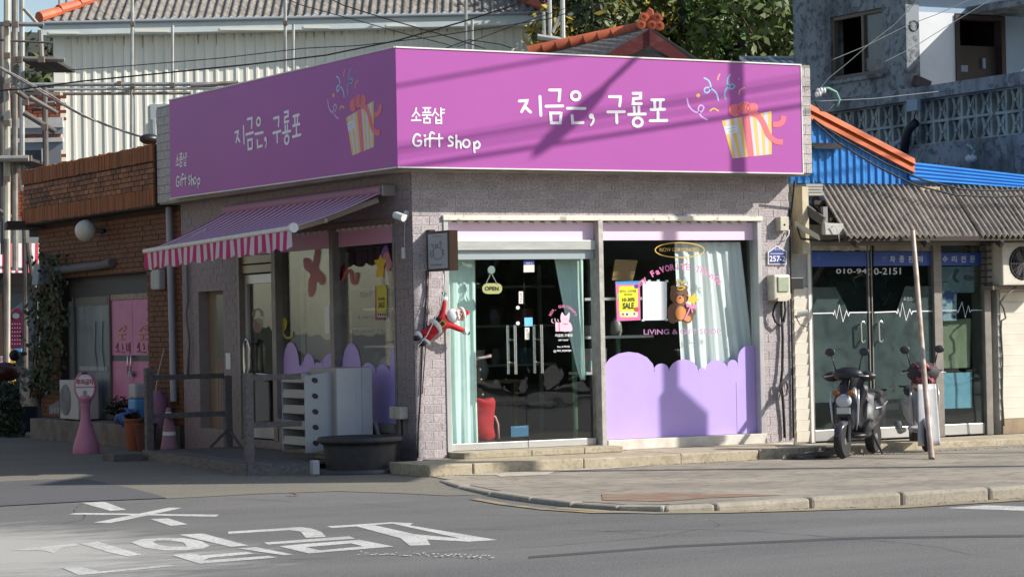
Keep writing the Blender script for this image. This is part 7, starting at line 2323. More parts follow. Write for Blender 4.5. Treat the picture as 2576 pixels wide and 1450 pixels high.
MBX((20, 878), (38, 968), DB - 1.02, .05).build('board', M('sign_yellow', (.75, .42, .03), .6), sg); MBX((-5, 895), (21, 925), DB - 1.06, .05).build('board', M('sign_white', (.62, .55, .56), .6), sg); MBX((36, 876), (54, 884), DB - 1.03, .05).build('board', M('sign_blue', (.12, .38, .68), .6), sg)
t = MB(); typeset(t, '공사중', BK(-3, 908, DB - 1.08), BK(19, 906, DB - 1.08), BK(-3, 899, DB - 1.08), .002, .02); t.build('lettering', M('red_ink', (.4, .02, .05)), sg)
p2w = root('parked_motorbike', 'dark motorbike handlebar and headlamp at the shady end of the street', 'motorbike', BK(15, 1060, 40))
MB().lathe(BK(10, 1035, 40), [(.2, -.06), (.3, -.05), (.3, .05), (.2, .06)], 24, ax=_r0 + _f0).build('wheel', RUBBER, p2w, smooth='auto'); MB().ball(BK(12, 935, 40), .22, 14, 10, (1.2, .8, .7)).build('headlamp_cowl', M('dark_red_cowl', (.06, .015, .015), .4), p2w, smooth=True); MB().tube([BK(-10, 930, 40), BK(20, 925, 40), BK(40, 915, 40)], .03).build('handlebar', BLACK, p2w); MB().ball(BK(37, 893, 40), .09, 12, 8, (1, .4, 1)).build('mirror', BLACK, p2w, smooth=True); MB().tube([BK(10, 935, 40), BK(12, 1035, 40)], .05).build('fork', BLACK, p2w)

# ------------------------------------------------------------------ white profiled-sheet house with asbestos roof
DW = 56.0
wh = root('sheet_clad_house', 'cream profiled sheet house with corrugated roof and orange hips', 'building', BK(700, 800, DW + 2))
r_at = lambda x, y_, d: (BK(x, y_, d) - Vector((EYE.x, EYE.y, 0))).dot(_r0)
W0 = r_at(139, 200, DW)
O_ = Vector((EYE.x, EYE.y, 0))
SKW = math.tan(R(12))
WP = lambda r, f, z: O_ + _r0 * r + _f0 * (f + SKW * (r - W0)) + Vector((0, 0, z))
r_sk = lambda x, off: (lambda t: t * (DW + off - SKW * W0) / (1 - SKW * t))(r_at(x, 100, 1.0))
d_sk = lambda x, off: DW + off + SKW * (r_sk(x, off) - W0)
fsk = (_f0 * 1.0)
rsk = (_r0 + _f0 * SKW)
W1 = r_sk(1342, 0)
z_eave = BK(140, 74, DW).z
z_eave2 = BK(1340, 50, d_sk(1340, 0)).z
ze_at = lambda r: lerp(z_eave, z_eave2, (r - W0) / (W1 - W0))
rib = .195
npan = 12
pw = (W1 - W0) / npan
for k in range(npan):
    a, b = W0 + pw * k, W0 + pw * (k + 1)
    m_ = MB(); pr_ = []
    n_r = int(round((b - a) / rib))
    w_ = (b - a) / n_r
    for i in range(n_r):
        s0 = a + i * w_
        pr_ += [(s0, 0), (s0 + w_ * .62, 0), (s0 + w_ * .70, -.024), (s0 + w_ * .92, -.024)]
    pr_.append((b, 0))
    vs = [WP(r, DW + f, 2.2) for r, f in pr_] + [WP(r, DW + f, ze_at(r) - .05) for r, f in pr_]
    n_ = len(pr_)
    m_.add(vs, [(i, i + 1, n_ + i + 1, n_ + i) for i in range(n_ - 1)])
    m_.build('wall_sheet', SHEET, wh)
MB().ob(WP((W0 + W1) / 2, DW + 2.6, 5), rsk * ((W1 - W0) / 2 - .02), _f0 * 2.5, Vector((0, 0, 3))).build('core', M('sheet_shadow', (.3, .3, .27), .8), wh)
MB().ob(WP(W0 + .10, DW - .03, 5), rsk * .12, _f0 * .03, Vector((0, 0, z_eave - 5.1))).build('corner_trim', SHEET, wh); MB().ob(WP(W1 + .02, DW - .03, 5), rsk * .13, _f0 * .03, Vector((0, 0, z_eave - 5.1))).build('corner_trim', SHEET, wh)
# eave box
e0, e1 = r_sk(107, -.46), r_sk(1366, -.46)
ze0, ze1 = BK(107, 62, d_sk(107, -.46)).z, BK(1366, 36, d_sk(1366, -.46)).z
hz = .125
MB().ob(WP((e0 + e1) / 2, DW - .21, (ze0 + ze1) / 2 - hz + .02), rsk * ((e1 - e0) / 2) + Vector((0, 0, (ze1 - ze0) / 2)), _f0 * .26, Vector((0, 0, hz))).build('fascia', FASCIA, wh)
for k in range(6):
    a, b = lerp(e0, e1, k / 6 + .012), lerp(e0, e1, k / 6 + random.uniform(.06, .15))
    MB().ob(WP((a + b) / 2, DW - .476, lerp(ze0, ze1, (k + .5) / 6) - 2 * hz + .05), rsk * ((b - a) / 2), _f0 * .008, Vector((0, 0, .022))).build('fascia_strip', M('cream_strip', (.72, .70, .58), .6), wh)
MB().tube([WP(e0 - .02, DW - .51, ze0 + .03), WP(e1, DW - .51, ze1 + .03)], .04, 10).build('gutter', M('grey_gutter', (.26, .29, .31), .5), wh, smooth='auto')
# stains of rust streaking from the eave between the ribs, each its own run
stn = MB(); rnd = random.Random(51)
for k in range(64):
    r_ = W0 + .3 + k * rib * 1.0 + rnd.uniform(-.02, .02); h_ = rnd.uniform(.04, .34) * rnd.uniform(.4, 1); w_ = rnd.uniform(.006, .022)
    zt_2 = ze_at(r_) - .14
    stn.quad(WP(r_ - w_, DW - .028, zt_2), WP(r_ + w_, DW - .028, zt_2), WP(r_ + w_ * .3, DW - .028, zt_2 - h_), WP(r_ - w_ * .3, DW - .028, zt_2 - h_))
stn.build('rust_runs', M('rust_run', (.34, .24, .16), .9, (.40, .33, .25), 12), wh, kind='stuff')
# roof sheets
nsh = 14
slope = R(27)
for k in range(nsh):
    a, b = lerp(e0 + .05, e1 - .05, k / nsh), lerp(e0 + .05, e1 - .05, (k + 1) / nsh) + .04
    def fn(u, v, a=a, b=b, k=k):
        r_ = lerp(a, b, u)
        run = 3.6
        maxv = min(1.0, max(.03, (r_ - e0 + .0) / 3.1), max(.03, (e1 - r_) / 3.1)) if True else 1
        f = DW - .50 + run * v * min(maxv, 1)
        z = lerp(ze0, ze1, (r_ - e0) / (e1 - e0)) + .06 + math.tan(slope) * (f - DW + .50) + .03 * math.sin(2 * math.pi * r_ / .178) + (.012 if k % 2 else 0)
        return WP(r_, f, z)
    MB().grid(fn, 40, 5).build('roof_sheet', ASB2, wh, smooth=True)
for sg, ee, zz in ((1, e0, ze0), (-1, e1, ze1)):
    for k in range(9):
        t0, t1 = k / 9, (k + 1) / 9 + .02
        p = WP(ee + sg * 3.1 * t0 - sg * .05, DW - .50 + 3.6 * t0 - .03, zz + .12 + math.tan(slope) * 3.6 * t0 + .03); q = WP(ee + sg * 3.1 * t1 - sg * .05, DW - .50 + 3.6 * t1 - .03, zz + .10 + math.tan(slope) * 3.6 * t1 + .015)
        MB().tube([p, q], [.12, .105], 10).build('ridge_tile', TILE_O, wh, smooth='auto')
    # hipped end behind the hip tiles
    MB().add([WP(ee, DW - .48, zz + .08), WP(ee + sg * 3.1, DW + 3.0, zz + .06 + math.tan(slope) * 3.6), WP(ee, DW + 5.5, zz + .08)], [(0, 1, 2)]).build('hip_slope', ASB2, wh)
# window on the clad wall
MBX((378, 262), (432, 300), d_sk(405, -.1), .1).build('window_head', FASCIA, wh); MBX((384, 300), (394, 440), d_sk(389, -.1), .1).build('window_frame', FASCIA, wh); MBX((394, 300), (440, 440), d_sk(410, -.06), .05).build('window_pane', M('grey_pane', (.13, .14, .14), .3), wh)

# ------------------------------------------------------------------ scaffolding
DS = 54.6
scf = root('scaffold', 'galvanised tube scaffold standing before the cream sheet house', 'scaffold', BK(330, 900, DS))
def tb(pts, r, name='tube', mat=PIPE_G, par=scf, d=DS, n=8):
    return MB().tube([BK(x, y_, (dd[0] if dd else d)) for x, y_, *dd in pts], r, n).build(name, mat, par, smooth='auto')
tb([(333, -60), (331, 372)], .038); tb([(717, -60), (718, 182)], .038); tb([(1172, -60), (1172, 125)], .034, d=DS)
tb([(434, 64), (434, 212)], .034); tb([(738, 62), (737, 178)], .034); tb([(1188, 50), (1187, 125)], .034)
tb([(-60, 214), (640, 211)], .045); tb([(-60, 226), (600, 222)], .034, mat=M('pale_tube', (.55, .54, .48), .5, metal=.2)); tb([(-60, 237), (480, 234)], .036, mat=RUST)
tb([(480, 216), (600, 208)], .05, mat=RUST)
for x, y_ in ((333, 216), (333, 60), (718, 58), (434, 214), (320, 232), (300, 210)):
    MB().ob(BK(x, y_, DS - .05), _r0 * .05, _f0 * .045, Vector((0, 0, .045))).build('coupler', M('coupler_rust', (.20, .15, .12), .7, rnd=.2), scf)
MBX((1200, 188), (1420, 204), DS + 1, .08) if False else None
ls = root('scaffold', 'rusty tube scaffold tower with plank decks at the street corner', 'scaffold', BK(70, 1000, 45))
D2 = 45.0
tbl = lambda pts, r, mat=PIPE_G, d=D2: tb(pts, r, 'tube', mat, ls, d)
OLD = M('weathered_tube', (.34, .33, .29), .6, (.20, .17, .15), 3, metal=.25, rnd=.2); CRM = M('cream_tube', (.55, .52, .42), .5, (.42, .38, .30), 2); DKT = M('dark_tube', (.10, .085, .085), .7, (.16, .14, .12), 3)
tbl([(18, -60), (17, 1050)], .062, CRM); tbl([(37, -60), (38, 680)], .055, OLD, D2 + .3); tbl([(55, -60), (56, 480)], .05, PIPE_G, D2 + 1.2); tbl([(2, 60), (8, 640)], .05, DKT, D2 + .6)
tbl([(112, 220), (116, 430)], .055, DKT, D2 + .9); tbl([(62, 560), (64, 700)], .05, DKT, D2 + .9); tbl([(64, 600), (64, 1000)], .045, DKT, 41); tbl([(70, 610), (92, 760)], .045, DKT, 41); tbl([(15, 600), (14, 1010)], .045, DKT, 41)
tbl([(101, 76), (105, 150)], .05, OLD, D2 + 1.5); tbl([(150, -60), (151, 34)], .04, CRM, 58); tbl([(167, -60), (168, 30)], .035, OLD, 58.5); tbl([(216, -60), (217, 8)], .04, OLD, 62)
tbl([(-60, 60), (110, 62)], .04); tbl([(-20, 100), (130, 108)], .02, DKT); tbl([(48, 148), (162, 150)], .045, OLD); tbl([(-60, 400), (72, 398)], .055, OLD, D2 - .3)
tbl([(-10, 190), (70, 250)], .045, DKT); tbl([(60, 284), (140, 332)], .05, DKT); tbl([(75, 244), (145, 285)], .04, OLD, D2 + .5); tbl([(60, 22), (96, 62)], .035, OLD, D2 + .8); tbl([(-20, 520), (90, 580)], .04, DKT, D2 + .5); tbl([(60, 262), (140, 258)], .03, OLD, D2 + .9); tbl([(80, 276), (140, 272)], .03, DKT, D2 + 1)
for (x, y_) in ((18, 60), (38, 62), (18, 140), (38, 152), (18, 218), (38, 226), (18, 310), (64, 258), (112, 320), (18, 450), (72, 398), (48, 150), (104, 150)):
    MB().ob(BK(x, y_, D2 - .12), _r0 * .055, _f0 * .05, Vector((0, 0, .05))).build('coupler', M('coupler_rust', (.20, .15, .12), .7, rnd=.2), ls)
PLK = M('dark_plank', (.035, .035, .035), .9, (.06, .055, .05), 6)
for (x0_, y0_, x1_, y1_, d0_, d1_) in ((52, 152, 138, 152, D2, D2 + 2.2), (-40, 402, 76, 402, D2 - .2, D2 + 1.6)):
    for k in range(3):
        f0_, f1_ = k / 3, (k + 1) / 3 - .03
        P_ = [BK(lerp(x0_, x1_, f0_), y0_, d0_), BK(lerp(x0_, x1_, f1_), y0_, d0_)]
        MB().prism([P_[0], P_[1], P_[1] + _f0 * (d1_ - d0_), P_[0] + _f0 * (d1_ - d0_)], (0, 0, .05)).build('plank', PLK, ls)
# raking scaffold pieces behind the eave end
s3 = root('scaffold', 'pale scaffold struts beside the eave end of the cream house', 'scaffold', BK(1395, 300, 52))
for pts, r in (([(1381, -60), (1384, 92)], .045), ([(1414, -60), (1416, 96)], .05), ([(1390, 82), (1412, 36)], .04), ([(1366, 78), (1372, 96)], .04), ([(1352, 92), (1424, 102)], .06), ([(1368, 30), (1370, 100)], .04)):
    tb(pts, r, 'tube', M('pale_tube', (.55, .54, .48), .5, metal=.2), s3, 52)

# ------------------------------------------------------------------ tiled-roof house
DT = 46.0
th_ = root('tiled_roof_house', 'old house gable with maroon bargeboards and orange roof tiles', 'building', BK(1600, 300, DT))
ap_, lb, rb2 = BK(1622, 72, DT), BK(1340, 133, DT - .0), BK(1800, 172, DT)
gl0, gl1 = BK(1480, 168, DT), BK(1790, 200, DT)
MB().prism([BK(1622, 122, DT + .25), BK(1540, 162, DT + .25), BK(1540, 260, DT + .25), BK(1760, 260, DT + .25), BK(1735, 172, DT + .25)], _f0 * 4).build('wall', M('cream_gable', (.66, .60, .50), .8, (.55, .49, .4), 3), th_)
MB().prism([BK(x, y_, DT - .42) for x, y_ in ((1633, 74), (1634, 116), (1575, 143), (1500, 185), (1440, 186), (1524, 137))], _f0 * .06).build('bargeboard', MAROON, th_)
MB().prism([BK(x, y_, DT - .44) for x, y_ in ((1634, 73), (1735, 148), (1765, 172), (1725, 172), (1690, 147), (1635, 116))], _f0 * .06).build('bargeboard', MAROON, th_)
# left slope: stepped grey slates with a row of orange hip tiles on its edge
nv = 9
for k in range(nv):
    t0, t1 = k / nv, (k + 1) / nv + .04
    A0, A1 = BK(1618, 70, DT - .05), BK(1338, 130, DT - .05)
    B0, B1 = BK(1632, 74, DT - .35), BK(1490, 160, DT - .35)
    MB().prism([A0.lerp(A1, t0), A0.lerp(A1, t1), B0.lerp(B1, t1), B0.lerp(B1, t0)], Vector((0, 0, -.03 - .0)) + _f0 * .02).build('slate', TILE_G, th_)
for k in range(8):
    p, q = A0.lerp(A1, k / 8), A0.lerp(A1, (k + 1) / 8 + .03)
    c = MB().tube([p + Vector((0, 0, .03)), q + Vector((0, 0, .0))], [.09, .115], 12); c.build('ridge_tile', TILE_O, th_, smooth='auto')
MB().prism([BK(1634, 74, DT - .1), BK(1646, 78, DT - .1), BK(1775, 164, DT - .1), BK(1762, 168, DT - .1)], _f0 * .8).build('roof_edge', M('dark_slope', (.05, .045, .05), .8), th_)
MB().prism([BK(1634, 72, DT + .5), BK(1646, 76, DT + .5), BK(1790, 170, DT + .5), BK(1700, 176, DT + .5)], _f0 * 3).build('roof_slope', TILE_G, th_)
og = MB()
MB().prism([BK(x, y_, DT - .2) for x, y_ in ((1621, 72), (1623, 32), (1632, 18), (1643, 24), (1648, 50), (1650, 72))], _f0 * .10).build('finial', TILE_O, th_, bevel=.02)
for (x, y_) in ((1613, 63), (1619, 45), (1640, 64), (1658, 66), (1653, 46)):
    MB().lathe(BK(x, y_, DT - .18), [(.075, 0), (.09, .03), (.085, .06), (.04, .065), (.035, .05), (.01, .05)], 16, ax=-_f0).build('finial_roll', TILE_O, th_, smooth='auto')
# solar panels
so_ = root('solar_array', 'dark solar panels in pale frames on the roof behind the signboard', 'solar panel', BK(1930, 170, 44))
for k in range(2):
    x0_ = 1862 + k * 72 
    P_ = [BK(x0_ + 26, 166, 43.5), BK(x0_ + 98, 168, 43.5), BK(x0_ + 72, 147, 44.6), BK(x0_ + 0, 146, 44.6)]
    MB().prism(P_, (0, 0, -.04)).build('panel', SOLAR, so_)
    for a, b in ((0, 1), (1, 2), (2, 3), (3, 0)): MB().bar(P_[a] + Vector((0, 0, .01)), P_[b] + Vector((0, 0, .01)), .035, .05).build('frame', WHITE_P, so_)
    for j in (1, 2, 3): MB().bar(P_[0].lerp(P_[1], j / 4) + Vector((0, 0, .008)), P_[3].lerp(P_[2], j / 4) + Vector((0, 0, .008)), .008, .01).build('cell_line', M('cell_line', (.25, .27, .3), .4), so_)

# ------------------------------------------------------------------ wooded slope behind
hl = MB()
hl.grid(lambda u, v: O_ + _r0 * lerp(-45, 60, u) + _f0 * lerp(60, 110, v) + Vector((0, 0, -1 + 13.5 * min(1, v * 1.25) ** .8 * (1 if True else 0) * (.72 + .38 * math.sin(1.3 + u * 2.6)))), 30, 12)
hl.build('hill', M('hill_soil', (.05, .05, .03), .95, (.03, .035, .02), .5), kind='structure', smooth=True)
LEAVES = [M('leaf_olive', (.08, .105, .022), .6), M('leaf_deep', (.022, .045, .012), .6), M('leaf_fresh', (.09, .145, .024), .55), M('leaf_yellow', (.32, .25, .03), .6), M('leaf_dull', (.075, .065, .03), .7), M('leaf_bright', (.07, .19, .035), .55)]
def tree(label, base, h, rad, mix_, n, seed, leaf=.16, group='trees on the wooded slope', sparse=False):
    rn = random.Random(seed)
    rt = root('tree', label, 'tree', base, group)
    tr_ = MB()
    top = Vector(base) + Vector((rn.uniform(-.3, .3), 0, h * .75))
    tr_.tube([base, Vector(base).lerp(top, .5) + Vector((rn.uniform(-.2, .2), 0, 0)), top], [.16, .11, .04], 7)
    limbs = []
    for k in range(9):
        s = Vector(base).lerp(top, rn.uniform(.35, .95)); d = Vector((rn.gauss(0, 1), rn.gauss(0, .7), rn.uniform(.1, .9))).normalized() * rad * rn.uniform(.6, 1)
        limbs.append((s, s + d)); tr_.tube([s, s + d * .5 + Vector((0, 0, .1)), s + d], [.06, .04, .012], 5)
    tr_.build('trunk', BARK, rt)
    cl = []
    for k in range(26):
        a = rn.uniform(0, 6.28); rr_ = rad * rn.uniform(.15, .95)
        cl.append((Vector(base) + Vector((rr_ * math.cos(a), rr_ * math.sin(a) * .7, h * rn.uniform(.30, 1.0))), rad * rn.uniform(.18, .40), rn.choice(mix_)))
    lm = MB()
    for i in range(n):
        c, r_, ci = cl[rn.randrange(len(cl))]
        d = Vector((rn.gauss(0, 1), rn.gauss(0, 1), rn.gauss(0, 1)))
        d = d.normalized() * r_ * rn.uniform(.55, 1.08)
        p = c + d
        nn = (d.normalized() + Vector((rn.gauss(0, .6), rn.gauss(0, .6), rn.gauss(.2, .6)))).normalized()
        a_ = nn.orthogonal().normalized(); b_ = nn.cross(a_)
        t = rn.uniform(0, 6.28); u_ = (a_ * math.cos(t) + b_ * math.sin(t)) * leaf * rn.uniform(.5, 1); w_ = nn.cross(u_) * .45
        lm.cur = ci if rn.random() < .75 else rn.choice(mix_)
        lm.quad(p - u_, p + w_, p + u_, p - w_)
    lm.cur = 0
    lm.build('crown', LEAVES, rt, kind='stuff')
    return rt
def at(x, d, z): p = BK(x, 100, d); return Vector((p.x, p.y, z))
tree('olive brown tree with tangled bare twigs above the tiled gable', at(1490, 57, 3.0), 7.2, 2.4, [0, 4, 1, 3], 4200, 61)
tree('yellowing tree just beside the orange roof finial', at(1655, 60, 4.2), 6.2, 1.9, [3, 0, 2, 0], 3600, 62)
tree('fresh green feathery tree behind the signboard', at(1800, 61, 3.6), 6.6, 1.9, [5, 2, 5, 1], 4600, 63)
tree('dark dense tree between the finial and the feathery green tree', at(1730, 64, 3.2), 7.6, 2.4, [1, 1, 0, 5], 4200, 64)
tree('broad olive tree close to the blue grey concrete house', at(1935, 58, 3.0), 7.4, 2.3, [0, 2, 1, 0], 4600, 65)
tree('brownish tree behind the scaffold struts', at(1400, 63, 3.0), 7.6, 2.4, [4, 1, 0, 1], 3800, 66)
tree('tall dark tree at the back of the slope over the gable', at(1570, 70, 4.0), 8.5, 2.8, [1, 0, 1, 4], 4200, 67)
tree('sparse dull tree beyond the orange hip tiles', at(215, 66, 4.0), 5.6, 2.1, [4, 0, 1, 4], 1500, 68)
tree('thin twiggy tree behind the corner scaffold tower', at(95, 64, 3.0), 5.2, 2.0, [4, 1, 4, 0], 1500, 69)
tree('low scrubby tree in the gap behind the scaffold tower decks', at(40, 58, 1.5), 4.6, 1.0, [4, 4, 1, 0], 1800, 70)
tree('dark tree filling the slope at the concrete house corner', at(2030, 66, 3.4), 7.6, 2.5, [1, 0, 1, 2], 3600, 71)
uw = MB(); rnd = random.Random(77)
for i in range(9000):
    x_ = rnd.uniform(1330, 2080); d_ = rnd.uniform(62, 74)
    c = BK(x_, rnd.uniform(-60, 190), d_)
    n_ = Vector((rnd.gauss(-.4, .6), rnd.gauss(-.7, .6), rnd.gauss(.4, .6))).normalized(); a_ = n_.orthogonal().normalized() * rnd.uniform(.10, .2); b_ = n_.cross(a_) * .5
    uw.cur = rnd.choice((1, 1, 0, 4)); uw.quad(c - a_, c + b_, c + a_, c - b_)
uw.cur = 0
uw.build('undergrowth', LEAVES, kind='stuff')
tl_ = root('teal_shed', 'pale teal shed roof beyond the scaffold tower', 'building', BK(145, 60, 60))
MBX((92, 40), (190, 64), 60, 2).build('wall', M('teal_wall', (.26, .36, .36), .7), tl_); MB().prism([BK(88, 42, 59.8), BK(112, 30, 59.8), BK(190, 46, 59.8), BK(190, 50, 59.8), BK(88, 46, 59.8)], _f0 * 2).build('roof', M('dark_slope', (.05, .045, .05)), tl_)


# ------------------------------------------------------------------ overhead cables
def cable(label, pts, r, mat=WIRE, group=None):
    P = []
    for i in range(len(pts) - 1):
        a, b = Vector(pts[i]), Vector(pts[i + 1])
        for k in range(8): P.append(a.lerp(b, k / 8))
    P.append(Vector(pts[-1]))
    return tag(MB().tube(P, r, 6).build('overhead_cable', mat, smooth=True), label, 'cable', group)


def sagc(a, b, s, n=16):
    a, b = Vector(a), Vector(b)
    return [a.lerp(b, k / n) - Vector((0, 0, s * 4 * (k / n) * (1 - k / n))) for k in range(n + 1)]


cable('thick black cable sweeping up from the scaffold to the gable top', [BK(-60, 232, 33), BK(60, 224, 32.5), BK(200, 205, 32), BK(420, 183, 31.5), BK(620, 163, 31), BK(820, 139, 31), BK(1000, 102, 31), BK(1160, 56, 31), BK(1310, 8, 31), BK(1420, -40, 31)], .0095)
cable('thinner black cable running just above the thick one', [BK(136, 179, 33), BK(320, 166, 32.6), BK(560, 146, 32), BK(760, 122, 31.6), BK(900, 115, 31.4), BK(1050, 98, 31.2), BK(1250, 68, 31), BK(1380, 48, 31), BK(1500, 10, 31)], .0055)
cable('grey cable descending from the roof towards the sign corner', [BK(780, -30, 40), BK(860, 12, 40), BK(960, 44, 40), BK(1100, 84, 40), BK(1220, 122, 40)], .009)
cable('second grey cable descending beside the first towards the sign', [BK(680, -20, 40), BK(760, 14, 40), BK(900, 52, 40), BK(1000, 80, 40), BK(1140, 116, 40)], .007)
cable('short dark cable curving over the end of the cream wall', [BK(1110, 126, 42), BK(1180, 100, 42), BK(1260, 112, 42), BK(1290, 122, 42)], .008)
cable('thin dark wire rising to the scaffold struts', [BK(1150, 118, 42), BK(1220, 92, 42), BK(1300, 62, 42), BK(1420, 22, 42)], .006)
cw_ = cable('braided pale service cable slanting down to the brick parapet', [BK(-40, 140, 36), BK(10, 178, 36), BK(60, 206, 35.8), BK(130, 248, 35.5), BK(210, 292, 35), BK(310, 330, 34.6), BK(388, 354, 34.2)], .015, M('braided_cable', (.34, .29, .27), .7, (.12, .08, .08), 9))
cable('pale messenger wire twisted along the braided service cable', [BK(0, 168, 35.8), BK(60, 200, 35.7), BK(130, 240, 35.4), BK(190, 278, 35), BK(260, 314, 34.8), BK(330, 338, 34.5)], .007, WIRE_W)
tag(MB().ball(BK(376, 350, 34.1), .09, 12, 8, (1.6, 1, .8)).build('cable_clamp', BLACK, smooth=True), 'black cable clamp where the braided cable meets the brick parapet', 'clamp')
cable('pale cable crossing the balcony of the concrete house', [FR(2050, 255, 3), FR(2200, 248, 3), FR(2400, 226, 3), FR(2640, 195, 3)], .006, M('dull_wire', (.20, .22, .22), .6))
cable('thin wire rising steeply past the upper window', [FR(2052, 235, 1), FR(2085, 196, 1), FR(2130, 160, 1), FR(2190, 108, 1), FR(2250, 62, 1), FR(2330, -20, 1)], .0045, M('grey_wire', (.13, .15, .15), .6))
cable('fine wire rising across the doorway of the concrete house', [FR(2090, 152, 1), FR(2180, 115, 1), FR(2280, 65, 1), FR(2360, 35, 1), FR(2460, -10, 1)], .005, M('grey_wire', (.2, .2, .2)))
cable('fine lower wire rising across the sunlit white wall', [FR(2220, 158, 1), FR(2300, 118, 1), FR(2400, 55, 1), FR(2500, -5, 1)], .005, M('grey_wire', (.2, .2, .2)))
cable('dark cable pair drooping over the corrugated canopy', [FR(2046, 305, .35), FR(2110, 360, .3), FR(2200, 415, .2), FR(2300, 465, .05), FR(2400, 490, -.05), FR(2500, 495, -.05), FR(2620, 490, -.05)], .011)
cable('lower cable of the pair drooping over the canopy', [FR(2046, 300, .35), FR(2120, 350, .3), FR(2230, 412, .2), FR(2320, 452, .05), FR(2420, 476, -.05), FR(2520, 480, -.05), FR(2620, 474, -.05)], .011)
cable('wire running down from the balcony to the canopy', [FR(2640, 100, 2), FR(2560, 190, 2), FR(2520, 250, 2), FR(2470, 340, 2), FR(2440, 390, 2)], .010, M('grey_wire', (.2, .2, .2)))
ins = root('insulator', 'white porcelain insulators on the parapet end beside the gift shop', 'insulator', FR(2056, 235, .2))
for (x, y_) in ((2056, 229), (2064, 230), (2052, 238)): MB().lathe(FR(x, y_, .2), [(.03, 0), (.035, .015), (.02, .03), (.034, .045), (.03, .06)], 12, ax=(1, -.3, .2)).build('disc', WHITE_PL, ins, smooth='auto')
tag(MB().tube([FR(2066, 222, .2), FR(2085, 222, .2), FR(2104, 232, .2), FR(2112, 250, .2), FR(2107, 268, .2)], .014, 6).build('cable', M('green_cable', (.20, .38, .34), .6), smooth=True), 'pale green cable loop by the porcelain insulators', 'cable')
tag(MB().tube([FR(2050, 255, .2), FR(2065, 278, .2), FR(2082, 280, .2), FR(2098, 262, .2)], .010, 6).build('cable', WIRE, smooth=True), 'black cable loop below the porcelain insulators', 'cable')
p_ = LW(2443, 398, 9.4)
tag(MB().ball(p_, .07, 10, 8, (1, 1.4, .8)).build('cable_clamp', M('pale_clamp', (.5, .55, .55), .5), smooth=True), 'pale cable clamp on the balcony foot wall', 'clamp')
tag(MB().tube([LW(2443, 396, 9.4), LW(2452, 380, 9.4), LW(2440, 366, 9.4), LW(2432, 364, 9.4)], .02, 6).build('cable', M('green_cable', (.2, .38, .34)), smooth=True), 'pale green cable tail above the balcony clamp', 'cable')

# ------------------------------------------------------------------ street lamp and kerbside wires beyond the edge of the picture (they throw the shadows on the sign)
T = 3.2
w0 = FR(1683, 800, .095)
lamp = root('street_lamp', 'grey street lamp post with a cabinet and a long arm over the road', 'street lamp', (w0.x + 1.3 * T, .095 - T, 0))
lx, ly = w0.x + 1.3 * (T), .095 - T
MB().tube([(lx, ly, 0), (lx, ly, 9.2)], [.07, .062], 14).build('pole', PIPE_G, lamp, smooth='auto')
za = FR(1660, 95, SYF).z
shx = FR(1852, 300, SYF).x
# the arm reaches out over the road
arm_z = FR(1600, 145, SYF).z + 1.07 * (T - .495)
e_ = FR(1600, 145, SYF)
dt = (FR(1852, 145, SYF).x - e_.x) / 1.3
az = e_.z + 1.07 * ((-ly - .4) + dt)
hx_ = FR(1400, 330, SYF)
ln = (FR(1852, 300, SYF).x - hx_.x) / 1.3
MB().tube([(lx, ly, az), (lx, ly - ln + .2, az)], .035, 10).build('arm', PIPE_G, lamp)
MB().ball((lx, ly - ln + .12, az - .02), .30, 18, 10, (.36, 1.25, .26)).build('lamp_head', M('lamp_grey', (.4, .4, .4), .5), lamp, smooth=True)
zc0, zc1 = 1.07 * (T - .0) + FR(1730, 1080, .095).z - .3, 1.07 * T + FR(1730, 1040, .095).z
ct = FR(1702, 972, .095).z + 1.07 * T; cs = FR(1775, 1040, .095).z + 1.07 * T
xL, xR = lx - .08, lx + (FR(1776, 1000, .095).x - w0.x)
MB().prism([(xL, ly, zc0), (xR, ly, zc0), (xR, ly, cs), (lx + .09, ly, ct), (xL, ly, ct)], (0, .012, 0)).build('cabinet', M('cabinet_grey', (.35, .36, .36), .5), lamp)
MB().prism([(xL + .02, ly - .08, zc0 + .02), (xR - .02, ly - .08, zc0 + .02), (xR - .02, ly - .08, cs - .02), (lx + .08, ly - .08, ct - .02), (xL + .02, ly - .08, ct - .02)], (0, .078, 0)).build('cabinet_door', M('cabinet_grey', (.35, .36, .36)), lamp)


def shadow_wire(label, a, b, t_, r):
    """an overhead wire t_ metres out from the sign, parallel to it, placed by where its shadow crosses the sign"""
    A_, B_ = FR(*a, SYF), FR(*b, SYF)
    off = Vector((1.3, -1, 1.07)) * t_
    d = (B_ - A_)
    P = [A_ + off + d * k for k in (-1.6, -.8, 0, .5, 1, 1.8, 2.6)]
    cable(label, P, r, WIRE, 'wires along the kerb')


shadow_wire('topmost of the wires strung over the pavement', (995, 217), (1430, 140), 3.6, .015)
shadow_wire('second wire strung over the pavement', (1000, 378), (2013, 208), 4.0, .014)
shadow_wire('third and thin wire strung over the pavement', (1000, 366), (2013, 192), 4.6, .008)
shadow_wire('lowest and thickest wire strung over the pavement', (1090, 410), (2013, 266), 3.4, .019)
shadow_wire('thin wire just above the lowest one over the pavement', (1000, 395), (2013, 236), 4.4, .008)
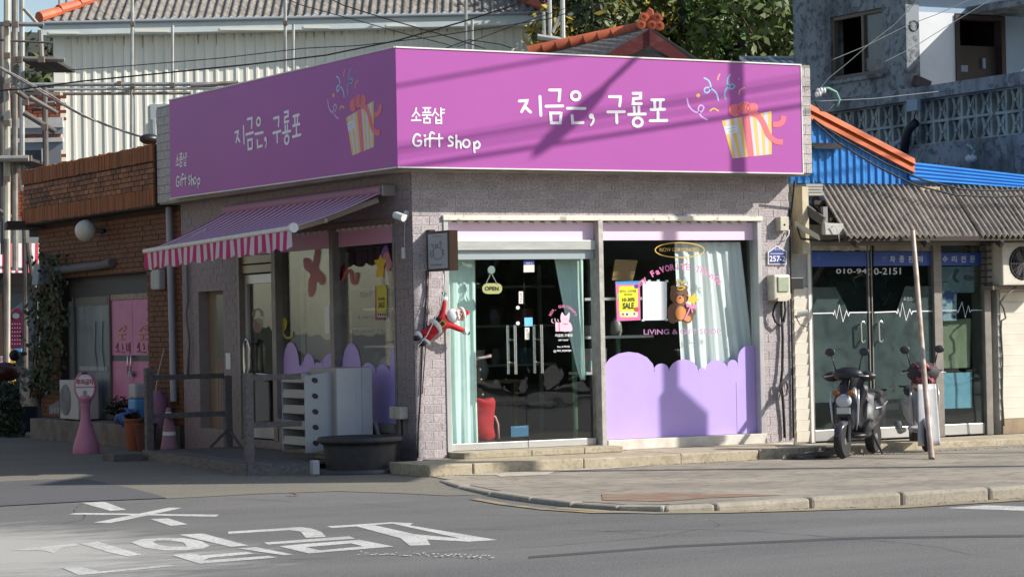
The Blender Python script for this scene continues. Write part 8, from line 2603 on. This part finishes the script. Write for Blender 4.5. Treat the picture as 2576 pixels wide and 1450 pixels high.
# house across the side street, out of the picture: its sunlit block wall lights the shaded side of the shop and is mirrored in its panes
oh = root('block_house', 'beige block house across the side street facing the striped awning', 'building', (-9, 8, 0))
MB().box((-13, .5, 0), (-7.2, 16, 5.6)).build('wall', M('beige_block', (.36, .325, .26), .9, (.29, .265, .21), 3, bump=.2), oh)
for k in range(13):
    MB().box((-7.2, .5, .02 + k * .42), (-7.18, 16, .40 + k * .42)).build('block_course', M('beige_block', (.4, .38, .3)), oh)
for y_ in (4.0, 9.5):
    MB().box((-7.19, y_, 1.2), (-7.14, y_ + 1.4, 2.5)).build('window', M('dark_pane', (.04, .05, .06), .2), oh)
MB().box((-13.3, .2, 5.6), (-6.9, 16.3, 5.8)).build('roof', MOSSY, oh)
# unseen panel on a mast, added only to shade the corner with the tub
od = root('added_shade_panel', 'added unseen panel on a mast shading the deck and tub', 'road sign', (8.4, -7.2, 0))
oc_ = Vector((6.44, -6.22, 6.85)); op_ = Vector((.61, .793, 0)); on_ = Vector((.793, -.61, 0))
MB().ob(oc_, op_ * 1.03, on_ * .025, Vector((0, 0, 1.25))).build('sign_panel', ALU, od)
MB().tube([(8.4, -7.2, 0), (8.4, -7.2, 8.3)], .12, 12).build('mast', PIPE_G, od)
for z in (6.3, 7.5): MB().bar((8.4, -7.2, z), oc_ + Vector((.06, -.05, z - 6.85)), .09).build('mast_arm', PIPE_G, od)
hl2 = MB()
hl2.grid(lambda u, v: Vector((lerp(-70, 95, u), lerp(-100, -30, u) - 14 - 45 * v, 15 * min(1, v * 1.5) ** .7 * (.8 + .25 * math.sin(u * 11)) - .3)), 40, 8)
hl2.build('hill', M('far_wood', (.11, .13, .085), .95, (.05, .065, .042), .3), kind='structure', smooth=True)
# trees and a low house over the road: the shop glass mirrors them
for i, (x, y_, h, r_, mx_) in enumerate(((-4, -46, 9, 3.4, [1, 0, 1, 4]), (4, -42, 7.5, 3.0, [1, 1, 0, 0]), (11, -38, 8.5, 3.2, [0, 1, 1, 4]), (18, -35, 8, 3.2, [1, 0, 1, 1]), (26, -31, 8.6, 3.4, [0, 1, 4, 1]), (33, -26, 8, 3.2, [1, 1, 0, 4]), (-12, -50, 8.2, 3.2, [1, 0, 4, 1]))):
    tree(('first', 'second', 'third', 'fourth', 'fifth', 'sixth', 'seventh')[i] + ' of the dark roadside trees across the road mirrored in the shop glass', Vector((x, y_, 0)), h, r_, mx_, 2200, 90 + i, .30, 'trees across the road')
hd = MB(); rnd = random.Random(99)
for i in range(5000):
    t_ = rnd.random(); c = Vector((lerp(-20, 45, t_), lerp(-52, -24, t_) + rnd.uniform(-1, 1), rnd.uniform(0, 3.2))); a_ = Vector((rnd.gauss(0, 1), rnd.gauss(0, 1), rnd.gauss(0, 1))).normalized() * .4; b_ = a_.orthogonal().normalized() * .2
    hd.cur = rnd.choice((0, 1, 1, 4)); hd.quad(c - a_, c + b_, c + a_, c - b_)
hd.cur = 0
tag(hd.build('hedge', LEAVES, kind='stuff'), None, None)
# grit gathered along the foot of the step and the kerb, and a fallen leaf
gr = MB(); rnd = random.Random(123)
for i in range(700):
    if rnd.random() < .7: x_, y_, z_ = rnd.uniform(-.6, 9), -1.215 - abs(rnd.gauss(0, .07)), .012
    else: x_ = rnd.uniform(-.5, 9); y_ = KY - .01 - abs(rnd.gauss(0, .09)); z_ = tz(x_, y_) + .004
    s = rnd.uniform(.003, .009)
    gr.ob((x_, y_, z_ + s * .3), (s, s * .3, 0), (-s * .3, s * .8, 0), (0, 0, s * .4))
gr.build('grit', M('dark_grit', (.14, .12, .095), .95, (.24, .20, .16), 20), kind='stuff')
lf_ = GT(740, 1247)
tag(MB().grid(lambda u, v: lf_ + Vector((lerp(-.05, .05, u), lerp(-.03, .03, v) * math.sin(math.pi * (u * .8 + .1)), .02 + .012 * math.sin(u * 6))), 5, 3).build('fallen_leaf', M('orange_leaf', (.45, .16, .04), .7)), 'single curled orange leaf lying on the asphalt', 'leaf')
